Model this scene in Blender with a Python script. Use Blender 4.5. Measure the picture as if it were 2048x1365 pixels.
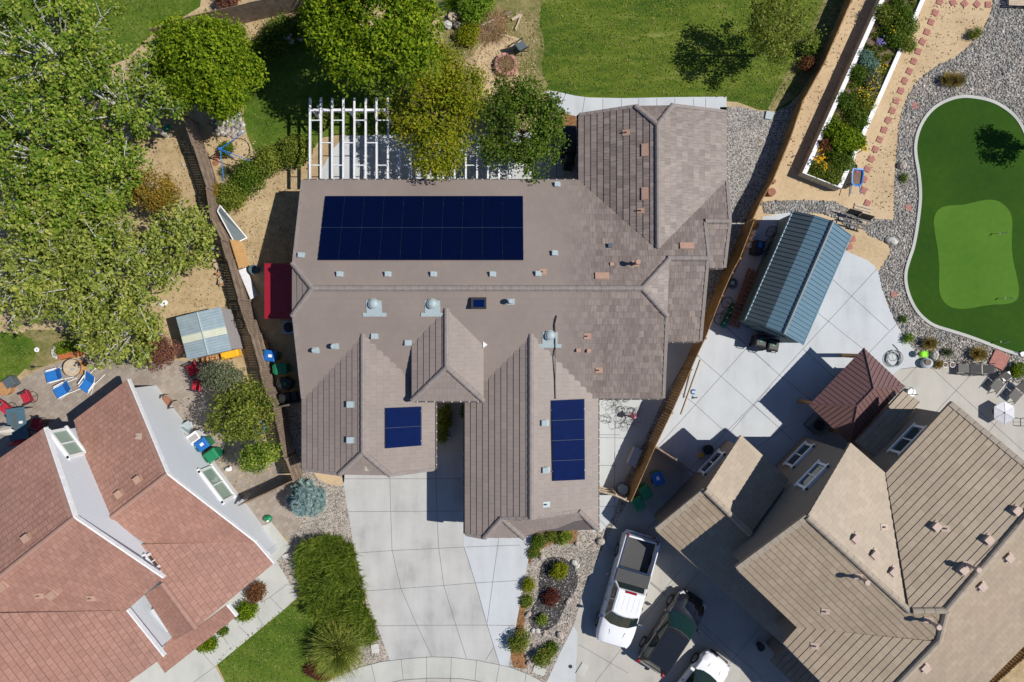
import bpy, bmesh, math, random
import numpy as np
from mathutils import Vector, Matrix
R = math.radians
random.seed(7)
for o in list(bpy.data.objects): bpy.data.objects.remove(o)
SC = bpy.context.scene
COL = SC.collection
# ------------------------------------------------------------------ camera, sky, sun
CAMH = 38.0; FPX = 1365.0
cam = bpy.data.cameras.new('camera'); camo = bpy.data.objects.new('camera', cam); COL.objects.link(camo)
camo.location = (0, 0, CAMH); camo.rotation_euler = (0, 0, 0)
cam.sensor_width = 36; cam.lens = 36 * FPX / 2048; cam.clip_end = 500; cam.clip_start = 0.5
SC.camera = camo
SUN_EL = 52.0
world = bpy.data.worlds.new("World"); SC.world = world; world.use_nodes = True
nt = world.node_tree; nt.nodes.clear()
sky = nt.nodes.new('ShaderNodeTexSky'); sky.sky_type = 'NISHITA'; sky.sun_disc = False
sky.sun_elevation = R(SUN_EL); sky.sun_rotation = R(90); sky.air_density = 0.8; sky.dust_density = 0.3; sky.ozone_density = 9.0
bg = nt.nodes.new('ShaderNodeBackground'); bg.inputs[1].default_value = 0.085
wo = nt.nodes.new('ShaderNodeOutputWorld')
nt.links.new(sky.outputs[0], bg.inputs[0]); nt.links.new(bg.outputs[0], wo.inputs[0])
sl = bpy.data.lights.new('sun', 'SUN'); sl.energy = 4.8; sl.angle = R(0.5); sl.color = (1.0, 0.955, 0.89)
so = bpy.data.objects.new('sun', sl); COL.objects.link(so)
so.rotation_euler = (0, R(90 - SUN_EL), R(0)); so.location = (30, 0, 40)   # shines towards -x
SC.view_settings.view_transform = 'Standard'; SC.view_settings.look = 'None'
SC.view_settings.exposure = 0.0; SC.view_settings.gamma = 1.0
SC.render.engine = 'CYCLES'

# ------------------------------------------------------------------ helpers
def P(px, py, z=0.0):
    k = (CAMH - z) / FPX
    return Vector(((px - 1024) * k, (682.5 - py) * k, z))
def ray(px, py): return Vector(((px - 1024) / FPX, (682.5 - py) / FPX, -1))

def link(o): COL.objects.link(o); return o
def root_matrix(p):
    m = Matrix.Identity(4)
    while p is not None:
        m = p.matrix_basis @ m
        p = p.parent
    return m
class MB:
    def __init__(s): s.v = []; s.f = []; s.uv = []
    def add(s, vs, fs):
        n = len(s.v); s.v += [tuple(v) for v in vs]; s.f += [tuple(i + n for i in f) for f in fs]
    def box(s, cx, cy, cz, sx, sy, sz, rz=0, ry=0, rx=0):
        m = Matrix.Translation((cx, cy, cz)) @ Matrix.Rotation(rz, 4, 'Z') @ Matrix.Rotation(ry, 4, 'Y') @ Matrix.Rotation(rx, 4, 'X')
        vs = [m @ Vector((x * sx / 2, y * sy / 2, z * sz / 2)) for z in (-1, 1) for y in (-1, 1) for x in (-1, 1)]
        s.add(vs, [(0, 2, 3, 1), (4, 5, 7, 6), (0, 1, 5, 4), (2, 6, 7, 3), (0, 4, 6, 2), (1, 3, 7, 5)]); return s
    def prism(s, bot, top):
        n = len(bot)
        s.add(list(bot) + list(top), [tuple(range(n))[::-1], tuple(range(n, 2 * n))] + [(i, (i + 1) % n, n + (i + 1) % n, n + i) for i in range(n)]); return s
    def ext(s, pts, z0, z1):
        if sum(pts[i][0] * pts[(i + 1) % len(pts)][1] - pts[(i + 1) % len(pts)][0] * pts[i][1] for i in range(len(pts))) < 0: pts = pts[::-1]
        return s.prism([(p[0], p[1], z0) for p in pts], [(p[0], p[1], z1) for p in pts])
    def cyl(s, a, b, r0, r1=None, n=10, cap=True):
        r1 = r0 if r1 is None else r1
        a = Vector(a); b = Vector(b); d = (b - a)
        if d.length < 1e-6: return s
        d.normalize(); q = d.orthogonal().normalized(); w = d.cross(q)
        ra = [a + (q * math.cos(t) + w * math.sin(t)) * r0 for t in [2 * math.pi * i / n for i in range(n)]]
        rb = [b + (q * math.cos(t) + w * math.sin(t)) * r1 for t in [2 * math.pi * i / n for i in range(n)]]
        fs = [(i, (i + 1) % n, n + (i + 1) % n, n + i) for i in range(n)]
        if cap: fs += [tuple(range(n))[::-1], tuple(range(n, 2 * n))]
        s.add(ra + rb, fs); return s
    def tube(s, pts, r, n=6, r1=None):
        r1 = r if r1 is None else r1; L = len(pts) - 1
        for i in range(L):
            s.cyl(pts[i], pts[i + 1], r + (r1 - r) * i / L, r + (r1 - r) * (i + 1) / L, n)
        return s
    def ring(s, c, R_, r, n=20, m=6, axis='Z'):
        vs = []; fs = []
        for i in range(n):
            t = 2 * math.pi * i / n
            for j in range(m):
                u = 2 * math.pi * j / m
                x = (R_ + r * math.cos(u)) * math.cos(t); y = (R_ + r * math.cos(u)) * math.sin(t); z = r * math.sin(u)
                p = (x, y, z) if axis == 'Z' else ((x, z, y) if axis == 'Y' else (z, x, y))
                vs.append((c[0] + p[0], c[1] + p[1], c[2] + p[2]))
                fs.append((i * m + j, ((i + 1) % n) * m + j, ((i + 1) % n) * m + (j + 1) % m, i * m + (j + 1) % m))
        s.add(vs, fs); return s
    def sph(s, c, r, sx=1, sy=1, sz=1, n=12, m=8, jit=0, rng=random):
        vs = []; fs = []
        for j in range(m + 1):
            t = math.pi * j / m
            for i in range(n):
                a = 2 * math.pi * i / n; k = r * (1 + (rng.uniform(-jit, jit) if jit else 0))
                vs.append((c[0] + k * sx * math.sin(t) * math.cos(a), c[1] + k * sy * math.sin(t) * math.sin(a), c[2] + k * sz * math.cos(t)))
        for j in range(m):
            for i in range(n): fs.append((j * n + i, (j + 1) * n + i, (j + 1) * n + (i + 1) % n, j * n + (i + 1) % n))
        s.add(vs, fs); return s
    def loft(s, rings, cap=True, closed=True):
        n = len(rings[0]); vs = [p for r in rings for p in r]; fs = []
        for k in range(len(rings) - 1):
            for i in range(n if closed else n - 1):
                j = (i + 1) % n; fs.append((k * n + i, k * n + j, (k + 1) * n + j, (k + 1) * n + i))
        if cap: fs += [tuple(range(n))[::-1], tuple(range((len(rings) - 1) * n, len(rings) * n))]
        s.add(vs, fs); return s
    def build(s, name, m, parent=None, world=False, smooth=False, bevel=0, fix=True):
        vs = s.v
        if world and parent is not None:
            inv = root_matrix(parent).inverted(); vs = [tuple(inv @ Vector(v)) for v in vs]
        me = bpy.data.meshes.new(name); me.from_pydata(vs, [], s.f); me.update()
        if s.uv:
            ul = me.uv_layers.new(name='UVMap'); flat = [c for f in s.uv for c in f]
            ul.data.foreach_set('uv', [x for c in flat for x in c])
        if fix:
            bm = bmesh.new(); bm.from_mesh(me); bmesh.ops.remove_doubles(bm, verts=bm.verts, dist=1e-5)
            bmesh.ops.recalc_face_normals(bm, faces=bm.faces); bm.to_mesh(me); bm.free()
        me.materials.append(m)
        if smooth:
            me.polygons.foreach_set('use_smooth', [True] * len(me.polygons))
        o = link(bpy.data.objects.new(name, me)); o.parent = parent
        if bevel:
            b = o.modifiers.new('b', 'BEVEL'); b.width = bevel; b.segments = 2; b.limit_method = 'ANGLE'; b.angle_limit = R(40)
        return o
def tag(o, label=None, cat=None, group=None, kind=None):
    if label: o['label'] = label
    if cat: o['category'] = cat
    if group: o['group'] = group
    if kind: o['kind'] = kind
    return o
def thing(name, label, cat, loc=(0, 0, 0), rz=0, group=None):
    o = link(bpy.data.objects.new(name, None)); o.location = loc; o.rotation_euler = (0, 0, rz); o.empty_display_size = .2
    return tag(o, label, cat, group)
CH = {}
def kids(o): return [c for c in bpy.data.objects if c.parent == o]
def dup(src, loc, rz=0, label=None, scale=None):
    r = src.copy(); link(r); r.location = loc; r.rotation_euler = (0, 0, rz)
    if label: r['label'] = label
    if scale: r.scale = (scale,) * 3
    for c in kids(src):
        d = c.copy(); link(d); d.parent = r
        for g in kids(c):
            e = g.copy(); link(e); e.parent = d
    return r
def lo(px, py, z=0): v = P(px, py, z); return (v.x, v.y, 0)

# ------------------------------------------------------------------ materials
def newmat(name):
    m = bpy.data.materials.new(name); m.use_nodes = True
    t = m.node_tree; return m, t, t.nodes['Principled BSDF']
def N(t, kind, **kw):
    n = t.nodes.new(kind)
    for k, v in kw.items():
        if k.startswith('i_'):
            key = k[2:]; n.inputs[int(key) if key.isdigit() else key.replace('_', ' ')].default_value = v
        else: setattr(n, k, v)
    return n
def ramp(t, stops, interp='LINEAR'):
    n = t.nodes.new('ShaderNodeValToRGB'); cr = n.color_ramp; cr.interpolation = interp
    while len(cr.elements) > 1: cr.elements.remove(cr.elements[-1])
    cr.elements[0].position = stops[0][0]; cr.elements[0].color = (*stops[0][1], 1)
    for p, c in stops[1:]:
        e = cr.elements.new(p); e.color = (*c, 1)
    return n
def coords(t, kind='Object'):
    return t.nodes.new('ShaderNodeTexCoord').outputs[kind] if kind != 'World' else t.nodes.new('ShaderNodeNewGeometry').outputs['Position']
def sc(c, k): return tuple(min(1, x * k) for x in c)
def plain(name, c, rough=.6, metal=0, var=.12, scale=6, bump=0, spec=.5, world=False, trans=0, coat=0):
    m, t, b = newmat(name)
    co = coords(t, 'World' if world else 'Object')
    n = N(t, 'ShaderNodeTexNoise', i_Scale=scale, i_Detail=6, i_Roughness=.65); t.links.new(co, n.inputs['Vector'])
    r = ramp(t, [(.3, sc(c, 1 - var)), (.7, sc(c, 1 + var))]); t.links.new(n.outputs[0], r.inputs[0]); t.links.new(r.outputs[0], b.inputs['Base Color'])
    b.inputs['Roughness'].default_value = rough; b.inputs['Metallic'].default_value = metal
    b.inputs['Specular IOR Level'].default_value = spec
    if trans: b.inputs['Transmission Weight'].default_value = trans
    if coat: b.inputs['Coat Weight'].default_value = coat; b.inputs['Coat Roughness'].default_value = .05
    if bump:
        bp = N(t, 'ShaderNodeBump', i_Strength=bump, i_Distance=.02); n2 = N(t, 'ShaderNodeTexNoise', i_Scale=scale * 8, i_Detail=4)
        t.links.new(co, n2.inputs['Vector']); t.links.new(n2.outputs[0], bp.inputs['Height']); t.links.new(bp.outputs[0], b.inputs['Normal'])
    return m
def ground(name, cols, s1=.35, s2=4, s3=40, w=(.5, .3, .2), rough=.9, bump=.3, dist=.02, contrast=.18, stretch=None):
    """multi-scale ground colour: large patches + medium + grain"""
    m, t, b = newmat(name); co = coords(t, 'World'); acc = None; co0 = co
    if stretch:
        mp = N(t, 'ShaderNodeMapping'); mp.inputs['Scale'].default_value = (stretch[0], stretch[1], 1); mp.inputs['Rotation'].default_value = (0, 0, stretch[2]); t.links.new(co, mp.inputs[0]); co = mp.outputs[0]
    for s, k, d in ((s1, w[0], 3), (s2, w[1], 4), (s3, w[2], 3)):
        n = N(t, 'ShaderNodeTexNoise', i_Scale=s, i_Detail=d, i_Roughness=.6); t.links.new(co, n.inputs['Vector'])
        mu = N(t, 'ShaderNodeMath', operation='MULTIPLY', i_1=k); t.links.new(n.outputs[0], mu.inputs[0])
        if acc is None: acc = mu.outputs[0]
        else:
            ad = N(t, 'ShaderNodeMath', operation='ADD'); t.links.new(acc, ad.inputs[0]); t.links.new(mu.outputs[0], ad.inputs[1]); acc = ad.outputs[0]
        last = n
    lo_, hi = .5 - contrast, .5 + contrast
    st = [(lo_ + (hi - lo_) * i / (len(cols) - 1), c) for i, c in enumerate(cols)]
    r = ramp(t, st); t.links.new(acc, r.inputs[0]); t.links.new(r.outputs[0], b.inputs['Base Color'])
    b.inputs['Roughness'].default_value = rough; b.inputs['Specular IOR Level'].default_value = .2
    bp = N(t, 'ShaderNodeBump', i_Strength=bump, i_Distance=dist); t.links.new(last.outputs[0], bp.inputs['Height']); t.links.new(bp.outputs[0], b.inputs['Normal'])
    return m
def gravel(name, cols, scale=16, bump=.8, dist=.03, rnd=1):
    m, t, b = newmat(name); co = coords(t, 'World')
    v = N(t, 'ShaderNodeTexVoronoi', i_Scale=scale); v.inputs['Randomness'].default_value = rnd; t.links.new(co, v.inputs['Vector'])
    sp = N(t, 'ShaderNodeSeparateColor'); t.links.new(v.outputs['Color'], sp.inputs[0])
    r = ramp(t, [(i / max(1, len(cols) - 1), c) for i, c in enumerate(cols)]); t.links.new(sp.outputs[0], r.inputs[0])
    n = N(t, 'ShaderNodeTexNoise', i_Scale=.8, i_Detail=4); t.links.new(co, n.inputs['Vector'])
    r2 = ramp(t, [(.3, (.78, .78, .78)), (.7, (1.15, 1.12, 1.08))]); t.links.new(n.outputs[0], r2.inputs[0])
    mx = N(t, 'ShaderNodeMix', data_type='RGBA', blend_type='MULTIPLY'); mx.inputs[0].default_value = 1
    t.links.new(r.outputs[0], mx.inputs[6]); t.links.new(r2.outputs[0], mx.inputs[7]); t.links.new(mx.outputs[2], b.inputs['Base Color'])
    b.inputs['Roughness'].default_value = .85; b.inputs['Specular IOR Level'].default_value = .2
    iv = N(t, 'ShaderNodeMath', operation='SUBTRACT', i_0=1.0); t.links.new(v.outputs['Distance'], iv.inputs[1])
    bp = N(t, 'ShaderNodeBump', i_Strength=bump, i_Distance=dist); t.links.new(iv.outputs[0], bp.inputs['Height']); t.links.new(bp.outputs[0], b.inputs['Normal'])
    return m
def concrete(name, c, stain=.12, scale=.5):
    m, t, b = newmat(name); co = coords(t, 'World')
    n = N(t, 'ShaderNodeTexNoise', i_Scale=scale, i_Detail=8, i_Roughness=.6); t.links.new(co, n.inputs['Vector'])
    n2 = N(t, 'ShaderNodeTexNoise', i_Scale=25, i_Detail=3); t.links.new(co, n2.inputs['Vector'])
    mu = N(t, 'ShaderNodeMath', operation='MULTIPLY_ADD', i_1=.25, i_2=-.125); t.links.new(n2.outputs[0], mu.inputs[0])
    ad = N(t, 'ShaderNodeMath', operation='ADD'); t.links.new(n.outputs[0], ad.inputs[0]); t.links.new(mu.outputs[0], ad.inputs[1])
    mp = N(t, 'ShaderNodeMapping'); mp.inputs['Scale'].default_value = (1.1, .16, 1); mp.inputs['Rotation'].default_value = (0, 0, .12); t.links.new(co, mp.inputs[0])
    n3 = N(t, 'ShaderNodeTexNoise', i_Scale=1.0, i_Detail=5, i_Roughness=.6); t.links.new(mp.outputs[0], n3.inputs['Vector'])
    m3 = N(t, 'ShaderNodeMath', operation='MULTIPLY_ADD', i_1=.75, i_2=-.375); t.links.new(n3.outputs[0], m3.inputs[0])
    a3 = N(t, 'ShaderNodeMath', operation='ADD'); t.links.new(ad.outputs[0], a3.inputs[0]); t.links.new(m3.outputs[0], a3.inputs[1]); ad = a3
    vo = N(t, 'ShaderNodeTexVoronoi', i_Scale=1.7); t.links.new(co, vo.inputs['Vector'])
    r = ramp(t, [(.22, sc(c, 1 - stain * 1.7)), (.45, sc(c, 1 - stain * .3)), (.7, sc(c, 1 + stain * .5))]); t.links.new(ad.outputs[0], r.inputs[0])
    t.links.new(r.outputs[0], b.inputs['Base Color']); b.inputs['Roughness'].default_value = .85; b.inputs['Specular IOR Level'].default_value = .25
    return m
def tiles(name, c1, c2, wid=.33, row=.33, mortar=.006, var=1.0, fade=None, streak=.5):
    """roof tiles from UV in metres; fade=(x0,x1): tile-to-tile variation grows from x0 to x1"""
    m, t, b = newmat(name); uv = coords(t, 'UV')
    br = N(t, 'ShaderNodeTexBrick'); br.offset = .5; br.inputs['Scale'].default_value = 1; br.inputs['Brick Width'].default_value = wid
    br.inputs['Row Height'].default_value = row; br.inputs['Mortar Size'].default_value = mortar; br.inputs['Bias'].default_value = 0
    br.inputs['Color1'].default_value = (*c1, 1); br.inputs['Color2'].default_value = (*c2, 1)
    mid = tuple((a + b_) / 2 for a, b_ in zip(c1, c2)); br.inputs['Mortar'].default_value = (*sc(mid, .55), 1)
    t.links.new(uv, br.inputs['Vector'])
    mp = N(t, 'ShaderNodeMapping'); mp.inputs['Scale'].default_value = (9, 1.3, 1); t.links.new(uv, mp.inputs[0])
    n = N(t, 'ShaderNodeTexNoise', i_Scale=1.6, i_Detail=5, i_Roughness=.6); t.links.new(mp.outputs[0], n.inputs['Vector'])
    r = ramp(t, [(.3, (1 - streak * .45,) * 3), (.55, (1, 1, 1)), (.75, (1 + streak * .25,) * 3)]); t.links.new(n.outputs[0], r.inputs[0])
    mx = N(t, 'ShaderNodeMix', data_type='RGBA', blend_type='MULTIPLY'); mx.inputs[0].default_value = 1
    t.links.new(br.outputs[0], mx.inputs[6]); t.links.new(r.outputs[0], mx.inputs[7]); out = mx.outputs[2]
    n3 = N(t, 'ShaderNodeTexNoise', i_Scale=.45, i_Detail=5); t.links.new(coords(t, 'World'), n3.inputs['Vector'])
    r3 = ramp(t, [(.3, (.92, .92, .93)), (.7, (1.06, 1.05, 1.04))]); t.links.new(n3.outputs[0], r3.inputs[0])
    if fade:
        ps = N(t, 'ShaderNodeSeparateXYZ'); t.links.new(coords(t, 'World'), ps.inputs[0])
        nz = N(t, 'ShaderNodeTexNoise', i_Scale=1.2); t.links.new(coords(t, 'World'), nz.inputs['Vector'])
        ad = N(t, 'ShaderNodeMath', operation='MULTIPLY_ADD', i_1=1.6, i_2=-.8); t.links.new(nz.outputs[0], ad.inputs[0])
        a2 = N(t, 'ShaderNodeMath', operation='ADD'); t.links.new(ps.outputs[0], a2.inputs[0]); t.links.new(ad.outputs[0], a2.inputs[1])
        mr = N(t, 'ShaderNodeMapRange', i_1=fade[0], i_2=fade[1], i_3=.12, i_4=1.0); t.links.new(a2.outputs[0], mr.inputs[0])
        m2 = N(t, 'ShaderNodeMix', data_type='RGBA'); t.links.new(mr.outputs[0], m2.inputs[0]); m2.inputs[6].default_value = (*fade[2], 1); t.links.new(out, m2.inputs[7]); out = m2.outputs[2]
    m3 = N(t, 'ShaderNodeMix', data_type='RGBA', blend_type='MULTIPLY'); m3.inputs[0].default_value = 1
    t.links.new(out, m3.inputs[6]); t.links.new(r3.outputs[0], m3.inputs[7]); t.links.new(m3.outputs[2], b.inputs['Base Color'])
    b.inputs['Roughness'].default_value = .55; b.inputs['Specular IOR Level'].default_value = .45
    return m
def leafmat(name, cols, trans=.35, rough=.55):
    m, t, b = newmat(name)
    g = t.nodes.new('ShaderNodeNewGeometry')
    r = ramp(t, [(i / max(1, len(cols) - 1), c) for i, c in enumerate(cols)]); t.links.new(g.outputs['Random Per Island'], r.inputs[0])
    n = N(t, 'ShaderNodeTexNoise', i_Scale=.9, i_Detail=3); t.links.new(coords(t, 'Object'), n.inputs['Vector'])
    r2 = ramp(t, [(.3, (.75, .8, .8)), (.7, (1.2, 1.12, 1.0))]); t.links.new(n.outputs[0], r2.inputs[0])
    mx = N(t, 'ShaderNodeMix', data_type='RGBA', blend_type='MULTIPLY'); mx.inputs[0].default_value = 1
    t.links.new(r.outputs[0], mx.inputs[6]); t.links.new(r2.outputs[0], mx.inputs[7])
    t.links.new(mx.outputs[2], b.inputs['Base Color']); b.inputs['Roughness'].default_value = .7; b.inputs['Specular IOR Level'].default_value = .12
    tr = t.nodes.new('ShaderNodeBsdfTranslucent'); t.links.new(mx.outputs[2], tr.inputs[0])
    ms = t.nodes.new('ShaderNodeMixShader'); ms.inputs[0].default_value = trans; o = t.nodes['Material Output']
    t.links.new(b.outputs[0], ms.inputs[1]); t.links.new(tr.outputs[0], ms.inputs[2]); t.links.new(ms.outputs[0], o.inputs[0])
    return m
def glass(name, c=(.02, .035, .035), rough=.05):
    return plain(name, c, rough, 0, .1, 2, spec=.8)

M = {}
M['conc'] = concrete('driveway_concrete', (.455, .45, .43), .16)
M['conc_blue'] = concrete('pale_concrete', (.50, .525, .54), .11, .4)
M['conc_side'] = concrete('side_concrete', (.50, .52, .52), .09, .6)
M['conc_beige'] = concrete('beige_concrete', (.44, .42, .375), .12, .5)
M['conc_walk'] = concrete('walk_concrete', (.47, .47, .43), .11, .6)
M['joint'] = plain('joint_dark', (.12, .125, .13), .9)
M['dirt'] = ground('dirt', [(.19, .135, .07), (.36, .265, .145), (.47, .36, .21), (.58, .46, .30)], .3, 2.5, 22, w=(.3, .35, .35), bump=.6, contrast=.17)
M['sand'] = ground('sand', [(.38, .27, .15), (.52, .39, .235), (.60, .46, .29)], .5, 6, 45, w=(.35, .3, .35), bump=.5, contrast=.14)
M['grass'] = ground('lawn_grass', [(.022, .055, .004), (.055, .110, .008), (.11, .165, .018), (.24, .25, .08)], .45, 3.0, 30, w=(.42, .2, .38), bump=.6, dist=.04, contrast=.17)
M['grass_back'] = ground('back_lawn_grass', [(.022, .052, .004), (.050, .098, .008), (.12, .16, .014), (.30, .30, .11)], .35, 2.2, 24, w=(.38, .30, .32), bump=.6, dist=.04, contrast=.16, stretch=(.35, 1.3, R(-12)))
M['grass_dry'] = ground('dry_grass', [(.045, .09, .015), (.13, .14, .035), (.27, .22, .10), (.36, .29, .15)], .8, 5, 38, w=(.4, .25, .35), bump=.6, dist=.04, contrast=.15)
M['turf'] = ground('putting_turf', [(.016, .055, .002), (.028, .080, .003)], .3, 3, 50, bump=.5, contrast=.14)
M['turf2'] = ground('putting_green_turf', [(.055, .14, .010), (.082, .18, .018)], .3, 3, 50, bump=.3, contrast=.14)
M['gravel'] = gravel('grey_gravel', [(.07, .068, .065), (.22, .21, .20), (.38, .36, .33), (.50, .48, .44), (.16, .15, .14)], 18)
M['gravel_tan'] = gravel('tan_gravel', [(.13, .115, .10), (.28, .25, .22), (.40, .36, .31), (.52, .47, .41), (.20, .17, .15)], 17)
M['blackmulch'] = gravel('black_lava', [(.02, .02, .022), (.05, .048, .05), (.085, .08, .08)], 20)
M['brownmulch'] = gravel('bark_mulch', [(.12, .05, .02), (.28, .14, .06), (.36, .22, .11)], 18)
M['asphalt'] = ground('asphalt', [(.05, .05, .052), (.09, .09, .09)], .5, 5, 70)
M['pebble'] = leafmat('river_rock', [(.09, .088, .09), (.26, .25, .24), (.14, .138, .14), (.42, .40, .38), (.20, .18, .17), (.60, .58, .56), (.17, .17, .175)], 0, .8)
M['rock'] = plain('boulder', (.42, .36, .32), .85, 0, .25, 5, .6)
M['rockpale'] = plain('pale_boulder', (.52, .51, .47), .85, 0, .15, 6, .6)
M['stone_red'] = plain('red_paver', (.36, .15, .12), .85, 0, .18, 8, .4)
M['paver'] = tiles('patio_pavers', (.27, .225, .18), (.35, .30, .25), .3, .22, .004, streak=.1)
M['wood_dark'] = plain('weathered_fence', (.23, .17, .125), .85, 0, .35, 3, .4)
M['wood_gold'] = plain('stained_fence', (.25, .14, .05), .75, 0, .45, 2.2, .4)
M['wood_pale'] = plain('pale_timber', (.50, .40, .28), .8, 0, .2, 5, .3)
M['wood_log'] = plain('log_post', (.42, .22, .09), .7, 0, .25, 5, .3)
M['wood_red'] = plain('red_timber', (.28, .12, .07), .8, 0, .3, 6, .3)
M['plywood'] = plain('plywood', (.45, .26, .10), .7, 0, .15, 3, .2)
M['white'] = plain('white_paint', (.80, .80, .80), .5, 0, .06, 4)
M['whitewood'] = plain('peeling_white_paint', (.72, .72, .74), .6, 0, .22, 14)
M['stucco_white'] = plain('pale_stucco', (.60, .63, .66), .9, 0, .04, 8, .15)
M['stucco_tan'] = plain('tan_stucco', (.27, .225, .175), .9, 0, .06, 8, .2)
M['stucco_main'] = plain('beige_stucco', (.38, .33, .27), .9, 0, .06, 8, .2)
M['tile_main'] = tiles('grey_brown_tiles', (.168, .132, .115), (.262, .212, .184), .30, .33, .008, streak=.8, fade=(2.4, 4.6, (.252, .207, .180)))
M['tile_plain'] = tiles('plain_brown_tiles', (.240, .197, .172), (.266, .219, .192), .42, .33, .006, streak=.15)
M['cap_main'] = plain('ridge_tile', (.245, .21, .19), .8, 0, .15, 4, .2)
M['tile_red'] = tiles('salmon_tiles', (.325, .172, .128), (.38, .208, .156), .30, .29, .009, streak=.5)
M['cap_red'] = plain('salmon_ridge', (.34, .195, .15), .8, 0, .12, 4, .2)
M['tile_tan'] = tiles('sand_tiles', (.315, .245, .168), (.365, .29, .203), .42, .31, .006, streak=.25)
M['cap_tan'] = plain('sand_ridge', (.36, .30, .23), .8, 0, .12, 4, .2)
M['fascia_dark'] = plain('dark_fascia', (.10, .085, .08), .7)
M['fascia_tan'] = plain('tan_fascia', (.24, .19, .15), .7)
M['fascia_white'] = plain('white_fascia', (.80, .80, .80), .5)
M['galv'] = plain('galvanised', (.36, .43, .44), .6, .05, .12, 12)
M['terracotta'] = plain('terracotta_flashing', (.40, .25, .18), .8, 0, .1, 6)
M['pinkvent'] = plain('painted_vent', (.50, .38, .31), .7, 0, .08, 6)
M['teal_glass'] = glass('windscreen_teal', (.008, .028, .029))
M['solar'] = plain('solar_cells', (.0006, .003, .024), .22, 0, .15, 3, spec=.2)
M['solar2'] = plain('solar_cells_sky_blue', (.001, .009, .06), .5, 0, .15, 3, spec=.02)  # low gloss; the blue of the reflected sky is put into the base colour
M['panel_gap'] = plain('panel_gap', (.012, .03, .075), .6)
M['alu'] = plain('aluminium', (.10, .12, .15), .4, .6)
M['blk'] = plain('black_plastic', (.018, .018, .020), .5)
M['dkmetal'] = plain('dark_metal', (.05, .05, .055), .45, .4)
M['brown_metal'] = plain('brown_metal_roof', (.18, .098, .09), .45, .2, .06, 2)
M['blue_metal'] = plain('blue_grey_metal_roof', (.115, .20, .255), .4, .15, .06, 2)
M['slate_and_shade_metal'] = plain('slate_and_shade_metal', (.10, .13, .14), .45, .1, .08, 2)  # slate items, and the blue shed's lower west slope with its shade painted in
M['teal_wall'] = plain('teal_wall', (.09, .16, .19), .7, 0, .06, 4)
M['red_metal'] = plain('red_metal', (.36, .016, .035), .45, .1, .06, 2)
M['galv_roof'] = plain('corrugated_steel', (.40, .50, .545), .4, .35, .12, 2.5)
M['frp'] = plain('translucent_panel', (.58, .60, .47), .5, 0, .08, 3)
M['greyplastic'] = plain('grey_shed_wall', (.36, .34, .34), .7, 0, .05, 3)
M['glass'] = glass('window_glass', (.035, .05, .05))
M['glass_green'] = glass('green_glass', (.25, .36, .30))
M['glass_dark'] = glass('car_glass', (.015, .03, .03), .04)
M['bin_blue'] = plain('blue_lid', (.01, .12, .42), .45)
M['bin_green'] = plain('green_bin', (.01, .20, .085), .45)
M['blue'] = plain('blue_fabric', (.015, .17, .52), .8)
M['bluepaint'] = plain('blue_paint', (.02, .17, .50), .4)
M['red'] = plain('red_fabric', (.42, .015, .035), .8)
M['yellow'] = plain('yellow_cover', (.80, .42, .01), .6)
M['neon'] = plain('neon_green', (.25, .85, .01), .6)
M['pink'] = plain('pink_fabric', (.75, .30, .38), .8)
M['carwhite'] = plain('white_car_paint', (.80, .81, .83), .22, 0, .02, 2, coat=.6)
M['carblack'] = plain('black_car_paint', (.012, .013, .016), .18, 0, .05, 2, coat=1)
M['tyre'] = plain('tyre_rubber', (.015, .015, .016), .8)
M['rim'] = plain('wheel_rim', (.30, .31, .32), .3, .8)
M['chrome'] = plain('chrome', (.55, .56, .58), .12, 1)
M['lampred'] = plain('red_lens', (.25, .005, .01), .25)
M['lampclear'] = plain('clear_lens', (.55, .57, .6), .1, 0, .05, 5, spec=.8)
M['grill_teal'] = plain('slate_table', (.07, .13, .17), .5)
M['umbrella_fab'] = plain('beige_canvas', (.52, .47, .42), .85)
M['hextop'] = plain('frosted_grey_top', (.40, .40, .44), .4)
M['mesh_grey'] = plain('grey_sling', (.12, .115, .105), .8)
M['bed_liner'] = plain('bed_liner', (.055, .056, .058), .7)
M['bark'] = plain('bark', (.16, .12, .09), .9, 0, .3, 8, .6)
M['bark_pale'] = plain('pale_bark', (.50, .50, .46), .8, 0, .2, 6, .3)
M['soil'] = ground('bed_soil', [(.10, .065, .045), (.24, .17, .12)], 1, 6, 30)
# ------------------------------------------------------------------ ground sheets
LV = [0.0]
def sheet(name, px, z, m, uv=False, smooth_n=0):
    pts = px
    if smooth_n:
        for _ in range(smooth_n):
            q = []
            for i in range(len(pts)):
                a = pts[i]; b = pts[(i + 1) % len(pts)]
                q += [(a[0] * .75 + b[0] * .25, a[1] * .75 + b[1] * .25), (a[0] * .25 + b[0] * .75, a[1] * .25 + b[1] * .75)]
            pts = q
    w = [P(x, y, 0) for x, y in pts]
    bm = bmesh.new(); vs = [bm.verts.new((p.x, p.y, z)) for p in w]; f = bm.faces.new(vs)
    f.normal_update()
    if f.normal.z < 0: bmesh.ops.reverse_faces(bm, faces=[f])
    bmesh.ops.triangulate(bm, faces=bm.faces[:])
    if uv:
        l = bm.loops.layers.uv.new('UVMap'); c, s = math.cos(uv), math.sin(uv)
        for f in bm.faces:
            for lp in f.loops: x, y = lp.vert.co.x, lp.vert.co.y; lp[l].uv = (c * x + s * y, -s * x + c * y)
    me = bpy.data.meshes.new(name); bm.to_mesh(me); bm.free(); me.materials.append(m)
    return tag(link(bpy.data.objects.new(name, me)), kind='structure')
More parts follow.
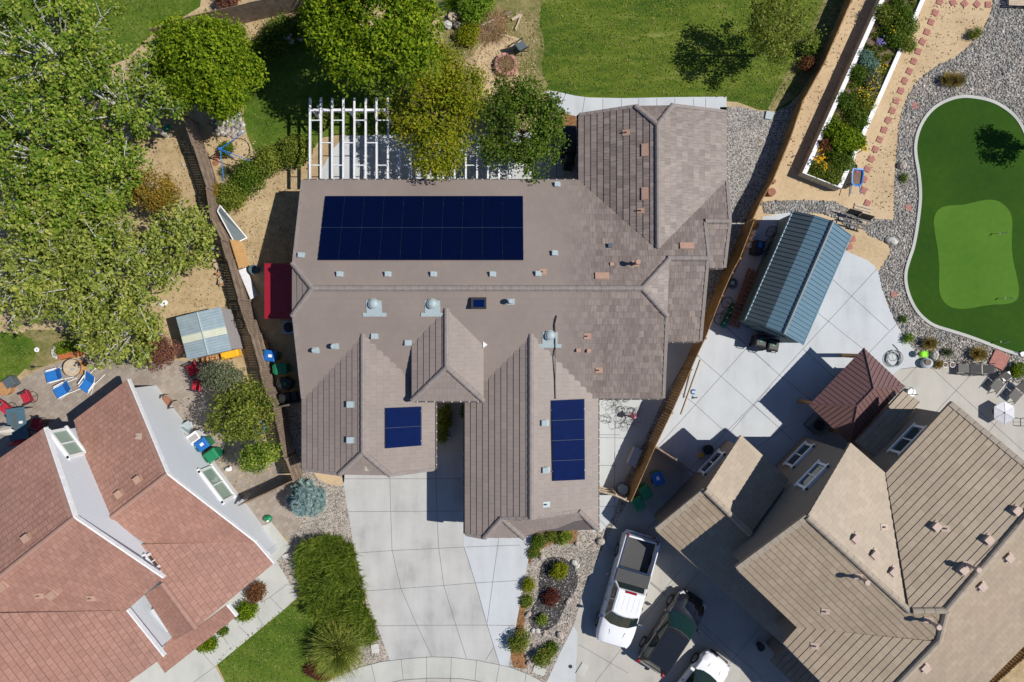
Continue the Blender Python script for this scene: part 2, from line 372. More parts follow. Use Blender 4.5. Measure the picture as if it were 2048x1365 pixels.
def strips(name, lines, z, m, w=.022):
    b = MB()
    for ln in lines:
        for i in range(len(ln) - 1):
            a = P(*ln[i]); c = P(*ln[i + 1]); d = (c - a).normalized(); n = Vector((-d.y, d.x, 0)) * w / 2
            b.add([(a - n).to_tuple()[:2] + (z,), (c - n).to_tuple()[:2] + (z,), (c + n).to_tuple()[:2] + (z,), (a + n).to_tuple()[:2] + (z,)], [(0, 1, 2, 3)])
    o = b.build(name, m, fix=False); return tag(o, kind='structure')
def C(o, s, pts): return [(o[0] + x / s, o[1] + y / s) for x, y in pts]
K = 2.967
z1 = .006
g = MB(); g.add([(-150, -150, 0), (150, -150, 0), (150, 150, 0), (-150, 150, 0)], [(0, 1, 2, 3)])
tag(g.build('ground', M['dirt'], fix=False), kind='structure')
# lawns
sheet('back_lawn', [(1085, -40), (1068, 40), (1082, 90), (1076, 150), (1092, 178), (1118, 186), (1180, 197), (1453, 197), (1540, 228), (1590, 205), (1640, 120), (1712, -40)], z1, M['grass_back'], smooth_n=1)
sheet('dry_lawn_edge', [(985, -40), (990, 30), (1010, 60), (1030, 110), (1040, 160), (1090, 190), (1100, 178), (1080, 140), (1092, 90), (1074, 40), (1100, -40)], z1 * 2, M['grass_dry'], smooth_n=1)
sheet('dry_lawn_corner', [(1530, 229), (1560, 215), (1600, 190), (1660, 80), (1700, -30), (1660, -30), (1590, 120), (1555, 180)], z1 * 2, M['grass_dry'], smooth_n=1)
sheet('shaded_lawn', [(470, 95), (560, 60), (900, 50), (900, 262), (775, 275), (650, 268), (625, 300), (610, 325), (560, 300), (512, 312), (490, 262), (486, 215), (500, 150)], z1, M['grass'], smooth_n=1)
sheet('far_lawn', [(-60, -60), (410, -60), (400, 14), (350, 45), (305, 68), (250, 120), (60, 190), (-60, 160)], z1, M['grass'])
sheet('side_lawn', [(-60, 660), (60, 670), (75, 700), (66, 722), (44, 745), (10, 775), (-60, 800)], z1 * 2, M['grass'], smooth_n=1)
sheet('dry_side_lawn', [(30, 660), (130, 660), (180, 690), (140, 715), (90, 733), (55, 745), (40, 720)], z1, M['grass_dry'], smooth_n=1)
sheet('front_lawn', [(432, 1326), (452, 1302), (566, 1222), (596, 1196), (650, 1210), (700, 1330), (640, 1375), (560, 1400), (462, 1400), (450, 1362)], z1 * 2, M['grass'], smooth_n=0)
sheet('brush_patch', [(880, 55), (985, 0), (1060, 0), (1050, 60), (990, 70), (960, 90), (940, 120), (900, 120)], z1 * 3, M['grass_dry'], smooth_n=1)
# right garden
sheet('sand_garden', [(1712, -40), (1640, 122), (1598, 200), (1575, 275), (1540, 355), (1505, 430), (1480, 500), (1500, 520), (1700, 560), (1800, 690), (2200, 800), (2200, -60)], z1, M['sand'])
ROCKBED = [(1995, -60), (1983, 20), (1977, 37), (1968, 56), (1939, 91), (1912, 115), (1875, 131), (1855, 145), (1832, 165), (1818, 189), (1805, 216), (1798, 249), (1794, 290), (1792, 330), (1788, 371), (1788, 441), (1742, 437), (1722, 452), (1737, 472), (1778, 487), (1781, 506), (1766, 531), (1757, 543), (1763, 575), (1777, 612), (1792, 648), (1808, 674), (1832, 706), (1848, 732), (1905, 726), (1975, 723), (1992, 745), (2048, 775), (2200, 830), (2200, -60)]
sheet('river_rock_bed', ROCKBED, z1 * 2, M['gravel'])
RSTRIP = [(1521, 406), (1548, 403), (1609, 401), (1670, 404), (1697, 418), (1712, 435), (1710, 462), (1697, 455), (1673, 437), (1643, 427), (1592, 425), (1528, 428)]
sheet('river_rock_strip', RSTRIP, z1 * 2, M['gravel'])
sheet('pale_patio', [(1526, 434), (1600, 420), (1680, 470), (1690, 502), (1734, 521), (1749, 533), (1759, 548), (1763, 575), (1774, 608), (1791, 645), (1806, 672), (1832, 706), (1845, 731), (1801, 738), (1789, 747), (1740, 800), (1700, 905), (1600, 990), (1450, 1040), (1390, 955), (1310, 897), (1350, 800), (1410, 676), (1470, 545)], z1 * 3, M['conc_blue'])
sheet('beige_patio', [(1789, 747), (1801, 738), (1845, 731), (1905, 725), (1975, 722), (1992, 745), (2048, 775), (2200, 830), (2200, 1000), (1900, 950), (1700, 905), (1740, 800)], z1 * 4, M['conc_beige'])
sheet('neighbour_driveway', [(1244, 1013), (1206, 1095), (1168, 1181), (1147, 1252), (1155, 1266), (1148, 1430), (1750, 1430), (1700, 1200), (1450, 1040), (1392, 955), (1310, 897), (1262, 1003)], z1 * 2, M['conc_beige'])
sheet('neighbour_sidewalk', [(1147, 1252), (1155, 1266), (1148, 1440), (1075, 1420), (1093, 1365), (1118, 1310)], z1 * 3, M['conc_side'])
# main yard
sheet('back_path', [(1453, 194), (1453, 240), (1160, 240), (1155, 234), (1125, 226), (1105, 205), (1090, 182), (1115, 184), (1150, 192), (1180, 196), (1250, 197), (1340, 195)], z1 * 3, M['conc_blue'])
sheet('pergola_patio', [(690, 272), (900, 268), (1160, 262), (1160, 380), (640, 380), (640, 345), (665, 300)], z1 * 3, M['conc_side'])
sheet('mulch_patch', [(1115, 225), (1155, 232), (1157, 275), (1120, 262)], z1 * 2, M['brownmulch'])
sheet('side_gravel', [(1440, 215), (1480, 214), (1545, 228), (1598, 200), (1575, 275), (1540, 355), (1505, 430), (1470, 545), (1410, 676), (1395, 676), (1400, 540), (1440, 400)], z1 * 3, M['gravel'])
sheet('side_slab', [(1185, 640), (1330, 640), (1392, 676), (1378, 706), (1330, 800), (1250, 960), (1236, 1004), (1222, 1042), (1203, 1064), (1185, 1064)], z1 * 2, M['conc_side'])
sheet('fence_gravel', [(1398, 676), (1412, 676), (1345, 805), (1268, 980), (1230, 1050), (1213, 1060), (1238, 1005), (1262, 940), (1330, 790)], z1 * 3, M['gravel'])
sheet('entry_court', [(865, 795), (935, 795), (935, 915), (865, 915)], z1, M['conc_beige'])
DR = [(680, 925), (866, 925), (866, 905), (935, 905), (928, 1094), (938, 1124), (955, 1180), (972, 1242), (999, 1330), (955, 1321), (904, 1315), (864, 1314), (820, 1317), (780, 1322), (753, 1249), (736, 1201), (710, 1107), (696, 1023), (684, 952)]
sheet('driveway', DR, z1 * 2, M['conc'])
sheet('driveway_extension', [(928, 1050), (1068, 1050), (1059, 1107), (1040, 1208), (1032, 1252), (1017, 1334), (999, 1330), (972, 1242), (955, 1180), (938, 1124), (928, 1094)], z1 * 3, M['conc_blue'])
sheet('sidewalk', [(560, 1420), (600, 1400), (640, 1374), (677, 1352), (716, 1336), (763, 1323.5), (780, 1322), (820, 1317), (864, 1314), (904, 1315), (955, 1321), (999, 1330), (1019, 1334), (1060, 1350), (1100, 1372), (1160, 1420), (1050, 1420), (1000, 1376), (955, 1362), (921, 1357), (861, 1356), (803, 1360), (760, 1370), (700, 1395), (660, 1420)], z1 * 4, M['conc_walk'])
sheet('street', [(660, 1420), (700, 1395), (760, 1370), (803, 1360), (861, 1356), (921, 1357), (955, 1362), (1000, 1376), (1050, 1420), (1050, 1600), (660, 1600)], z1, M['asphalt'])
sheet('gutter', [(690, 1403), (760, 1371), (803, 1361), (861, 1357), (921, 1358), (955, 1363), (1000, 1377), (1040, 1410), (1020, 1410), (990, 1386), (950, 1370), (921, 1366), (861, 1364), (803, 1368), (765, 1380), (710, 1410)], z1 * 2, M['conc_beige'])
sheet('front_gravel_bed', [(1058, 1050), (1197, 1050), (1203, 1062), (1222, 1045), (1244, 1013), (1168, 1181), (1147, 1252), (1118, 1310), (1093, 1367), (1060, 1350), (1017, 1334), (1032, 1252), (1040, 1208), (1059, 1107)], z1, M['gravel_tan'])
sheet('bark_bed', [(1085, 1055), (1156, 1055), (1154, 1088), (1108, 1086), (1085, 1098), (1064, 1112), (1062, 1130), (1056, 1128), (1062, 1070)], z1 * 2, M['brownmulch'])
sheet('bark_strip', [(1040, 1195), (1054, 1190), (1050, 1230), (1046, 1300), (1060, 1340), (1017, 1333), (1032, 1252)], z1 * 2, M['brownmulch'], smooth_n=1)
sheet('lava_rock_mound', C((1000, 905), K, [(250, 640), (330, 612), (410, 640), (465, 720), (460, 800), (420, 860), (380, 930), (340, 1020), (260, 1070), (190, 1050), (165, 980), (190, 920), (235, 850), (225, 760)]), z1 * 3, M['blackmulch'], smooth_n=2)
sheet('front_left_gravel', [(583, 960), (600, 935), (684, 948), (684, 952), (696, 1023), (710, 1107), (736, 1201), (753, 1249), (780, 1321), (716, 1337), (690, 1345), (640, 1240), (598, 1195), (553, 1123), (582, 1095), (575, 1078), (600, 1052), (560, 985)], z1, M['gravel_tan'])
sheet('sand_corner', [(622, 935), (690, 935), (688, 972), (670, 972), (648, 966), (630, 952)], z1 * 2, M['sand'], smooth_n=1)
sheet('left_patio', [(-80, 860), (0, 795), (32, 765), (75, 742), (120, 724), (175, 714), (260, 690), (350, 722), (430, 722), (470, 770), (515, 860), (565, 935), (578, 968), (500, 1010), (560, 1090), (480, 1120), (300, 1000), (100, 900), (-80, 1050)], z1 * 3, M['paver'], uv=.6)
sheet('paver_path', [(500, 1010), (565, 972), (602, 1050), (574, 1078), (543, 1044), (525, 1050)], z1 * 4, M['paver'], uv=.66)
sheet('entry_walk', [(480, 1060), (534, 1049), (543, 1044), (582, 1094), (553, 1122), (596, 1193), (566, 1221), (430, 1333), (470, 1400), (200, 1450), (250, 1300), (450, 1150)], z1 * 5, M['conc_walk'])
sheet('cobble_patch', [(418, 238), (445, 238), (478, 214), (490, 262), (462, 277), (430, 268)], z1 * 2, M['gravel_tan'], smooth_n=1)
sheet('side_yard_gravel', [(560, 815), (604, 812), (604, 940), (585, 958)], z1, M['gravel_tan'])  # plain tan gravel strip west of the left garage
# joints
c6 = lambda p: C((500, 905), K, p); c7 = lambda p: C((1000, 905), K, p)
strips('driveway_joints', [c6([(830, 130), (835, 350), (843, 580), (870, 700), (895, 805), (990, 1025), (1080, 1212)]), c6([(1103, 0), (1105, 200), (1112, 420), (1120, 565), (1150, 790), (1220, 1020), (1285, 1222)]),
    c6([(545, 157), (1270, 157)]), c6([(580, 352), (1270, 348)]), c6([(622, 598), (843, 583), (1275, 562)]), c6([(672, 823), (895, 808), (1150, 790), (1330, 775)]), c6([(755, 1030), (990, 1026), (1405, 1025)]), c6([(1450, 1150), (1400, 1230)])], z1 * 2 + .003, M['joint'])
strips('extension_joints', [c6([(1476, 512), (1440, 770), (1408, 1010)]), c6([(1275, 562), (1602, 550)]), c6([(1330, 775), (1602, 760)]), c6([(1405, 1025), (1570, 1027)]), [(928, 1094), (938, 1124), (955, 1180), (972, 1242), (999, 1330)]], z1 * 3 + .003, M['joint'])
strips('sidewalk_joints', [c6([(560, 1322), (600, 1400)]), c6([(720, 1258), (745, 1365)]), c6([(897, 1226), (910, 1345)]), c6([(1048, 1212), (1050, 1365)]), c6([(1195, 1216), (1190, 1365)]), c6([(1345, 1235), (1335, 1350)]), c6([(1480, 1265), (1460, 1365)]), c7([(155, 1310), (145, 1380)]), [(677, 1352), (716, 1336), (763, 1323.5), (820, 1317), (864, 1314), (904, 1315), (955, 1321), (1019, 1334), (1060, 1350), (1100, 1372)], [(700, 1395), (760, 1370), (803, 1360), (861, 1356), (921, 1357), (955, 1362), (1000, 1376)]], z1 * 4 + .003, M['joint'])
c8 = lambda p: C((1508, 440), K, p); c3 = lambda p: C((1180, 650), 5.055, p)
strips('pale_patio_joints', [c8([(728, 292), (290, 765), (0, 1090), (-400, 1500)]), c8([(460, 350), (580, 455), (800, 655)]), c8([(375, 550), (650, 770)]), c8([(845, 620), (690, 780), (580, 900)]), c8([(290, 765), (500, 960)]), c8([(0, 785), (160, 930), (440, 1150)]), c8([(0, 1100), (230, 1310)]), c8([(0, 1365), (200, 1220)]),
    c3([(1080, 310), (1320, 520), (1655, 815), (1820, 960)]), c3([(920, 690), (1060, 805), (1370, 1085)]), c3([(1820, 630), (1420, 1080)]), c3([(1600, 215), (680, 1235)]), c3([(1600, 230), (1820, 420)]), c8([(-200, 600), (0, 790)]), c3([(1370, 20), (1570, 190)])], z1 * 3 + .003, M['joint'])
strips('beige_patio_joints', [c8([(1060, 885), (1200, 1015), (1560, 1340), (1900, 1650)]), c8([(1285, 920), (1115, 1100), (1000, 1230)]), c8([(965, 870), (880, 960)]), c8([(870, 885), (1060, 865)]), c8([(1600, 1010), (1300, 1365)]), c8([(720, 1400), (870, 1120)])], z1 * 4 + .003, M['joint'])
strips('neighbour_driveway_joints', [c7([(860, 750), (1060, 920), (1400, 1250)]), c7([(1030, 780), (965, 850), (565, 1365)]), c7([(465, 1140), (760, 1310)]), c7([(620, 530), (980, 850)]), c7([(1080, 690), (960, 830)]), c7([(1540, 1040), (1200, 1450)]), c7([(730, 630), (1220, 1040), (1560, 1340)]), c7([(850, 480), (960, 370)]), c7([(1300, 560), (900, 1050)]), c7([(1180, 540), (1500, 800)])], z1 * 2 + .003, M['joint'])
strips('side_slab_joints', [c7([(680, 0), (680, 430)]), c7([(585, 78), (690, 78)]), c7([(585, 322), (690, 322)]), c7([(590, 400), (650, 460)]), c3([(255, 740), (250, 1365)]), c3([(85, 1140), (400, 1145)]), [(1196, 870), (1240, 870)]], z1 * 2 + .003, M['joint'])
cR = lambda p: C((1000, 0), K, p)
strips('back_path_joints', [cR([(x, 585), (x, 660)]) for x in (610, 720, 823, 930, 1037, 1148, 1220)] + [cR([(503, 578), (490, 665)]), cR([(388, 560), (360, 640)])], z1 * 3 + .003, M['joint'])
cA = lambda p: C((340, 1010), 3.844, p)
strips('entry_walk_joints', [cA([(895, 615), (770, 710), (700, 750)]), cA([(770, 710), (870, 810)]), cA([(670, 850), (720, 925)]), cA([(260, 1145), (345, 1245), (180, 1365)]), cA([(530, 930), (610, 1010)]), cA([(400, 1000), (450, 1075)])], z1 * 5 + .003, M['joint'])
strips('patio_court_joints', [C((500, 0), K, p) for p in ([(460, 930), (620, 930)], [(830, 820), (830, 1060)], [(640, 880), (820, 880)])] + [[(1115, 326), (1157, 326)], [(1113, 275), (1113, 360)], [(720, 285), (720, 360)], [(760, 285), (760, 360)]], z1 * 3 + .003, M['joint'])
# putting green
GREEN = [(1919, 190), (1956, 193), (1990, 202), (2020, 221), (2037, 239), (2048, 258), (2070, 310), (2085, 380), (2095, 460), (2110, 560), (2120, 660), (2105, 725), (2080, 724), (2048, 716), (2004, 703), (1967, 688), (1929, 674), (1896, 664), (1862, 654), (1835, 632), (1818, 605), (1808, 575), (1806, 548), (1813, 521), (1822, 497), (1828, 467), (1834, 425), (1837, 388), (1833, 344), (1827, 314), (1826, 287), (1835, 253), (1855, 222), (1882, 202)]
def chaikin(pts, n=2):
    for _ in range(n):
        q = []
        for i in range(len(pts)):
            a = pts[i]; b = pts[(i + 1) % len(pts)]
            q += [(a[0] * .75 + b[0] * .25, a[1] * .75 + b[1] * .25), (a[0] * .25 + b[0] * .75, a[1] * .25 + b[1] * .75)]
        pts = q
    return pts
def offset(pts, d):
    out = []; n = len(pts)
    for i in range(n):
        a = Vector(pts[i - 1]); b = Vector(pts[i]); c = Vector(pts[(i + 1) % n])
        t = (c - a).normalized(); out.append((b.x + t.y * d, b.y - t.x * d))
    return out
gw = chaikin([tuple(P(x, y).xy) for x, y in GREEN], 2)
gin = offset(gw, .17)
ar = lambda q: abs(sum(q[i][0] * q[(i + 1) % len(q)][1] - q[(i + 1) % len(q)][0] * q[i][1] for i in range(len(q))))
if ar(gin) > ar(gw): gin = offset(gw, -.17)
b = MB(); n = len(gw)
b.add([(x, y, .0) for x, y in gw] + [(x, y, .09) for x, y in gw] + [(x, y, .09) for x, y in gin] + [(x, y, 0) for x, y in gin],
      [(k * n + i, k * n + (i + 1) % n, (k + 1) * n + (i + 1) % n, (k + 1) * n + i) for k in range(3) for i in range(n)])
tag(b.build('green_kerb', M['conc_walk']), 'curved pale concrete kerb bordering the putting green', 'kerb')
def wsheet(name, w, z, m):
    bm = bmesh.new(); f = bm.faces.new([bm.verts.new((x, y, z)) for x, y in w]); f.normal_update()
    if f.normal.z < 0: bmesh.ops.reverse_faces(bm, faces=[f])
    bmesh.ops.triangulate(bm, faces=bm.faces[:]); me = bpy.data.meshes.new(name); bm.to_mesh(me); bm.free(); me.materials.append(m)
    return tag(link(bpy.data.objects.new(name, me)), kind='structure')
wsheet('putting_turf', gin, .06, M['turf'])
LG = C((1800, 380), 4.875, [(860, 93), (960, 105), (1040, 165), (1085, 240), (1098, 320), (1090, 420), (1090, 600), (1110, 730), (1145, 860), (1165, 1000), (1140, 1085), (1050, 1115), (880, 1120), (720, 1150), (600, 1165), (480, 1145), (400, 1060), (378, 960), (385, 760), (370, 590), (340, 430), (325, 290), (360, 200), (440, 155), (640, 145), (740, 115)])
wsheet('putting_green', chaikin([tuple(P(x, y, .07).xy) for x, y in LG], 2), .068, M['turf2'])

# ------------------------------------------------------------------ pebbles (uncountable)
ICO_V = []
ph = (1 + 5 ** .5) / 2
ICO_V = np.array([(-1, ph, 0), (1, ph, 0), (-1, -ph, 0), (1, -ph, 0), (0, -1, ph), (0, 1, ph), (0, -1, -ph), (0, 1, -ph), (ph, 0, -1), (ph, 0, 1), (-ph, 0, -1), (-ph, 0, 1)], float); ICO_V /= np.linalg.norm(ICO_V[0])
ICO_F = np.array([(0, 11, 5), (0, 5, 1), (0, 1, 7), (0, 7, 10), (0, 10, 11), (1, 5, 9), (5, 11, 4), (11, 10, 2), (10, 7, 6), (7, 1, 8), (3, 9, 4), (3, 4, 2), (3, 2, 6), (3, 6, 8), (3, 8, 9), (4, 9, 5), (2, 4, 11), (6, 2, 10), (8, 6, 7), (9, 8, 1)])
def inpoly(x, y, poly):
    poly = np.array(poly); r = np.zeros(len(x), bool); j = len(poly) - 1
    for i in range(len(poly)):
        xi, yi = poly[i]; xj, yj = poly[j]
        c = ((yi > y) != (yj > y)) & (x < (xj - xi) * (y - yi) / (yj - yi + 1e-12) + xi); r ^= c; j = i
    return r
def npmesh(name, V, Fc, m, parent=None, smooth=False):
    me = bpy.data.meshes.new(name); k = Fc.shape[1]
    me.vertices.add(len(V)); me.vertices.foreach_set('co', V.astype(np.float32).ravel())
    me.loops.add(Fc.size); me.loops.foreach_set('vertex_index', Fc.astype(np.int32).ravel())
    me.polygons.add(len(Fc)); me.polygons.foreach_set('loop_start', np.arange(0, Fc.size, k, dtype=np.int32))
    me.polygons.foreach_set('loop_total', np.full(len(Fc), k, np.int32))
    me.update(calc_edges=True); me.materials.append(m)
    if smooth: me.polygons.foreach_set('use_smooth', [True] * len(Fc))
    o = link(bpy.data.objects.new(name, me)); o.parent = parent
    return o
def pebbles(name, label, poly_px, n, r0, r1, hole=None, seed=1, m='pebble', z=.01):
    rg = np.random.default_rng(seed)
    poly = [tuple(P(x, y).xy) for x, y in poly_px]; a = np.array(poly)
    lo_, hi = a.min(0), a.max(0); hi = np.minimum(hi, (29.5, 20)); lo_ = np.maximum(lo_, (-29.5, -20))
    x = rg.uniform(lo_[0], hi[0], n * 3); y = rg.uniform(lo_[1], hi[1], n * 3)
    k = inpoly(x, y, poly)
    if hole is not None: k &= ~inpoly(x, y, hole)
    x = x[k][:n]; y = y[k][:n]; n = len(x); r = rg.uniform(r0, r1, n) * rg.uniform(.7, 1.3, n)
    S = np.stack([r * rg.uniform(.8, 1.3, n), r * rg.uniform(.7, 1, n), r * rg.uniform(.45, .75, n)], 1)
    V = ICO_V[None] * S[:, None] * rg.uniform(.85, 1.1, (n, 12, 1)); th = rg.uniform(0, 6.28, n); c, s = np.cos(th)[:, None], np.sin(th)[:, None]
    X = V[..., 0] * c - V[..., 1] * s + x[:, None]; Y = V[..., 0] * s + V[..., 1] * c + y[:, None]; Z = V[..., 2] + (z + S[:, 2] * .3)[:, None]
    V = np.stack([X, Y, Z], -1).reshape(-1, 3); Fc = (ICO_F[None] + 12 * np.arange(n)[:, None, None]).reshape(-1, 3)
    return tag(npmesh(name, V, Fc, M[m]), label, 'stones', kind='stuff')
pebbles('river_rock', 'mixed grey and tan river rock around the putting green', ROCKBED, 15000, .028, .068, hole=gw, seed=3)
pebbles('river_rock', 'curving strip of grey river rock north of the blue metal shed', RSTRIP, 2200, .03, .068, seed=4)
pebbles('cobbles', 'pale cobbles beside the bright green tree and lawn edge', [(418, 238), (445, 238), (478, 214), (490, 262), (462, 277), (430, 268)], 260, .06, .15, seed=5)
pebbles('gravel_stones', 'small grey stones between the main house and the east fence', [(1455, 222), (1480, 216), (1545, 230), (1596, 204), (1575, 275), (1540, 355), (1505, 430), (1470, 545), (1420, 650), (1410, 560), (1455, 440)], 3500, .018, .04, seed=6)
pebbles('gravel_stones', 'tan and grey stones in the front garden bed', [(1066, 1064), (1197, 1064), (1203, 1062), (1222, 1045), (1244, 1013), (1168, 1181), (1147, 1252), (1118, 1310), (1093, 1365), (1060, 1348), (1052, 1300), (1050, 1230), (1060, 1120)], 2500, .015, .04, seed=8)

def litter(name, label, polys, n, m, s0, s1, seed, z=.03):
    rg = np.random.default_rng(seed); Vs = []
    for poly_px, k in polys:
        poly = [tuple(P(x, y).xy) for x, y in poly_px]; a = np.array(poly); x = rg.uniform(a[:, 0].min(), a[:, 0].max(), k * 3); y = rg.uniform(a[:, 1].min(), a[:, 1].max(), k * 3); q = inpoly(x, y, poly); x = x[q][:k]; y = y[q][:k]
        s = rg.uniform(s0, s1, len(x)); th = rg.uniform(0, 6.28, len(x)); asp = rg.uniform(.25, .9, len(x)); dx, dy = np.cos(th) * s, np.sin(th) * s
        zz = z + rg.uniform(0, .03, len(x)); Vs.append(np.stack([np.stack([x - dx, y - dy, zz], 1), np.stack([x + dy * asp, y - dx * asp, zz + .01], 1), np.stack([x + dx, y + dy, zz], 1), np.stack([x - dy * asp, y + dx * asp, zz + .015], 1)], 1).reshape(-1, 3))
    V = np.concatenate(Vs); return tag(npmesh(name, V, np.arange(len(V)).reshape(-1, 4), m), label, 'debris', kind='stuff')
M['litter'] = leafmat('dry_litter', [(.12, .07, .035), (.30, .19, .09), (.50, .38, .22), (.62, .52, .36), (.20, .13, .07)], 0, .9)
M['tufts'] = leafmat('grass_tufts', [(.02, .055, .004), (.07, .13, .010), (.15, .21, .02), (.30, .30, .11), (.05, .10, .008)], .2)
YARD = [(230, 230), (380, 240), (420, 440), (470, 640), (340, 640), (240, 640), (150, 500)]; SIDE = [(440, 240), (600, 330), (585, 520), (520, 620), (470, 520), (430, 400)]; TOPY = [(400, 30), (560, 10), (640, 30), (500, 90), (440, 110)]
litter('fallen_leaves', 'dry leaves and twigs scattered on the bare dirt yards', [(YARD, 2600), (SIDE, 1300), (TOPY, 500), ([(890, 20), (1080, 20), (1070, 190), (930, 200)], 1500), ([(560, 815), (604, 812), (604, 940), (585, 958)], 200), ([(400, 850), (560, 850), (575, 965), (480, 1010)], 500), ([(1500, 300), (1700, 0), (1756, 0), (1600, 345)], 500), ([(1700, 380), (1860, 0), (1980, 20), (1800, 240), (1780, 430)], 700)], 0, M['litter'], .02, .06, 31)
litter('grass_tufts', 'short uneven grass blades over the lawns', [([(1085, 0), (1076, 150), (1118, 186), (1453, 195), (1540, 226), (1640, 120), (1700, 0)], 9000), ([(470, 95), (900, 50), (900, 262), (650, 268), (610, 325), (512, 312), (486, 215)], 5000), ([(432, 1326), (452, 1302), (596, 1196), (650, 1210), (700, 1330), (560, 1365), (462, 1365)], 3500), ([(100, 0), (400, 0), (350, 45), (250, 120)], 1500), ([(0, 680), (75, 700), (10, 775)], 600)], 0, M['tufts'], .02, .055, 32, .01)
# ------------------------------------------------------------------ roofs
class RP:
    """roof plane from its eave (two pixels at height z) rising towards `ins` at `pitch`"""
    def __init__(s, a, b, z, pitch, ins):
        A = P(*a, z); B = P(*b, z); d = (B - A).normalized(); n = Vector((-d.y, d.x, 0)); I = P(*ins, z)
        if (I - A).dot(n) < 0: n = -n
        s.A = A; s.up = n; s.pitch = pitch; s.nrm = Vector((-n.x * pitch, -n.y * pitch, 1)).normalized()
    def hit(s, px, py):
        r = ray(px, py); o = Vector((0, 0, CAMH)); t = (s.A - o).dot(s.nrm) / r.dot(s.nrm); return o + r * t
    def at(s, x, y, dz=0):
        z = s.A.z + ((x - s.A.x) * s.up.x + (y - s.A.y) * s.up.y) * s.pitch; return Vector((x, y, z + dz))
def H(pl, pts): return [pl.hit(*p) for p in pts]
def newell(p):
    n = Vector((0, 0, 0))
    for i in range(len(p)):
        a = p[i]; b = p[(i + 1) % len(p)]
        n += Vector(((a.y - b.y) * (a.z + b.z), (a.z - b.z) * (a.x + b.x), (a.x - b.x) * (a.y + b.y)))
    n.normalize(); return n if n.z > 0 else -n
def clip(poly, v, sign):
    out = []
    for i in range(len(poly)):
        a = poly[i]; b = poly[(i + 1) % len(poly)]; da = sign * (a[1] - v); db = sign * (b[1] - v)
        if da >= 0: out.append(a)
        if (da > 0 and db < 0) or (da < 0 and db > 0):
            t = da / (da - db); out.append((a[0] + (b[0] - a[0]) * t, v))
    return out
def tile(tb, pts, expo=.33, lip=.035, v_origin=None):
    """stepped tile courses on the polygon pts, uv in metres"""
    nrm = newell(pts); up = Vector((-nrm.x, -nrm.y, 0)).normalized(); U = Vector((up.y, -up.x, 0)); V = U.cross(nrm).normalized()
    if V.z < 0: V = -V
    O = pts[0]; q = [((p - O).dot(U), (p - O).dot(V)) for p in pts]
    v0 = min(p[1] for p in q); v1 = max(p[1] for p in q); k = 0; rr = random.uniform(0, 50); ro = random.randint(0, 40) * expo
    while v0 + k * expo < v1 - 1e-4:
        a = v0 + k * expo; b_ = min(a + expo, v1); c = clip(clip(q, a, 1), b_, -1); k += 1
        if len(c) < 3: continue
        def p3(p, top=True):
            off = lip * (1 - (p[1] - a) / expo) + .004 if top else 0
            return O + U * p[0] + V * p[1] + nrm * off
        n = len(tb.v); tb.v += [p3(p).to_tuple() for p in c]; tb.f.append(tuple(range(n, n + len(c)))); tb.uv.append([(p[0] + rr, p[1] - v0 + ro) for p in c])
        for i in range(len(c)):
            p, r_ = c[i], c[(i + 1) % len(c)]
            if abs(p[1] - a) < 1e-5 and abs(r_[1] - a) < 1e-5 and abs(p[0] - r_[0]) > 1e-3:
                n = len(tb.v); tb.v += [p3(p).to_tuple(), p3(r_).to_tuple(), (p3(r_) - nrm * (lip + .01)).to_tuple(), (p3(p) - nrm * (lip + .01)).to_tuple()]
                tb.f.append((n, n + 1, n + 2, n + 3)); tb.uv.append([(p[0] + rr, ro + k * expo - .01)] * 4)
def slab(mb, pts, t=.17):
    # triangulated underside with skirt
    mb.prism([(p.x, p.y, p.z - t) for p in pts], [(p.x, p.y, p.z - .012) for p in pts])
def roofpart(parent, polys, mat, expo=.33, lip=.035, label=None, name='roof'):
    tb = MB()
    for p in polys: tile(tb, p, expo, lip)
    o = tb.build(name, mat, parent, world=True, fix=False)
    # make faces point up
    me = o.data; bm = bmesh.new(); bm.from_mesh(me)
    for f in bm.faces:
        if f.normal.z < -.05: bmesh.ops.reverse_faces(bm, faces=[f])
    bm.to_mesh(me); bm.free()
    if label: o['label'] = label
    return o
def cap(mb, a, b, r=.13, step=.4, lift=.0):
    a = Vector(a); b = Vector(b); L = (b - a).length; n = max(1, round(L / step)); d = (b - a) / n
    up = Vector((0, 0, lift))
    for i in range(n): mb.cyl(a + d * i + up, a + d * (i + 1) * 1.0 + d.normalized() * .03 + up, r * 1.04, r * .96, 10)
def capobj(parent, segs, mat, r=.13): 
    for a, b_ in segs:
        mb = MB(); cap(mb, a, b_, r); mb.build('ridge_cap', mat, parent, world=True, fix=False)
def gable(mb, th, u0, u1, v0, v1, ze, vr, zr, z0=0.0, along='u'):
    """wall volume with a gabled top; u along angle th, v to its right (clockwise). ridge at v=vr (or u=vr when along=='v')"""
    wm, wp = mb; mb = MB(); U = Vector((math.cos(th), math.sin(th), 0)); Vv = Vector((math.sin(th), -math.cos(th), 0))
    p = lambda u, v, z: (U * u + Vv * v + Vector((0, 0, z))).to_tuple()
    if along == 'u':
        sec = lambda u: [p(u, v0, z0), p(u, v0, ze), p(u, vr, zr), p(u, v1, ze), p(u, v1, z0)]
        mb.loft([sec(u0), sec(u1)])
    else:
        sec = lambda v: [p(u0, v, z0), p(u0, v, ze), p(vr, v, zr), p(u1, v, ze), p(u1, v, z0)]
        mb.loft([sec(v0), sec(v1)])
    mb.build('wall', wm, wp, world=True, fix=True)
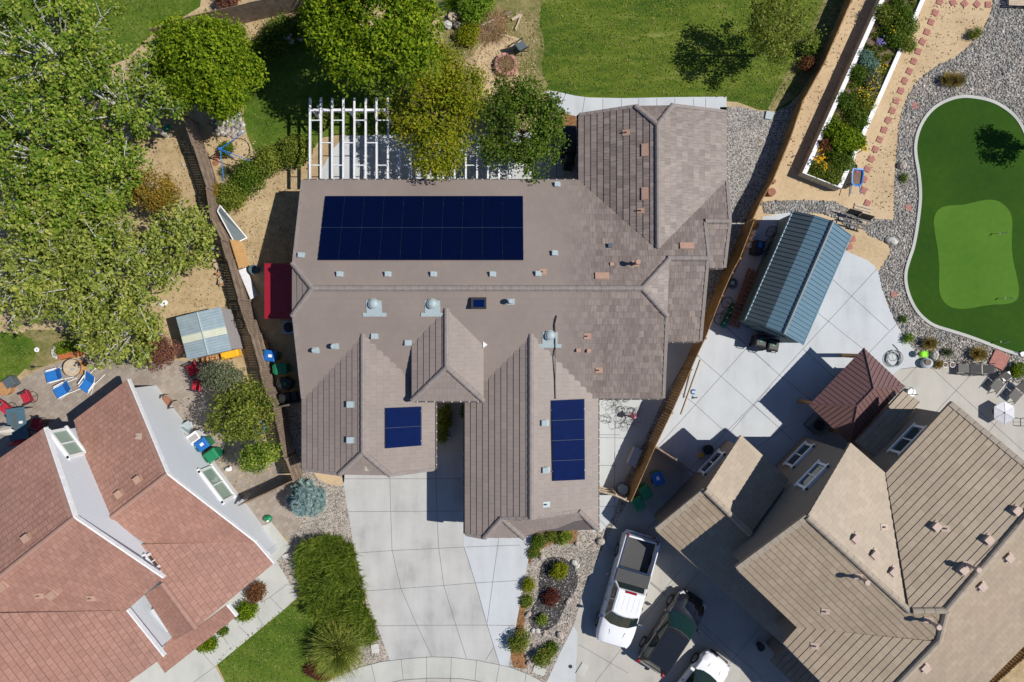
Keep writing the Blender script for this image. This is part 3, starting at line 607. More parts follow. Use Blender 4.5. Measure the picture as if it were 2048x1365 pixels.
def hitwall(th, axis, val, px, py):
    U = Vector((math.cos(th), math.sin(th), 0)); Vv = Vector((math.sin(th), -math.cos(th), 0)); n = U if axis == 'u' else Vv
    r = ray(px, py); k = val / r.dot(n); return Vector((0, 0, CAMH)) + r * k
def window(parent, th, axis, val, px, py, w, h, out, glassm, z=None, split=True):
    """window on a wall plane; `out` = +1/-1 outward along the axis"""
    U = Vector((math.cos(th), math.sin(th), 0)); Vv = Vector((math.sin(th), -math.cos(th), 0)); n, t = (U, Vv) if axis == 'u' else (Vv, U)
    c = hitwall(th, axis, val, px, py)
    if z: c.z = z
    rz = math.atan2(t.y, t.x); c0 = c + n * out * .05
    f = MB(); fw = .13
    for s in (-1, 1):
        q = c0 + t * s * (w / 2); f.box(q.x, q.y, c.z, fw, .12, h + fw, rz)
        f.box(c0.x, c0.y, c.z + s * h / 2, w + .3, .16, fw, rz)
    if split: f.box(c0.x, c0.y, c.z, .06, .09, h, rz)
    wn = f.build('window', M['white'], parent, world=True, fix=False)
    g_ = MB(); q = c + n * out * .03; g_.box(q.x, q.y, c.z, w - .05, .03, h - .05, rz); g_.build('pane', glassm, wn, world=True, fix=False)
    return wn
def vent_sq(parent, pl, px, py, m, s=.28, h=.16, rz=0, flange=True):
    c = pl.hit(px, py); mb = MB()
    if flange: 
        q = pl.at(c.x, c.y); t = MB(); e = s * .8
        pts = [pl.at(c.x + math.cos(rz) * a * e - math.sin(rz) * b_ * e, c.y + math.sin(rz) * a * e + math.cos(rz) * b_ * e, .055) for a, b_ in ((-1.0, -.7), (1.0, -.7), (1.0, .7), (-1.0, .7))]
        mb.prism([p + Vector((0, 0, -.05)) for p in pts], pts)
    mb.box(c.x, c.y, c.z + h / 2 + .03, s, s, h, rz); mb.box(c.x, c.y, c.z + h + .04, s * 1.12, s * 1.12, .03, rz)
    return mb.build('roof_vent', m, parent, world=True, fix=False)
def vent_pipe(parent, pl, px, py, m, h=.5, r=.05, capd=True, mf=None):
    c = pl.hit(px, py); mb = MB(); e = .18
    pts = [pl.at(c.x + a * e, c.y + b_ * e, .05) for a, b_ in ((-1, -.8), (1, -.8), (1, .8), (-1, .8))]
    mb.prism([p + Vector((0, 0, -.05)) for p in pts], pts)
    mb.cyl(c, c + Vector((0, 0, h)), r, r, 10)
    if capd: mb.cyl(c + Vector((0, 0, h)), c + Vector((0, 0, h + .12)), r * 2.0, r * 1.7, 14); mb.cyl(c + Vector((0, 0, h * .35)), c + Vector((0, 0, h * .35 + .05)), r * 1.6, r * 1.3, 12)
    return mb.build('vent_pipe', m, parent, world=True, fix=False)
def vent_dome(parent, pl, px, py, m):
    c = pl.hit(px, py); mb = MB(); e = .42
    pts = [pl.at(c.x + a * e, c.y - .1 + b_ * e, .055) for a, b_ in ((-.9, -1.1), (.9, -1.1), (.9, .6), (-.9, .6))]
    mb.prism([p + Vector((0, 0, -.05)) for p in pts], pts)
    pts = [pl.at(c.x + a, c.y - .52 + b_, .07) for a, b_ in ((-.58, -.1), (.58, -.1), (.58, .08), (-.58, .08))]
    mb.prism([p + Vector((0, 0, -.05)) for p in pts], pts)
    mb.cyl(c, c + Vector((0, 0, .16)), .22, .24, 20); mb.sph((c.x, c.y, c.z + .16), .23, 1, 1, .6, 20, 10)
    mb.ring((c.x, c.y, c.z + .16), .245, .02, 20, 6)
    return mb.build('roof_turbine', m, parent, world=True, smooth=False, fix=False)

PT = 1 / 3
# ================================================================== MAIN HOUSE
root = P(850, 620); MH = thing('main_house', 'central single-storey house with grey-brown tiled roof and navy solar panels', 'house', (root.x, root.y, 0))
ZE = 2.95
A = RP((603, 361), (1157, 361), ZE, PT, (850, 500))          # north slope
B = RP((603, 797), (1193, 797), ZE, PT, (850, 600))          # south slope
# use one consistent ridge: B through the mirror of A about y=2.56
B.A = Vector((0, -3.12, ZE))
ridL = A.hit(625, 577); ridR = A.hit(1285, 577)
gl = [A.hit(585, 527), ridL, B.hit(585, 632)]
h1 = A.hit(1338, 519); h2 = B.hit(1334, 632)
roofpart(MH, [H(A, [(603, 361), (1453, 361), (1460, 443), (1408, 443), (1418, 517), (1338, 519), (1285, 577), (625, 577), (585, 527)]),
              H(B, [(625, 577), (1285, 577), (1334, 632), (1326, 797), (603, 797), (585, 632)])], M['tile_main'])
# sub roofs of the east side
Cc = RP((1320, 683), (1401, 683), ZE, PT, (1370, 600)); Cc.A = Vector((0, 0.0, ZE)); Cc.A = Vector((0, P(0, 683, ZE).y, ZE))
Dd = RP((1414, 536), (1449, 536), ZE, PT, (1430, 480))
roofpart(MH, [H(Cc, [(1322, 517), (1418, 517), (1401, 683), (1322, 683)]), H(Dd, [(1400, 443), (1460, 443), (1449, 536), (1400, 536)])], M['tile_main'])
roofpart(MH, [gl], M['tile_main']); roofpart(MH, [[h1, ridR, h2]], M['tile_main'])
# north wing
W = RP((1157, 228), (1157, 361), ZE, PT, (1250, 300)); E = RP((1453, 222), (1453, 361), ZE, PT, (1350, 300))
nh = [W.hit(1271, 213), W.hit(1315, 250), E.hit(1345, 211)]
roofpart(MH, [H(W, [(1157, 228), (1157, 361), (1316, 499), (1315, 250), (1271, 213)]), H(E, [(1453, 222), (1453, 361), (1316, 499), (1315, 250), (1345, 211)]), nh], M['tile_main'])
# left garage
W1 = RP((604, 800), (604, 940), ZE, PT, (700, 850)); E1 = RP((870, 800), (870, 940), ZE, PT, (760, 850))
gh = [W1.hit(679, 949), W1.hit(726, 905), E1.hit(780, 951)]
roofpart(MH, [H(W1, [(726, 667), (604, 797), (604, 940), (679, 949), (726, 905)]), H(E1, [(726, 667), (870, 805), (870, 940), (780, 951), (726, 905)]), gh], M['tile_plain'])
# porch gable
ZP = 3.93; W2 = RP((824, 700), (824, 802), ZP, PT, (880, 750)); E2 = RP((967, 700), (967, 802), ZP, PT, (900, 750)); E2.A = Vector((P(967, 0, ZP).x, 0, ZP))
ph_ = [W2.hit(824, 802), W2.hit(893, 735), E2.hit(967, 802)]
roofpart(MH, [H(W2, [(893, 617), (824, 692), (824, 802), (893, 735)]), H(E2, [(893, 617), (967, 692), (967, 802), (893, 735)]), ph_], M['tile_plain'])
# right garage
W3 = RP((930, 800), (930, 1070), ZE, PT, (1000, 900)); E3 = RP((1196, 800), (1196, 1060), ZE, PT, (1100, 900))
f1 = W3.hit(968, 1076); f2 = W3.hit(1003, 1037); f3 = W3.hit(1062, 1037); f4 = E3.hit(1157, 1022); f5 = E3.hit(1196, 1060)
S3 = RP((1084, 1063), (1196, 1061), 2.93, .30, (1100, 1000))
roofpart(MH, [H(W3, [(1062, 667), (930, 799), (930, 1070), (968, 1076), (1003, 1037), (1062, 1037)]), H(E3, [(1062, 667), (1196, 799), (1196, 1060), (1157, 1022), (1062, 1037)]),
              [f1, f2, S3.hit(1047, 1076)], [f2, S3.hit(1040, 1034), f3, f4, f5, S3.hit(1084, 1063), S3.hit(1047, 1076)]], M['tile_plain'])
# fascia slabs
fb = MB()
for p in ([*H(A, [(603, 361), (1453, 361), (1460, 443), (1408, 443), (1418, 517), (1338, 519), (1285, 577), (625, 577), (585, 527)])], H(B, [(625, 577), (1285, 577), (1334, 632), (1326, 797), (603, 797), (585, 632)]),
          H(Cc, [(1322, 517), (1418, 517), (1401, 683), (1322, 683)]), H(Dd, [(1400, 443), (1460, 443), (1449, 536), (1400, 536)]),
          H(W, [(1157, 228), (1157, 361), (1316, 499), (1315, 250), (1271, 213)]), H(E, [(1453, 222), (1453, 361), (1316, 499), (1315, 250), (1345, 211)]), nh,
          H(W1, [(726, 667), (604, 797), (604, 940), (679, 949), (726, 905)]), H(E1, [(726, 667), (870, 805), (870, 940), (780, 951), (726, 905)]), gh,
          H(W2, [(893, 617), (824, 692), (824, 802), (893, 735)]), H(E2, [(893, 617), (967, 692), (967, 802), (893, 735)]), ph_,
          H(W3, [(1062, 667), (930, 799), (930, 1070), (968, 1076), (1003, 1037), (1062, 1037)]), H(E3, [(1062, 667), (1196, 799), (1196, 1060), (1157, 1022), (1062, 1037)]), [h1, ridR, h2], gl,
          [f1, f2, S3.hit(1047, 1076)], [f2, S3.hit(1040, 1034), f3, f4, f5, S3.hit(1084, 1063), S3.hit(1047, 1076)]): slab(fb, p)
fb.build('fascia', M['fascia_dark'], MH, world=True, fix=False)
# ridge and hip caps
A_ = A.hit
capobj(MH, [(ridL, ridR), (gl[0], ridL), (ridL, gl[2]), (h1, ridR), (ridR, h2), (A.hit(1335, 517), A.hit(1415, 517)), (A.hit(1410, 443), A.hit(1457, 443)),
            (W.hit(1316, 497), W.hit(1315, 250)), (nh[0], nh[1]), (nh[1], nh[2])], M['cap_main'], .14)
capobj(MH, [(W1.hit(726, 668), W1.hit(726, 905)), (gh[0], gh[1]), (gh[1], gh[2]), (W2.hit(893, 617), W2.hit(893, 735)), (ph_[0], ph_[1]), (ph_[1], ph_[2]),
            (W3.hit(1062, 668), f3), (f1, f2), (f2, S3.hit(1047, 1076)), (f4, f5)], M['cap_main'], .14)
# flat rake tiles (edge trim)
def rake(a, b_, w=.16, parent=MH, mat=M['cap_main']):
    rk = MB()
    d = (b_ - a); n = max(1, round(Vector(d).length / .42)); s = d / n
    side = Vector((-d.y, d.x, 0)).normalized() * w / 2
    for i in range(n):
        p, q = a + s * i, a + s * (i + 1); z = Vector((0, 0, .065)); z2 = Vector((0, 0, -.16))
        rk.prism([p - side + z2, q - side + z2, q + side + z2, p + side + z2], [p - side + z, q - side + z * .75, q + side + z * .75, p + side + z])
    rk.build('rake_tiles', mat, parent, world=True, fix=False)
for a, b_ in ((A.hit(606, 361), A.hit(588, 525)), (B.hit(588, 634), B.hit(606, 797)), (h2, B.hit(1327, 797)), (A.hit(1454, 363), A.hit(1460, 443)), (A.hit(1460, 443), Dd.hit(1449, 536)),
              (A.hit(1410, 443), A.hit(1418, 517)), (Cc.hit(1416, 517), Cc.hit(1401, 683)), (W.hit(1158, 230), nh[0]), (E.hit(1452, 224), nh[2]), (W1.hit(606, 939), gh[0]), (E1.hit(868, 939), gh[2]), (W3.hit(932, 1069), f1), (f3, f4), (f2, f3)): rake(a, b_)
# walls
wb = (M['stucco_main'], MH)
gable(wb, 0, -10.5, 7.3, -7.9, 2.9, 2.7, -2.56, 4.55)            # body: v = -y
gable(wb, 0, 3.9, 10.6, -11.6, -4.3, 2.7, 7.15, 4.0, along='v')
gable(wb, 0, -10.4, -4.35, 0, 6.5, 2.7, -7.35, 3.85, along='v')
gable(wb, 0, -2.0, 4.05, 0, 8.9, 2.7, 1.0, 3.8, along='v')
gable(wb, 0, 7.2, 9.2, -6.5, -.4, 2.6, -4.0, 3.9)
gable(wb, 0, 9.3, 10.6, -7.8, -4.1, 2.6, -6.0, 3.4)
gd = MB(); gd.box(-7.3, -6.52, 1.15, 4.9, .06, 2.3); gd.build('garage_door', M['white'], MH, world=True)
gd = MB(); gd.box(.8, -8.93, 1.15, 4.6, .06, 2.3); gd.build('garage_door', M['white'], MH, world=True)
# little lights along the eaves
def bulbs(mb, a, b_, st=.42, dz=-.05, s=.045):
    mb = MB(); L = (b_ - a).length; n = int(L / st); mb.tube([a + Vector((0, 0, dz)), b_ + Vector((0, 0, dz))], .008, 4)
    for i in range(n): p = a + (b_ - a) * ((i + .5) / n); mb.box(p.x, p.y, p.z + dz, s, s, s)
    mb.build('string_lights', M['white'], MH, world=True, fix=False)
for a, b_ in ((A.hit(610, 359), A.hit(1155, 359)), (W.hit(1155, 230), W.hit(1155, 358)), (E.hit(1455, 228), E.hit(1455, 360)), (Cc.hit(1335, 685), Cc.hit(1400, 685)), (Dd.hit(1420, 538), Dd.hit(1447, 538)), (B.hit(1200, 799), B.hit(1325, 799)),
              (W1.hit(602, 800), W1.hit(602, 940)), (E1.hit(873, 806), E1.hit(873, 938)), (W3.hit(928, 800), W3.hit(928, 1068)), (E3.hit(1198, 800), E3.hit(1198, 1058)), (W2.hit(826, 804), E2.hit(965, 804))): bulbs(None, a, b_)
def gutter(a, b_): MB().tube([a + Vector((0, 0, -.08)), b_ + Vector((0, 0, -.08))], .055, 6).build('gutter', M['fascia_dark'], MH, world=True, fix=False)
for a, b_ in ((A.hit(606, 359.5), A.hit(1156, 359.5)), (W.hit(1155.5, 230), W.hit(1155.5, 360)), (E.hit(1454.5, 228), E.hit(1454.5, 360)), (W1.hit(602.5, 800), W1.hit(602.5, 938)), (E1.hit(872, 806), E1.hit(872, 938)), (W3.hit(928.5, 800), W3.hit(928.5, 1068)), (E3.hit(1197.5, 800), E3.hit(1197.5, 1058)), (B.hit(1198, 798.5), B.hit(1325, 798.5)), (Cc.hit(1335, 684.5), Cc.hit(1400, 684.5)), (Dd.hit(1420, 537.5), Dd.hit(1447, 537.5)), (W2.hit(826, 803.5), E2.hit(965, 803.5))): gutter(a, b_)
# solar arrays
def solar(pl, corners, nu, nv, mcell, label):
    c = [pl.hit(*p) + Vector((0, 0, .13)) for p in corners]     # nw, ne, se, sw
    ar_ = MB()
    for t in (.12, .88):
        a = c[0].lerp(c[3], t); b_ = c[1].lerp(c[2], t); ar_.tube([a + Vector((0, 0, -.06)), b_ + Vector((0, 0, -.06))], .03, 5)
        for k in range(5):
            q = a.lerp(b_, k / 4); ar_.box(q.x, q.y, q.z - .1, .05, .05, .12)
    root_ = ar_.build('solar_array', M['alu'], MH, world=True, fix=False); root_['label'] = label
    n = (c[1] - c[0]).cross(c[3] - c[0]).normalized(); n = n if n.z > 0 else -n
    for i in range(nu):
        for j in range(nv):
            g0, g1 = (i + .02) / nu, (i + .98) / nu; e0, e1 = (j + .012) / nv, (j + .988) / nv
            q = [c[0].lerp(c[1], s).lerp(c[3].lerp(c[2], s), t) for s, t in ((g0, e0), (g1, e0), (g1, e1), (g0, e1))]
            m = MB(); m.prism([x - n * .035 for x in q], q); fr = m
            # frame lip and cells in one mesh through a thin raised border is sub-pixel: cells only, gaps read as frame
            fr.build('solar_panel', mcell, root_, world=True, fix=False)
    bk = [pl.hit(*p) + Vector((0, 0, .085)) for p in corners]
    m = MB(); m.prism([x - n * .02 for x in bk], bk); m.build('back_frame', M['panel_gap'], root_, world=True, fix=False)
solar(A, [(652, 393), (1046, 393), (1047, 521), (637, 521)], 10, 2, M['solar'], 'large ten by two block of navy panels')
solar(E1, [(771, 816), (844, 813), (844, 891), (771, 897)], 1, 2, M['solar2'], 'small pair of blue panels')
solar(E3, [(1102, 801), (1169, 798), (1170, 959), (1105, 962)], 1, 4, M['solar2'], 'column of four blue panels')
# roof vents
for x, y in ((680, 549), (776, 549), (867, 549), (985, 549), (1076, 548), (1109, 507), (603, 511), (1114, 370)): vent_sq(MH, A, x, y, M['galv'], .22, .14)
for x, y in ((749, 673), (816, 686)): vent_sq(MH, B, x, y, M['galv'], .24, .12)
for x, y in ((701, 809), (701, 880)): vent_sq(MH, W1, x, y, M['galv'], .28, .12)
for x, y in ((1089, 846), (1091, 940)): vent_sq(MH, E3, x, y, M['galv'], .26, .16)
for x, y in ((748, 608), (865, 608), (1100, 671)): vent_dome(MH, B, x, y, M['galv'])
vent_pipe(MH, B, 1022, 604, M['galv'], .45, .07); vent_pipe(MH, B, 671, 693, M['galv'], .35, .07); vent_pipe(MH, B, 632, 701, M['galv'], .3, .06); vent_pipe(MH, E3, 1093, 1009, M['galv'], .25, .04, False)
vent_pipe(MH, A, 1086, 544, M['terracotta'], .3, .03, False); vent_pipe(MH, A, 1270, 528, M['terracotta'], .75, .07); vent_sq(MH, A, 1223, 529, M['terracotta'], .14, .06); vent_sq(MH, A, 1220, 492, M['alu'], .2, .14, flange=False)
vent_pipe(MH, B, 1175, 673, M['terracotta'], .25, .035, False); vent_sq(MH, B, 1156, 701, M['terracotta'], .16, .1); vent_sq(MH, B, 1177, 702, M['terracotta'], .16, .1); vent_pipe(MH, B, 1198, 741, M['terracotta'], .25, .03, False)
vent_pipe(MH, W, 1252, 266, M['terracotta'], .3, .035, False); vent_pipe(MH, W, 1281, 422, M['terracotta'], .3, .035, False)
for pl, x, y, w, h in ((W, 1289, 301, .32, .62), (W, 1289, 388, .32, .62), (A, 1373, 492, .68, .32), (A, 1204, 552, .68, .32)):
    c = pl.hit(x, y); m = MB(); pts = [pl.at(c.x + a * w / 2, c.y + b_ * h / 2, .10) for a, b_ in ((-1, -1), (1, -1), (1, 1), (-1, 1))]; m.prism([p + Vector((0, 0, -.09)) for p in pts], pts); m.build('flush_vent', M['terracotta'], MH, world=True, fix=False)
# skylight-like attic fan
c = B.hit(958, 608); m = MB(); m.box(c.x, c.y, c.z + .14, .72, .52, .26); m.box(c.x, c.y + .02, c.z + .29, .76, .56, .03); fan = m.build('attic_fan', M['blk'], MH, world=True, bevel=.01); m = MB(); m.box(c.x + .02, c.y, c.z + .315, .52, .36, .02); m.build('fan_solar_cell', M['solar2'], fan, world=True)
m = MB(); q = [B.hit(1113, 632), B.hit(1109, 648), B.hit(1110, 700), E3.hit(1110, 760), E3.hit(1111, 798)]; m.tube([p + Vector((0, 0, .09)) for p in q], .03, 6); m.build('conduit', M['blk'], MH, world=True, fix=False)
# white flashing corner at porch
c = B.hit(971, 690); m = MB(); m.prism([c + Vector((-.12, -.16, .02)), c + Vector((.1, 0, .02)), c + Vector((-.12, .16, .02))], [c + Vector((-.12, -.16, .1)), c + Vector((.1, 0, .1)), c + Vector((-.12, .16, .1))]); m.build('flashing', M['white'], MH, world=True, fix=False)
# red lean-to
RL = thing('lean_to', 'dark red corrugated lean-to roof against west wall of central house', 'lean-to', tuple(P(555, 583).xy) + (0,))
zr0, zr1 = 1.9, 2.15; a = [P(529, 527, zr0), P(584, 527, zr1), P(584, 638, zr1), P(529, 638, zr0)]; a = [P(529, 527, zr0), Vector((-10.55, P(0, 527, zr1).y, zr1)), Vector((-10.55, P(0, 638, zr1).y, zr1)), P(529, 638, zr0)]
m = MB(); nr = 28
for i in range(nr * 2 + 1):
    pass
L0, L1 = a[0], a[3]; prof = []
for i in range(nr * 2):
    t = i / (nr * 2 - 1); dz = .025 if i % 2 else 0
    prof.append((L0.lerp(L1, t) + Vector((0, 0, dz)), a[1].lerp(a[2], t) + Vector((0, 0, dz))))
vs = [p for q in prof for p in q] + [p - Vector((0, 0, .03)) for q in prof for p in q]; n = len(prof); fs = [(2 * i, 2 * i + 1, 2 * i + 3, 2 * i + 2) for i in range(n - 1)] + [(2 * n + 2 * i, 2 * n + 2 * i + 2, 2 * n + 2 * i + 3, 2 * n + 2 * i + 1) for i in range(n - 1)]
m.add(vs, fs); m.build('roof_sheet', M['red_metal'], RL, world=True, fix=False)
for p in (P(532, 531, 2.3), P(532, 583, 2.3), P(532, 634, 2.3)):
    m = MB(); m.box(p.x, p.y, .93, .09, .09, 1.86); m.build('post', M['wood_dark'], RL, world=True)

# ================================================================== LEFT HOUSE
TL = math.atan2(.62, .78)
root = P(150, 1150); LH = thing('left_house', 'two-storey house with salmon tiled roofs and pale grey stucco walls', 'house', (root.x, root.y, 0))
q = .38
Nn = RP((148, 841), (255, 760), 2.9, q, (200, 900)); d = (P(255, 760, 2.9) - P(148, 841, 2.9)).normalized(); Vd = Vector((d.y, -d.x, 0))
def line_plane(pt, dirv, z, pitch):   # plane with eave through world point, uphill direction dirv
    r = RP.__new__(RP); r.A = Vector(pt); r.up = Vector(dirv).normalized(); r.pitch = pitch; r.nrm = Vector((-r.up.x * pitch, -r.up.y * pitch, 1)).normalized(); return r
ridz = Nn.hit(278, 992)
Ss = line_plane(ridz, -Vd, 0, q)          # S slope passes through the same ridge
P4 = line_plane(P(528, 1105, 2.9), -d, 0, q)
r4 = P4.hit(357, 1211); P6 = line_plane(r4, d, 0, q)
low = [H(Nn, [(148, 841), (255, 760), (334, 949), (221, 1037), (165, 900)]),
       H(Ss, [(221, 1037), (334, 949), (509, 1084), (293, 1089), (250, 1060)])]
val = [Ss.hit(293, 1089), Ss.hit(509, 1084)]
p4 = [P4.hit(280, 1089), P4.hit(509, 1084), P4.hit(547, 1128), P4.hit(391, 1257), P4.hit(324, 1167)]
p6 = [P6.hit(324, 1167), P6.hit(391, 1257), P6.hit(349, 1281), P6.hit(290, 1191)]
roofpart(LH, low, M['tile_red'], .29, .03); roofpart(LH, [p4, p6], M['tile_red'], .29, .03)
P5 = line_plane(P(400, 1280, 2.45), -Vd, 0, .25)
p5 = H(P5, [(340, 1275), (391, 1257), (453, 1211), (472, 1234), (330, 1346), (312, 1320)])
roofpart(LH, [p5], M['tile_red'], .29, .03, label='narrow porch roof strip')
Nu = line_plane(P(88, 857, 5.5), Vd, 0, q); Pr = Nu.hit(74, 1095)
P1 = line_plane(Pr, -Vd, 0, q)
P2 = line_plane(P(290, 1266, 5.5), -d, 0, q)
un = H(Nu, [(88, 857), (148, 1036), (-60, 1201), (-60, 958)])
u1 = H(P1, [(148, 1036), (326, 1157), (253, 1221), (-60, 1228), (-60, 1201)])
u2 = H(P2, [(-60, 1228), (253, 1221), (327, 1314), (256, 1366), (120, 1465), (-60, 1465)])
roofpart(LH, [un, u1], M['tile_red'], .29, .03); roofpart(LH, [u2], M['tile_red'], .29, .03)
fb = MB()
for p in low + [p4, p6, p5, un, u1, u2]: slab(fb, p, .16)
fb.build('fascia', M['fascia_tan'], LH, world=True, fix=False)
def trim(mb, a, b_, w=.07, t=.2):
    mb = MB()
    side = Vector((-(b_ - a).y, (b_ - a).x, 0)).normalized() * w / 2; u = Vector((0, 0, .06)); dn = Vector((0, 0, -t))
    mb.prism([a - side + dn, b_ - side + dn, b_ + side + dn, a + side + dn], [a - side + u, b_ - side + u, b_ + side + u, a + side + u])
    mb.build('white_trim', M['fascia_white'], LH, world=True, fix=False)
for a, b_ in ((un[0], un[1]), (un[1], u1[1]), (u2[1], u2[2]), (low[0][1], low[0][2]), (low[0][2], low[1][2]), (p4[1], p4[2]), (p5[2], p5[3])): trim(None, a + d * .05, b_ + d * .05)
capobj(LH, [(low[0][3], low[0][2]), (p4[4], p4[3]), (un[2], un[1])], M['cap_red'], .13)
for a, b_ in ((un[0], un[1]), (low[0][1], low[0][2])): rake(a - d * .12, b_ - d * .12, .2, LH, M['cap_red'])
wb = (M['stucco_white'], LH); th = math.atan2(d.y, d.x); Ud = d; uu = lambda p: p.dot(Ud); vv = lambda p: p.dot(Vd)
uE = uu(low[0][2]) - .06; uU = uu(un[1]) - .06; vN = vv(low[0][0]) + .35
gable(wb, th, -30, uE, vN, vv(P(509, 1084, 2.9)) - .2, 2.75, vv(ridz), ridz.z - .2)
gable(wb, th, -45, uU, vN, vv(u1[1]) - .25, 5.35, vv(Pr), Pr.z - .2)
gable(wb, th, uU - 8, uu(P2.A) - .4, vv(u1[1]) - 3, vv(u2[2]) - .4, 5.3, uU - 6, 7.0, along='v')
gable(wb, th, uu(r4) * 2 - uu(P4.A) + .3, uE - .02, vv(P(509, 1084, 2.9)) - .4, vv(p4[2]) - .5, 2.75, uu(r4), r4.z - .2, along='v')
window(LH, th, 'u', uE, 433, 969, 2.0, 1.5, 1, M['glass_green'])
window(LH, th, 'u', uU, 134, 887, 1.5, 1.3, 1, M['glass_green'])
window(LH, th, 'u', uU, 304, 1124, .75, .6, 1, M['glass'])
for pl, x, y in ((Nu, 55, 1076), (Nn, 240, 988), (Nn, 277, 959)): vent_sq(LH, pl, x, y, M['terracotta'], .3, .12, th)
for x, y in ((5, 1173), (105, 1190)): vent_sq(LH, P1, x, y, M['terracotta'], .32, .08, th)
vent_pipe(LH, P1, 80, 1192, M['terracotta'], .22, .04, False); vent_pipe(LH, P1, 183, 1197, M['terracotta'], .22, .04, False); vent_pipe(LH, Nn, 278, 873, M['pinkvent'], .25, .03, False)
# side wall stub between the house corner and path
m = MB(); a, b_ = P(551, 1086, 1.2), P(528, 1118, 1.2); c = [P(524, 1107, 0), P(553, 1084, 0)]
ST = thing('entry_wall', 'low pale stucco wall with dark cap beside the salmon roof corner', 'wall', tuple(P(540, 1100).xy) + (0,))
w0, w1 = P(520, 1122), P(556, 1092); dd = (w1 - w0).normalized(); nn = Vector((-dd.y, dd.x, 0)) * .13
m.prism([w0 - nn, w1 - nn, w1 + nn, w0 + nn], [p + Vector((0, 0, 1.3)) for p in (w0 - nn, w1 - nn, w1 + nn, w0 + nn)]); m.build('wall_face', M['stucco_white'], ST, world=True)
m = MB(); m.prism([p + Vector((0, 0, 1.3)) for p in (w0 - nn * 1.3, w1 - nn * 1.3, w1 + nn * 1.3, w0 + nn * 1.3)], [p + Vector((0, 0, 1.36)) for p in (w0 - nn * 1.3, w1 - nn * 1.3, w1 + nn * 1.3, w0 + nn * 1.3)]); m.build('wall_cap', M['white'], ST, world=True)

# ================================================================== RIGHT HOUSE
root = P(1750, 1150); RH = thing('right_house', 'two-storey house with sand-coloured tiled roofs and tan stucco walls', 'house', (root.x, root.y, 0))
Ur = (P(1902, 805, 5.5) - P(1771, 947, 5.5)).normalized(); Ur = Vector((.695, .719, 0)).normalized(); Vr = Vector((Ur.y, -Ur.x, 0)); thr = math.atan2(Ur.y, Ur.x)
SW = line_plane(P(1533, 1196, 5.5), Ur, 0, PT); rid = SW.hit(1716, 1128)
NE = line_plane(P(1736, 916, 5.5), -Ur, 0, PT)
NW = line_plane(P(1836, 876, 5.5), Vr, 0, PT); ridm = NW.hit(1970, 1130)
NL = line_plane(P(1580, 1271, 5.5), Vr, 0, PT); ridl = NL.hit(1838, 1324)
SE = line_plane(ridm, -Vr, 0, PT)
swp = H(SW, [(1472, 1138), (1614, 1034), (1818, 1222), (1892, 1222), (1877, 1283), (1594, 1255)])
nep = H(NE, [(1701, 886), (1771, 947), (1819, 1222), (1614, 1034)])
nwp = H(NW, [(1771, 947), (1902, 805), (2200, 1050 - 0), (2085, 995), (1892, 1221), (1819, 1222)])
nwp = H(NW, [(1771, 947), (1902, 805), (2085, 958), (2085, 993), (1892, 1221), (1819, 1222)])
nlp = H(NL, [(1594, 1255), (1877, 1284), (1730, 1437), (1700, 1425), (1566, 1287)])
sep = H(SE, [(2085, 993), (1892, 1221), (1877, 1284), (1730, 1437), (1900, 1445), (1975, 1365), (2085, 1254)])
for ps, mt in (([swp, nlp], M['tile_tan']), ([nep], M['tile_tan']), ([nwp], M['tile_tan']), ([sep], M['tile_tan'])): roofpart(RH, ps, mt, .31, .026)
# garage roof (single storey)
GN = line_plane(P(1482, 871, 2.95), -Ur, 0, PT); GS = line_plane(P(1311, 1061, 2.95), Ur, 0, PT)
gn = H(GN, [(1482, 871), (1578, 960), (1500, 1068), (1410, 981)]); gs = H(GS, [(1410, 981), (1500, 1068), (1660, 1215), (1566, 1289), (1311, 1061)])
roofpart(RH, [gn], M['tile_tan'], .31, .026); roofpart(RH, [gs], M['tile_tan'], .31, .026)
LT = line_plane(P(1712, 886, 2.9), Vr, 0, .18); lt = H(LT, [(1712, 885), (1806, 782), (1840, 804), (1752, 916)])
roofpart(RH, [lt], M['tile_tan'], .31, .026, label='lean-to roof strip behind the brown gazebo')
PF = line_plane(P(1541, 1323, 2.6), Vr, 0, .2); pf = H(PF, [(1541, 1323), (1568, 1296), (1640, 1365), (1700, 1430), (1650, 1430)])
roofpart(RH, [pf], M['tile_tan'], .31, .026)
fb = MB()
for p in (swp, nlp, nep, nwp, sep, gn, gs, lt, pf): slab(fb, p, .16)
fb.build('fascia', M['fascia_tan'], RH, world=True, fix=False)
capobj(RH, [(SW.hit(1614, 1034), SW.hit(1818, 1222)), (NW.hit(1825, 1222), NW.hit(1892, 1221)), (NW.hit(1892, 1221), NW.hit(2085, 993)), (SW.hit(1892, 1222), SW.hit(1877, 1283)), (NL.hit(1877, 1284), NL.hit(1730, 1437)), (GN.hit(1410, 981), GN.hit(1500, 1068))], M['cap_tan'], .15)
for a, b_ in ((NW.hit(1900, 807), NW.hit(2080, 956)), (SW.hit(1474, 1138), SW.hit(1614, 1034)), (GS.hit(1313, 1060), GS.hit(1410, 981))): rake(a, b_, .25, RH, M['cap_tan'])
wb = (M['stucco_tan'], RH); ur = lambda p: p.dot(Ur); vr = lambda p: p.dot(Vr)
v15 = vr(nep[0]) + .4
gable(wb, thr, ur(SW.A) + .35, ur(NE.A) - .35, v15, vr(ridm), 5.35, ur(rid), rid.z - .2, along='v')
gable(wb, thr, 5.1, ur(nwp[1]) - .4, vr(NW.A) + .35, 2 * vr(ridm) - vr(NW.A) - .35, 5.35, vr(ridm), ridm.z - .2)
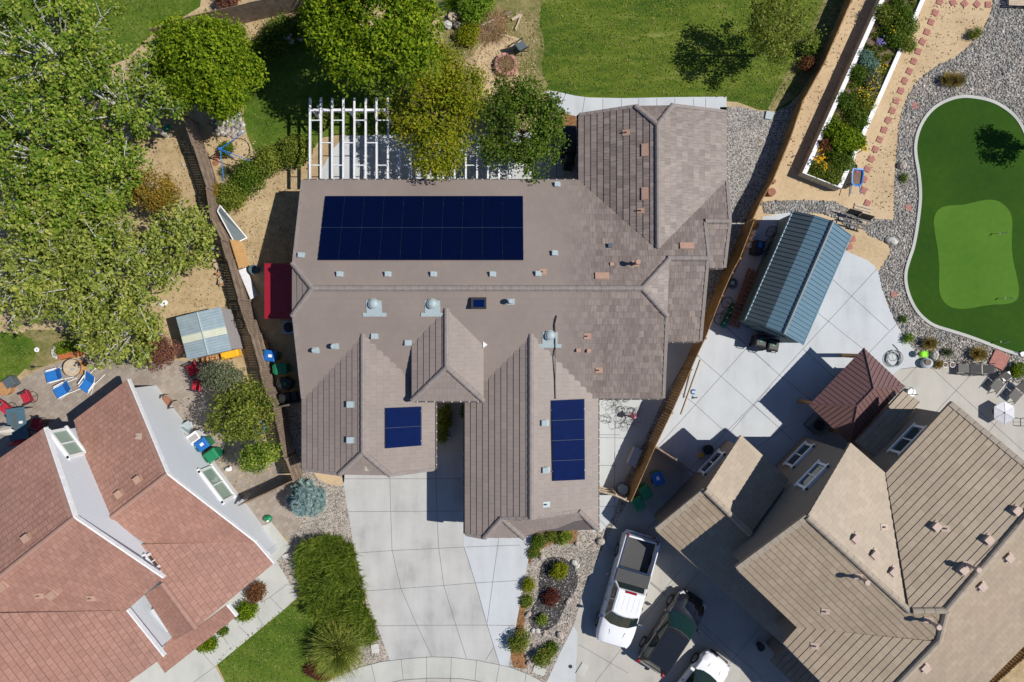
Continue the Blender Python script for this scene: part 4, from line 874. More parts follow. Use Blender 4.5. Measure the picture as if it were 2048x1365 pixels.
gable(wb, thr, -1.0, 4, vr(NL.A) + .35, vr(ridl) + 3.5, 5.35, vr(ridl), ridl.z - .25)
gable(wb, thr, ur(GS.A) + .35, ur(GN.A) - .35, vr(gs[4]) + .35, v15 + .5, 2.8, (ur(GS.A) + ur(GN.A)) / 2, 3.8, along='v')
U = Ur; q4 = lambda u, v, z: (Ur * u + Vr * v + Vector((0, 0, z)))
MB().ext([tuple(q4(u, v, 0)) for u, v in ((ur(GS.A) + .35, v15 - 1), (ur(GS.A) + .35, vr(gs[3]) - .4), (1, vr(gs[3]) - .4), (1, v15 - 1))], 0, 2.85).build('wall', M['stucco_tan'], RH, world=True)
window(RH, thr, 'v', v15, 1600, 912, 1.5, 1.0, -1, M['glass'])
window(RH, thr, 'v', v15, 1626, 953, 1.5, 1.0, -1, M['glass'])
window(RH, thr, 'v', vr(gs[4]) + .35, 1425, 927, 1.45, 1.0, -1, M['glass'])
window(RH, thr, 'v', vr(NW.A) + .35, 1817, 881, 1.7, 1.0, -1, M['glass'])
for pl, x, y in ((NE, 1710, 1077), (NE, 1748, 1109), (NE, 1785, 1143), (NW, 1870, 1053), (NW, 1974, 1079), (NW, 2030, 1021), (NW, 1924, 1139), (SE, 1961, 1172), (SE, 2015, 1115), (SE, 1848, 1335)): vent_sq(RH, pl, x, y, M['pinkvent'], .3, .14, thr)
for pl, x, y, h in ((SW, 1716, 1153, .75), (NW, 1934, 1129, .7), (SW, 1855, 1240, .75)): vent_pipe(RH, pl, x, y, M['pinkvent'], h, .07)
for pl, x, y in ((NE, 1768, 1054), (NW, 1890, 1057), (SW, 1650, 1223), (NL, 1629, 1292)): vent_pipe(RH, pl, x, y, M['pinkvent'], .2, .04, False)
gd = MB(); c = q4(ur(GS.A) + .33, 16.5, 1.15); gd.box(c.x, c.y, c.z, .05, 4.6, 2.3, thr); gd.build('garage_door', M['stucco_tan'], RH, world=True)
m = MB(); c = P(1545, 1286); m.box(c.x, c.y, 1.3, .55, .55, 2.6, thr); m.build('porch_column', M['stucco_tan'], RH, world=True)

# ================================================================== GAZEBO
GZ = thing('gazebo', 'brown ribbed metal hip-roof gazebo between pale patio and right house', 'gazebo', tuple(P(1715, 792).xy) + (0,))
ze = 2.3; g1, g2, g3, g4 = P(1726, 696, ze), P(1811, 773, ze), P(1698, 888, ze), P(1619, 811, ze)
ct = (g1 + g2 + g3 + g4) / 4; du = (g3 - g2 + g4 - g1) / 4; dv = (g2 - g1 + g3 - g4) / 4
g1, g2, g3, g4 = ct - du - dv, ct - du + dv, ct + du + dv, ct + du - dv
lr = du.length - dv.length; ud = du.normalized(); ra, rb_ = ct - ud * lr + Vector((0, 0, .85)), ct + ud * lr + Vector((0, 0, .85))
def ribbed(parent, face, mat, step=.28, rib=.03, name='roof_panel'):
    m = MB(); nr_ = newell(face); m.prism([p - nr_ * .03 for p in face], face)
    up = Vector((-nr_.x, -nr_.y, 0)).normalized(); Uu = Vector((up.y, -up.x, 0)); Vv_ = Uu.cross(nr_); O = face[0]
    qq = [((p - O).dot(Vv_), (p - O).dot(Uu)) for p in face]; lo_, hi_ = min(x[1] for x in qq), max(x[1] for x in qq); v = lo_ + step / 2
    while v < hi_:
        c = clip(qq, v, 1); xs = [x for x in clip(qq, v, 1) if abs(x[1] - v) < 1e-6]
        if len(xs) >= 2:
            a_, b2 = min(x[0] for x in xs), max(x[0] for x in xs)
            if b2 - a_ > .05:
                p, q2 = O + Vv_ * a_ + Uu * v, O + Vv_ * b2 + Uu * v; s = Uu * rib * .5
                m.prism([p - s, q2 - s, q2 + s, p + s], [x + nr_ * rib * 1.3 for x in (p - s, q2 - s, q2 + s, p + s)])
        v += step
    return m.build(name, mat, parent, world=True, fix=False)
for fc in ([g1, ra, rb_, g4], [g2, g3, rb_, ra], [g1, g2, ra], [g3, g4, rb_]): ribbed(GZ, fc, M['brown_metal'], .24, .022)
m = MB()
for a, b_ in ((g1, ra), (g2, ra), (g3, rb_), (g4, rb_), (ra, rb_)): m.tube([a + Vector((0, 0, .03)), b_ + Vector((0, 0, .03))], .035, 6)
m.build('ridge_cap', M['brown_metal'], GZ, world=True, fix=False)
for s in (-1, 1):
    for t in (-1, 1):
        c = ct + du * .84 * s + dv * .8 * t; m = MB(); m.box(c.x, c.y, 1.12, .16, .16, 2.24, math.atan2(du.y, du.x)); m.build('post', M['wood_log'], GZ, world=True)
m = MB()
for a, b_ in ((g1, g2), (g2, g3), (g3, g4), (g4, g1)):
    a = a.lerp(ct, .12); b_ = b_.lerp(ct, .12); m.tube([Vector((a.x, a.y, 2.2)), Vector((b_.x, b_.y, 2.2))], .07, 4)
m.build('beam', M['wood_log'], GZ, world=True)

# ================================================================== BLUE SHED
BS = thing('blue_shed', 'long blue-grey metal shed with gambrel roof on the pale concrete', 'shed', tuple(P(1590, 555).xy) + (0,))
w_, e_ = P(1584, 428, 2.15), P(1701, 465, 2.15); s_, t_ = P(1491, 641, 2.15), P(1602, 690, 2.15)
ax = ((s_ - w_) + (t_ - e_)).normalized(); cr = Vector((-ax.y, ax.x, 0)); 
if (e_ - w_).dot(cr) < 0: cr = -cr
L_ = ((s_ - w_).length + (t_ - e_).length) / 2; Wd = ((e_ - w_).dot(cr) + (t_ - s_).dot(cr)) / 2; c0 = (w_ + e_ + s_ + t_) / 4
bp = lambda a, c, z: Vector((c0.x, c0.y, 0)) + ax * a + cr * c + Vector((0, 0, z))
hl = L_ / 2; hw = Wd / 2
prof = [(-hw, 2.15), (-hw * .48, 2.95), (0, 3.2), (hw, 2.15)]
prof = [(-hw, 2.15), (-hw * .45, 2.85), (hw * .10, 3.15), (hw, 2.35)]
for i, mt in enumerate(('slate_and_shade_metal', 'blue_metal', 'blue_metal')):  # steep lower west slope: its shade is put into a darker metal colour
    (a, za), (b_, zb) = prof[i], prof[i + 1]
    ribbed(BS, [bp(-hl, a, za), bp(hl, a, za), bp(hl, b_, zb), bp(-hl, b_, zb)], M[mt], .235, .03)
m = MB(); m.loft([[bp(s * (hl - .06), c, z) for c, z in ((-hw + .1, 0), (-hw + .1, 2.1), (-hw * .45, 2.78), (hw * .1, 3.05), (hw - .1, 2.25), (hw - .1, 0))] for s in (-1, 1)]); m.build('wall', M['teal_wall'], BS, world=True, fix=False)
m = MB(); m.tube([bp(-hl - .02, hw * .1, 3.17), bp(hl + .02, hw * .1, 3.17)], .09, 6); m.build('ridge_cap', M['slate_and_shade_metal'], BS, world=True)
m = MB()
for c, z in ((-hw - .02, 2.12), (hw + .03, 2.32)): MB().tube([bp(-hl, c, z), bp(hl, c, z)], .05, 6).build('gutter', M['blue_metal'], BS, world=True)
m = MB(); m.box(*bp(hl - .04, 0, 1.0), 1.5, .05, 2.0, math.atan2(cr.y, cr.x)); m.build('door', M['teal_wall'], BS, world=True)

# ================================================================== STEEL SHED (left)
GS_ = thing('steel_shed', 'corrugated steel roofed shed with grey walls near the left fence', 'shed', tuple(P(415, 665).xy) + (0,))
zs = 1.95; k1, k2, k3, k4 = P(352, 635, zs), P(441, 614, zs), P(463, 700, zs), P(375, 720, zs)
mt_, mb_ = k1.lerp(k2, .5) + Vector((0, 0, .12)), k4.lerp(k3, .5) + Vector((0, 0, .12))
def corr(parent, a, b_, c, d_, n, mat, amp=.02, name='roof_sheet', skip=None):   # waves run a->b , stepping a->d
    m = MB(); vs = []
    for i in range(n + 1):
        t = i / n; dz = Vector((0, 0, amp if i % 2 else 0)); vs += [a.lerp(d_, t) + dz, b_.lerp(c, t) + dz]
    fs = [(2 * i, 2 * i + 1, 2 * i + 3, 2 * i + 2) for i in range(n)]
    m.add(vs, fs); m.add([v - Vector((0, 0, .02)) for v in vs], [f[::-1] for f in fs]); return m.build(name, mat, parent, world=True, fix=False)
for a, b_, c, d_ in ((k1, mt_, mb_, k4), (mt_, k2, k3, mb_)):
    corr(GS_, a, b_, b_.lerp(c, .46), a.lerp(d_, .46), 14, M['galv_roof']); corr(GS_, a.lerp(d_, .46), b_.lerp(c, .46), b_.lerp(c, .62), a.lerp(d_, .62), 6, M['frp'], name='roof_light'); corr(GS_, a.lerp(d_, .62), b_.lerp(c, .62), c, d_, 12, M['galv_roof'])
cc = (k1 + k2 + k3 + k4) / 4
m = MB(); f = lambda p, z: (cc.x + (p.x - cc.x) * .95, cc.y + (p.y - cc.y) * .95, z); m.prism([f(p, 0) for p in (k1, k2, k3, k4)], [f(p, zs - .03) for p in (k1, k2, k3, k4)]); m.build('wall', M['greyplastic'], GS_, world=True)
m = MB(); m.tube([mt_ + Vector((0, 0, .03)), mb_ + Vector((0, 0, .03))], .04, 6); m.build('ridge_cap', M['galv'], GS_, world=True)
# ================================================================== FENCES
def fence(name, label, pts, h, mat, board=.145, gap=.022, panel=2.4, rails_side=1, th=.02, alt=False):
    """pts: pixels of the top line; boards from the ground to h"""
    W_ = [P(x, y, h) for x, y in pts]; mid = W_[len(W_) // 2]; root_ = thing(name, label, 'fence', (mid.x, mid.y, 0)); k = 0
    for a, b_ in zip(W_[:-1], W_[1:]):
        L = (b_ - a).length; npn = max(1, round(L / panel)); d = (b_ - a).normalized(); rz = math.atan2(d.y, d.x); nn = Vector((-d.y, d.x, 0)) * rails_side
        for p in range(npn):
            s, e = L * p / npn, L * (p + 1) / npn; m = MB(); n = max(1, int((e - s) / (board + gap))); off = nn * (.045 if alt and k % 2 else 0) ; k += 1
            for i in range(n):
                c = a + d * (s + (i + .5) * (e - s) / n) + off; hh = h - random.uniform(0, .04); m.box(c.x, c.y, hh / 2, (e - s) / n - gap, th, hh, rz + random.uniform(-.01, .01))
            q = a + d * (s + e) / 2 + off
            side = -1 if (alt and k % 2) else 1
            for z in (h * .2, h * .55, h * .9): m.box(q.x + nn.x * .035 * side, q.y + nn.y * .035 * side, z, e - s, .045, .09, rz)
            m.build('board_panel', mat, root_, world=True, fix=False)
            c = a + d * s; m = MB(); m.box(c.x + nn.x * .06, c.y + nn.y * .06, h / 2 - .03, .09, .09, h - .06, rz); m.build('post', mat, root_, world=True, fix=False)
    return root_
FL = [(362, 225), (384, 291), (411, 375), (421, 440), (441, 480), (452, 518), (475, 600), (499, 669), (519, 742), (534, 792), (546, 817), (569, 920), (584, 962)]
fence('wooden_fence', 'weathered brown board fence between the steel shed and the red lean-to', FL, 1.85, M['wood_dark'], .13, .013, rails_side=1, alt=True)
FR1 = [(1722, -45), (1703, 0), (1649, 125), (1606, 202), (1581, 276), (1546, 361), (1523, 400), (1506, 438)]
FR2 = [(1510, 438), (1480, 516), (1464, 545), (1444, 591), (1411, 676), (1394, 711), (1382, 739), (1343, 826), (1310, 895), (1262, 1004)]
fence('wooden_fence', 'lower northern stretch of golden-brown fence between the back lawn and the sand strip', FR1, 1.25, M['wood_gold'], .14, .010, rails_side=1)
fence('wooden_fence', 'taller southern stretch of golden-brown fence between the side slab and the pale patio', FR2, 1.85, M['wood_gold'], .14, .010, rails_side=1)
fence('wooden_fence', 'dark board fence behind the bright green trees at the top', [(300, 58), (374, 34), (430, 21), (545, -6), (640, -26)], 1.9, M['wood_dark'], .14, .01)
fence('fence_gate', 'short wooden gate closing the west side yard beside the left garage', [(551, 817), (603, 806)], 1.7, M['wood_dark'], .13, .02)
fence('wooden_fence', 'low dark fence with a thin metal cap above the paver path', [(584, 962), (540, 983), (497, 1002), (474, 1012)], 1.6, M['wood_dark'], .14, .005)
fence('fence_gate', 'pale timber gate at the south end of the golden fence', [(1197, 984), (1232, 993), (1258, 1005)], 1.7, M['wood_pale'], .14, .02)
fence('wooden_fence', 'short grey fence joining the golden fence to the right house', [(1310, 895), (1352, 921), (1390, 950)], 1.6, M['wood_dark'], .13, .01)
fence('wooden_fence', 'brown board fence in the bottom right corner', [(1985, 1376), (2060, 1308), (2100, 1275)], 1.8, M['wood_gold'], .14, .02)
# timber wall top at the upper right corner
DK = thing('deck_corner', 'pale timber platform corner at the top right edge', 'platform', tuple(P(2040, 5).xy) + (0,))
m = MB()
for i in range(9): p = P(2030, -12 + i * 3.6); m.box(p.x + .4, p.y, .35, 2.0, .09, .04, R(-2))
m.build('planks', M['wood_pale'], DK, world=True, fix=False)
# ================================================================== RAISED BED
RB = thing('raised_bed', 'long raised planter with white-capped block walls beside the sand path', 'planter', tuple(P(1730, 190).xy) + (0,))
hz = .75; o4 = [P(1776, -35, hz), P(1605, 346, hz), P(1683, 377, hz), P(1866, -35, hz)]
def inset4(p, w):
    c = offset([tuple(x.xy) for x in p], w); c2 = offset([tuple(x.xy) for x in p], -w); return c if ar(c) < ar(c2) else c2
i4 = [Vector((x, y, 0)) for x, y in inset4(o4, .23)]
nm = ('west', 'south', 'east')
for i in range(3):
    a, b_, c, d_ = o4[i], o4[i + 1], i4[i + 1], i4[i]
    m = MB(); q4_ = [Vector((v.x, v.y, 0)) for v in (a, b_, c, d_)]; m.prism(q4_, [v + Vector((0, 0, hz - .08)) for v in q4_]); m.build('block_wall', M['conc_beige'], RB, world=True)
    m = MB(); L = (b_ - a).length; n = int(L / .41)
    for j in range(n):
        s, e = (j + .01) / n, (j + .99) / n; A2, B2, C2, D2 = a.lerp(b_, s), a.lerp(b_, e), d_.lerp(c, e), d_.lerp(c, s)
        z0, z2 = hz - .08, hz; m.prism([Vector((v.x, v.y, z0)) for v in (A2, B2, C2, D2)], [Vector((v.x, v.y, z2)) for v in (A2, B2, C2, D2)])
    m.build('wall_cap', M['white'], RB, world=True, fix=False)
m = MB(); m.prism([Vector((v.x, v.y, .02)) for v in i4], [Vector((v.x, v.y, hz - .18)) for v in i4]); m.build('bed_soil', M['soil'], RB, world=True)
# stepping stones
ORD = ['first', 'second', 'third', 'fourth', 'fifth', 'sixth', 'seventh', 'eighth', 'ninth', 'tenth', 'eleventh', 'twelfth', 'thirteenth', 'fourteenth', 'fifteenth', 'sixteenth', 'seventeenth', 'eighteenth', 'nineteenth', 'twentieth', 'twenty-first', 'twenty-second', 'twenty-third', 'twenty-fourth']
def stone_at(px, py, lab, grp, rot=.4, s=.33):
    m = MB(); m.box(0, 0, .015, s, s, .05); o = m.build('stepping_stone', M['stone_red'], None, bevel=.01); p = P(px, py); o.location = (p.x, p.y, .01); o.rotation_euler = (0, 0, rot); return tag(o, lab, 'paving stone', grp)
for i, (x, y) in enumerate([(1100, 12), (1075, 78), (1050, 133), (1025, 192), (998, 250), (973, 307), (947, 366), (921, 425), (893, 482), (869, 541), (843, 600), (820, 658), (795, 716), (770, 773), (745, 830), (720, 888), (694, 946), (672, 1005), (652, 1065), (650, 1132), (672, 1207)]):
    stone_at(1508 + x / K, y / K, f'{ORD[i]} red stepping stone from the top of the path beside the raised bed', 'red stepping stones along the sand path', -.42 + random.uniform(-.12, .12))
for i, (x, y) in enumerate([(1180, 17), (1248, 25), (1322, 28), (1388, 30)]): stone_at(1508 + x / K, y / K, f'{ORD[i]} red paver from the left in the short row at the top edge', 'red pavers at the top edge', [.5, .7, .8, 0][i])
for x, y, l in ((1508 + 955 / K, 630 / K, 'red paver in river rock north-west of the putting green'), (1508 + 913 / K, 1235 / K, 'red paver in river rock halfway down the green'), (1508 + 828 / K, 440 + 443 / K, 'red paver in river rock east of the pale patio'), (1508 + 583 / K, 440 + 115 / K, 'upper of two red pavers by the blue shed'), (1508 + 565 / K, 440 + 160 / K, 'lower of two red pavers by the blue shed')): stone_at(x, y, l, 'loose red pavers', .2)
# ================================================================== PERGOLA
PG = thing('pergola', 'white peeling timber pergola over the back patio', 'pergola', tuple(P(800, 280).xy) + (0,)); zp = 2.5
xs = [500 + x / K for x in (355, 420, 487, 553, 619, 686, 751, 818, 885, 951, 1018, 1084, 1149, 1215, 1281, 1347, 1412, 1478, 1543)]
for i, x in enumerate(xs):
    y0 = 196 if i < 8 else 290; a, b_ = P(x, y0, zp), P(x, 358, zp); m = MB(); m.box((a.x), (a.y + b_.y) / 2, zp - .05, .085, abs(a.y - b_.y), .16); m.build('rafter', M['whitewood'], PG, world=True)
for i in range(len(xs) - 1):
    for j, yy in enumerate((241, 286, 331)):
        if (i + j) % 2 == 0 and (i < 7 or j == 2): a, b_ = P(xs[i], yy, zp), P(xs[i + 1], yy, zp); m = MB(); m.box((a.x + b_.x) / 2, a.y, zp - .02, abs(b_.x - a.x) - .09, .05, .08); m.build('blocking', M['whitewood'], PG, world=True)
for yy, xa, xb in ((221, 619, 775), (300, 775, 1080)):
    a, b_ = P(xa, yy, 2.35), P(xb, yy, 2.35); m = MB(); m.box((a.x + b_.x) / 2, a.y, 2.32, abs(b_.x - a.x) + .1, .12, .2); m.build('beam', M['whitewood'], PG, world=True)
for x, y in ((626, 222), (700, 222), (770, 222), (870, 301), (980, 301), (1070, 301)):
    a = P(x, y, 2.3); m = MB(); m.box(a.x, a.y, 1.1, .12, .12, 2.2); m.build('post', M['whitewood'], PG, world=True)
for x in (640, 752):
    a = P(x, 238, 1.9); m = MB(); m.box(a.x, a.y + .2, 1.95, .09, 1.0, .09, 0, 0, R(40)); m.build('brace', M['whitewood'], PG, world=True)

# ================================================================== FOLIAGE
def quads(C_, Nr, L, Wd, rg, fold=.0):
    n = len(C_); Nr = Nr / (np.linalg.norm(Nr, axis=1, keepdims=True) + 1e-9); a = rg.normal(size=(n, 3)); T = np.cross(Nr, a); T /= (np.linalg.norm(T, axis=1, keepdims=True) + 1e-9); B_ = np.cross(Nr, T)
    V = np.stack([C_ - T * L[:, None], C_ + B_ * Wd[:, None], C_ + T * L[:, None], C_ - B_ * Wd[:, None]], 1).reshape(-1, 3)
    return V, np.arange(4 * n).reshape(-1, 4)
def crown(parent, blobs, n, size, mat, seed, clump=.33, per=34, shell=(.62, 1.04), up=.5, name='crown', gaps=0.0):
    rg = np.random.default_rng(seed); bl = np.array(blobs, float); w = bl[:, 3] * bl[:, 4]; w /= w.sum(); nc = max(3, n // per)
    k = rg.choice(len(bl), nc, p=w); D = rg.normal(size=(nc, 3)); D[:, 2] = np.abs(D[:, 2]) * .9 - .25 * rg.random(nc); D /= np.linalg.norm(D, axis=1, keepdims=True)
    rad = rg.uniform(shell[0], shell[1], nc) ; cs = rg.uniform(.6, 1.35, nc)
    Cc_ = bl[k, :3] + D * bl[k, 3:6] * rad[:, None]
    idx = np.repeat(np.arange(nc), per); m_ = len(idx); sg = clump * cs[idx][:, None]
    Pn = Cc_[idx] + np.clip(rg.normal(size=(m_, 3)), -1.7, 1.7) * sg * np.array([1, 1, .6]); Nn_ = D[idx] * .7 + rg.normal(size=(m_, 3)) * .65 + np.array([0, 0, up])
    s = size * rg.uniform(.6, 1.4, m_); V, F_ = quads(Pn, Nn_, s, s * .55, rg)
    if parent is not None:
        inv = np.array(root_matrix(parent).inverted()); V = V @ inv[:3, :3].T + inv[:3, 3]
    return npmesh(name, V, F_, mat, parent), Cc_
def blades(parent, bases, n, length, width, mat, seed, lean=(.2, 1.1), name='foliage', droop=.5, dirs=None):
    """many thin tapering blades growing out of base points (x,y,z)"""
    rg = np.random.default_rng(seed); bs = np.array(bases, float); i = rg.integers(0, len(bs), n); B0 = bs[i] + rg.normal(size=(n, 3)) * np.array([.03, .03, 0])
    az = rg.uniform(0, 6.283, n); le = rg.uniform(*lean, n); L = length * rg.uniform(.6, 1.15, n)
    h = np.stack([np.cos(az) * np.sin(le), np.sin(az) * np.sin(le), np.cos(le)], 1); side = np.stack([-np.sin(az), np.cos(az), np.zeros(n)], 1) * width * rg.uniform(.7, 1.3, n)[:, None]
    m1 = B0 + h * (L * .5)[:, None]; h2 = h.copy(); h2[:, 2] -= droop; h2 /= np.linalg.norm(h2, axis=1, keepdims=True); t = m1 + h2 * (L * .5)[:, None]
    V = np.stack([B0 - side, B0 + side, m1 + side, m1 - side, t + side * .15, t - side * .15], 1).reshape(-1, 3); o = 6 * np.arange(n)[:, None]
    F_ = np.concatenate([o + np.array([0, 1, 2, 3]), o + np.array([3, 2, 4, 5])], 0)
    V[:, 2] = np.maximum(V[:, 2], .01)
    if parent is not None:
        inv = np.array(root_matrix(parent).inverted()); V = V @ inv[:3, :3].T + inv[:3, 3]
    return npmesh(name, V, F_, mat, parent)
LF = {}
LF['poplar'] = leafmat('poplar_leaves', [(.05, .12, .008), (.14, .25, .022), (.27, .36, .045), (.40, .46, .09), (.09, .16, .012)])
LF['poplar_s'] = leafmat('silvery_leaves', [(.09, .14, .014), (.21, .28, .04), (.36, .41, .08), (.48, .50, .14), (.14, .18, .022)])
LF['bright'] = leafmat('bright_leaves', [(.04, .09, .003), (.11, .20, .006), (.20, .30, .010), (.32, .40, .025), (.06, .13, .005)])
LF['yellow'] = leafmat('yellow_green_leaves', [(.08, .12, .006), (.19, .25, .008), (.30, .34, .015), (.38, .34, .03), (.13, .19, .008)])
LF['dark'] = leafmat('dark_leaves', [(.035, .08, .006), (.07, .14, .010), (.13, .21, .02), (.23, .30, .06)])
LF['olive'] = leafmat('olive_leaves', [(.06, .10, .010), (.13, .18, .018), (.22, .27, .035), (.34, .36, .09)])
LF['grey'] = leafmat('grey_green_leaves', [(.10, .13, .07), (.17, .20, .12), (.25, .27, .17), (.12, .14, .06)])
LF['gold'] = leafmat('golden_leaves', [(.16, .13, .02), (.28, .19, .03), (.38, .24, .04), (.12, .14, .02)])
LF['red'] = leafmat('purple_leaves', [(.07, .018, .018), (.13, .03, .03), (.18, .05, .03), (.10, .05, .03)])
LF['rust'] = leafmat('rust_leaves', [(.15, .05, .02), (.25, .09, .035), (.22, .13, .06), (.12, .06, .03)])
LF['plum'] = leafmat('plum_leaves', [(.10, .045, .04), (.17, .085, .07), (.24, .12, .09), (.30, .09, .03)])
LF['blue'] = leafmat('blue_needles', [(.16, .26, .27), (.25, .37, .38), (.34, .47, .48), (.12, .20, .21)], .1)
LF['juniper'] = leafmat('juniper_sprays', [(.05, .09, .006), (.09, .15, .012), (.14, .21, .02), (.22, .27, .05), (.07, .11, .008)], .15)
LF['teal'] = leafmat('teal_leaves', [(.10, .20, .16), (.16, .28, .22), (.22, .33, .26)], .2)
LF['lime'] = leafmat('lime_leaves', [(.10, .20, .01), (.18, .30, .02), (.26, .38, .05)])
LF['straw'] = leafmat('straw_blades', [(.30, .22, .06), (.45, .32, .10), (.22, .20, .04), (.50, .38, .18)])
LF['flower_y'] = leafmat('yellow_petals', [(.75, .50, .01), (.85, .65, .03)], .2)
LF['flower_o'] = leafmat('orange_petals', [(.80, .35, .01), (.85, .50, .02)], .2)
LF['flower_p'] = leafmat('purple_petals', [(.22, .16, .55), (.30, .25, .60)], .2)
LF['dry'] = leafmat('dry_twigs', [(.25, .14, .06), (.36, .24, .13), (.18, .10, .06), (.42, .32, .20)], .1)
def limbtree(name, label, px, py, zc, r, zr, n, size, lf, seed, bark='bark_pale', nl=22, tr=.13, spread=.17, top=.5, group=None, vis=1.0):
    """open crown: leaves sit in sprays along radiating limbs, pale limbs show between them"""
    c = P(px, py, zc); t = thing(name, label, 'tree', (c.x, c.y, 0), 0, group); rg = np.random.default_rng(seed); m = MB(); sp = []
    m.tube([(c.x, c.y, 0), (c.x, c.y, zc * .5), (c.x + rg.uniform(-.2, .2), c.y, zc + zr * .3)], tr, 8, tr * .35)
    for i in range(nl):
        a = 6.283 * i / nl * 2.618 + rg.uniform(-.3, .3); f = rg.uniform(0, 1); q = r * (1 - .55 * f) * rg.uniform(.8, 1.08)
        z0 = zc * (.4 + .3 * f); z1_ = zc + zr * (f * 1.0 - .45) + rg.uniform(-.2, .2)
        A_ = Vector((c.x, c.y, z0)); E_ = Vector((c.x + math.cos(a) * q, c.y + math.sin(a) * q, z1_)); Md = A_.lerp(E_, .5) + Vector((rg.uniform(-.2, .2), rg.uniform(-.2, .2), .15 * q))
        path = [A_, Md.lerp(A_, .4), Md, E_.lerp(Md, .5) + Vector((0, 0, .1)), E_]; m.tube(path, tr * .36 * vis, 5, tr * .07)
        k = int(4 + q * 3.2)
        for j in range(k):
            s = .25 + .75 * (j + rg.uniform(0, 1)) / k; base = A_.lerp(Md, s * 2) if s < .5 else Md.lerp(E_, s * 2 - 1); b2 = a + rg.choice([-1, 1]) * rg.uniform(.3, 1.2); L_ = rg.uniform(.3, .95) * (1.25 - s) * r * .36 + .15
            e2 = base + Vector((math.cos(b2) * L_, math.sin(b2) * L_, rg.uniform(-.15, .35)))
            if rg.random() < .7: m.tube([base, e2], tr * .14 * vis, 4, tr * .05)
            for w_ in (.45, .8, 1.05): sp.append(tuple(base.lerp(e2, w_) + Vector((0, 0, rg.uniform(-.15, .08)))))
        sp.append(tuple(E_))
    for i in range(int(r * 9)): a = rg.uniform(0, 6.283); q = r * .45 * math.sqrt(rg.uniform(0, 1)); sp += [(c.x + math.cos(a) * q, c.y + math.sin(a) * q, zc + zr * rg.uniform(.25, .6))] * 3
    m.build('trunk', M[bark], t, world=True, fix=False)
    S_ = np.array(sp); n = int(n * .52); size *= 1.1; pr = rg.uniform(.1, 1.9, len(S_)); idx = rg.choice(len(S_), n, p=pr / pr.sum()); Pn = S_[idx] + np.clip(rg.normal(size=(n, 3)), -1.9, 1.9) * spread * np.array([1, 1, .65]) * rg.uniform(.6, 1.3, len(S_))[idx][:, None]
    out = Pn - np.array([c.x, c.y, zc * .7]); out /= np.linalg.norm(out, axis=1, keepdims=True); Nn_ = out * .5 + rg.normal(size=(n, 3)) * .6 + np.array([0, 0, top]); s = size * rg.uniform(.6, 1.4, n); V, F_ = quads(Pn, Nn_, s, s * .6, rg)
    inv = np.array(root_matrix(t).inverted()); V = V @ inv[:3, :3].T + inv[:3, 3]; npmesh('crown', V, F_, LF[lf], t); return t
def tree(name, label, px, py, zc, blobs, n, size, lf, seed, bark='bark', trunk_r=.16, limbs=10, **kw):
    """px,py,zc: pixel and height of the crown centre; blobs in metres round it (dx,dy,dz,rx,ry,rz)"""
    c = P(px, py, zc); t = thing(name, label, 'tree', (c.x, c.y, 0)); bl = [(c.x + b_[0], c.y + b_[1], c.z + b_[2], b_[3], b_[4], b_[5]) for b_ in blobs]
    cr_, cl = crown(t, bl, n, size, LF[lf], seed, **kw)
    m = MB(); rg = random.Random(seed); zl = max(.5, zc * .45); m.tube([(c.x + rg.uniform(-.1, .1), c.y, 0), (c.x + rg.uniform(-.1, .1), c.y + rg.uniform(-.1, .1), zl), (c.x, c.y, zc)], trunk_r, 8, trunk_r * .5)
    for i in range(limbs):
        e = Vector(cl[rg.randrange(len(cl))]); s = Vector((c.x, c.y, zl + rg.uniform(0, 1) * (zc - zl))); md = s.lerp(e, .5) + Vector((rg.uniform(-.2, .2), rg.uniform(-.2, .2), rg.uniform(0, .3))); m.tube([s, md, e], trunk_r * .38, 5, trunk_r * .07)
        for _ in range(2): e2 = e + Vector((rg.uniform(-.5, .5), rg.uniform(-.5, .5), rg.uniform(-.2, .3))); m.tube([md.lerp(e, .5), e2], trunk_r * .13, 4, trunk_r * .04)
    m.build('trunk', M[bark], t, world=True, fix=False); return t
def B_(r, rz=None, k=6, seed=0, sp=.55, sm=.55):
    rg = random.Random(seed); rz = rz or r * .75; out = [(0, 0, rz * .1, r * .7, r * .7, rz)]
    for i in range(k): a = 6.28 * i / k + rg.uniform(-.3, .3); q = rg.uniform(.8, 1.1) * sp; out.append((math.cos(a) * r * q, math.sin(a) * r * q, rg.uniform(-.3, .15) * rz, r * sm * rg.uniform(.75, 1.15), r * sm * rg.uniform(.75, 1.15), rz * rg.uniform(.55, .8)))
    return out
# tall poplars on the left
G1 = 'pale-barked poplars along the left side'
def poplar(label, px, py, zc, r, n, lf, seed, nl=24, **kw): return limbtree('poplar_tree', label, px, py, zc, r, r * .75, n, .078, lf, seed, 'bark_pale', nl, group=G1, **kw)
poplar('dense green poplar crown in the top left corner', 70, 90, 6.5, 4.0, 30000, 'poplar', 11, nl=44)
poplar('open poplar reaching right towards the round bright green tree', 205, 195, 6.0, 3.3, 17000, 'poplar', 12, nl=24)
poplar('green poplar at the left edge, halfway between the corner and the side lawn', 55, 300, 6.5, 3.8, 27000, 'poplar', 13, nl=40)
poplar('poplar crown just above the golden shrub', 165, 330, 5.5, 3.0, 14000, 'poplar', 14, nl=24)
poplar('silvery poplar at the left edge above the side lawn', 55, 520, 6.5, 3.8, 25000, 'poplar_s', 15, nl=40)
poplar('widest silvery poplar with many pale branches west of the steel shed', 190, 545, 6.0, 3.7, 25000, 'poplar_s', 16, nl=36)
poplar('small silvery poplar leaning over the dirt near the fence', 360, 475, 4.2, 2.0, 8000, 'poplar_s', 17, nl=18)
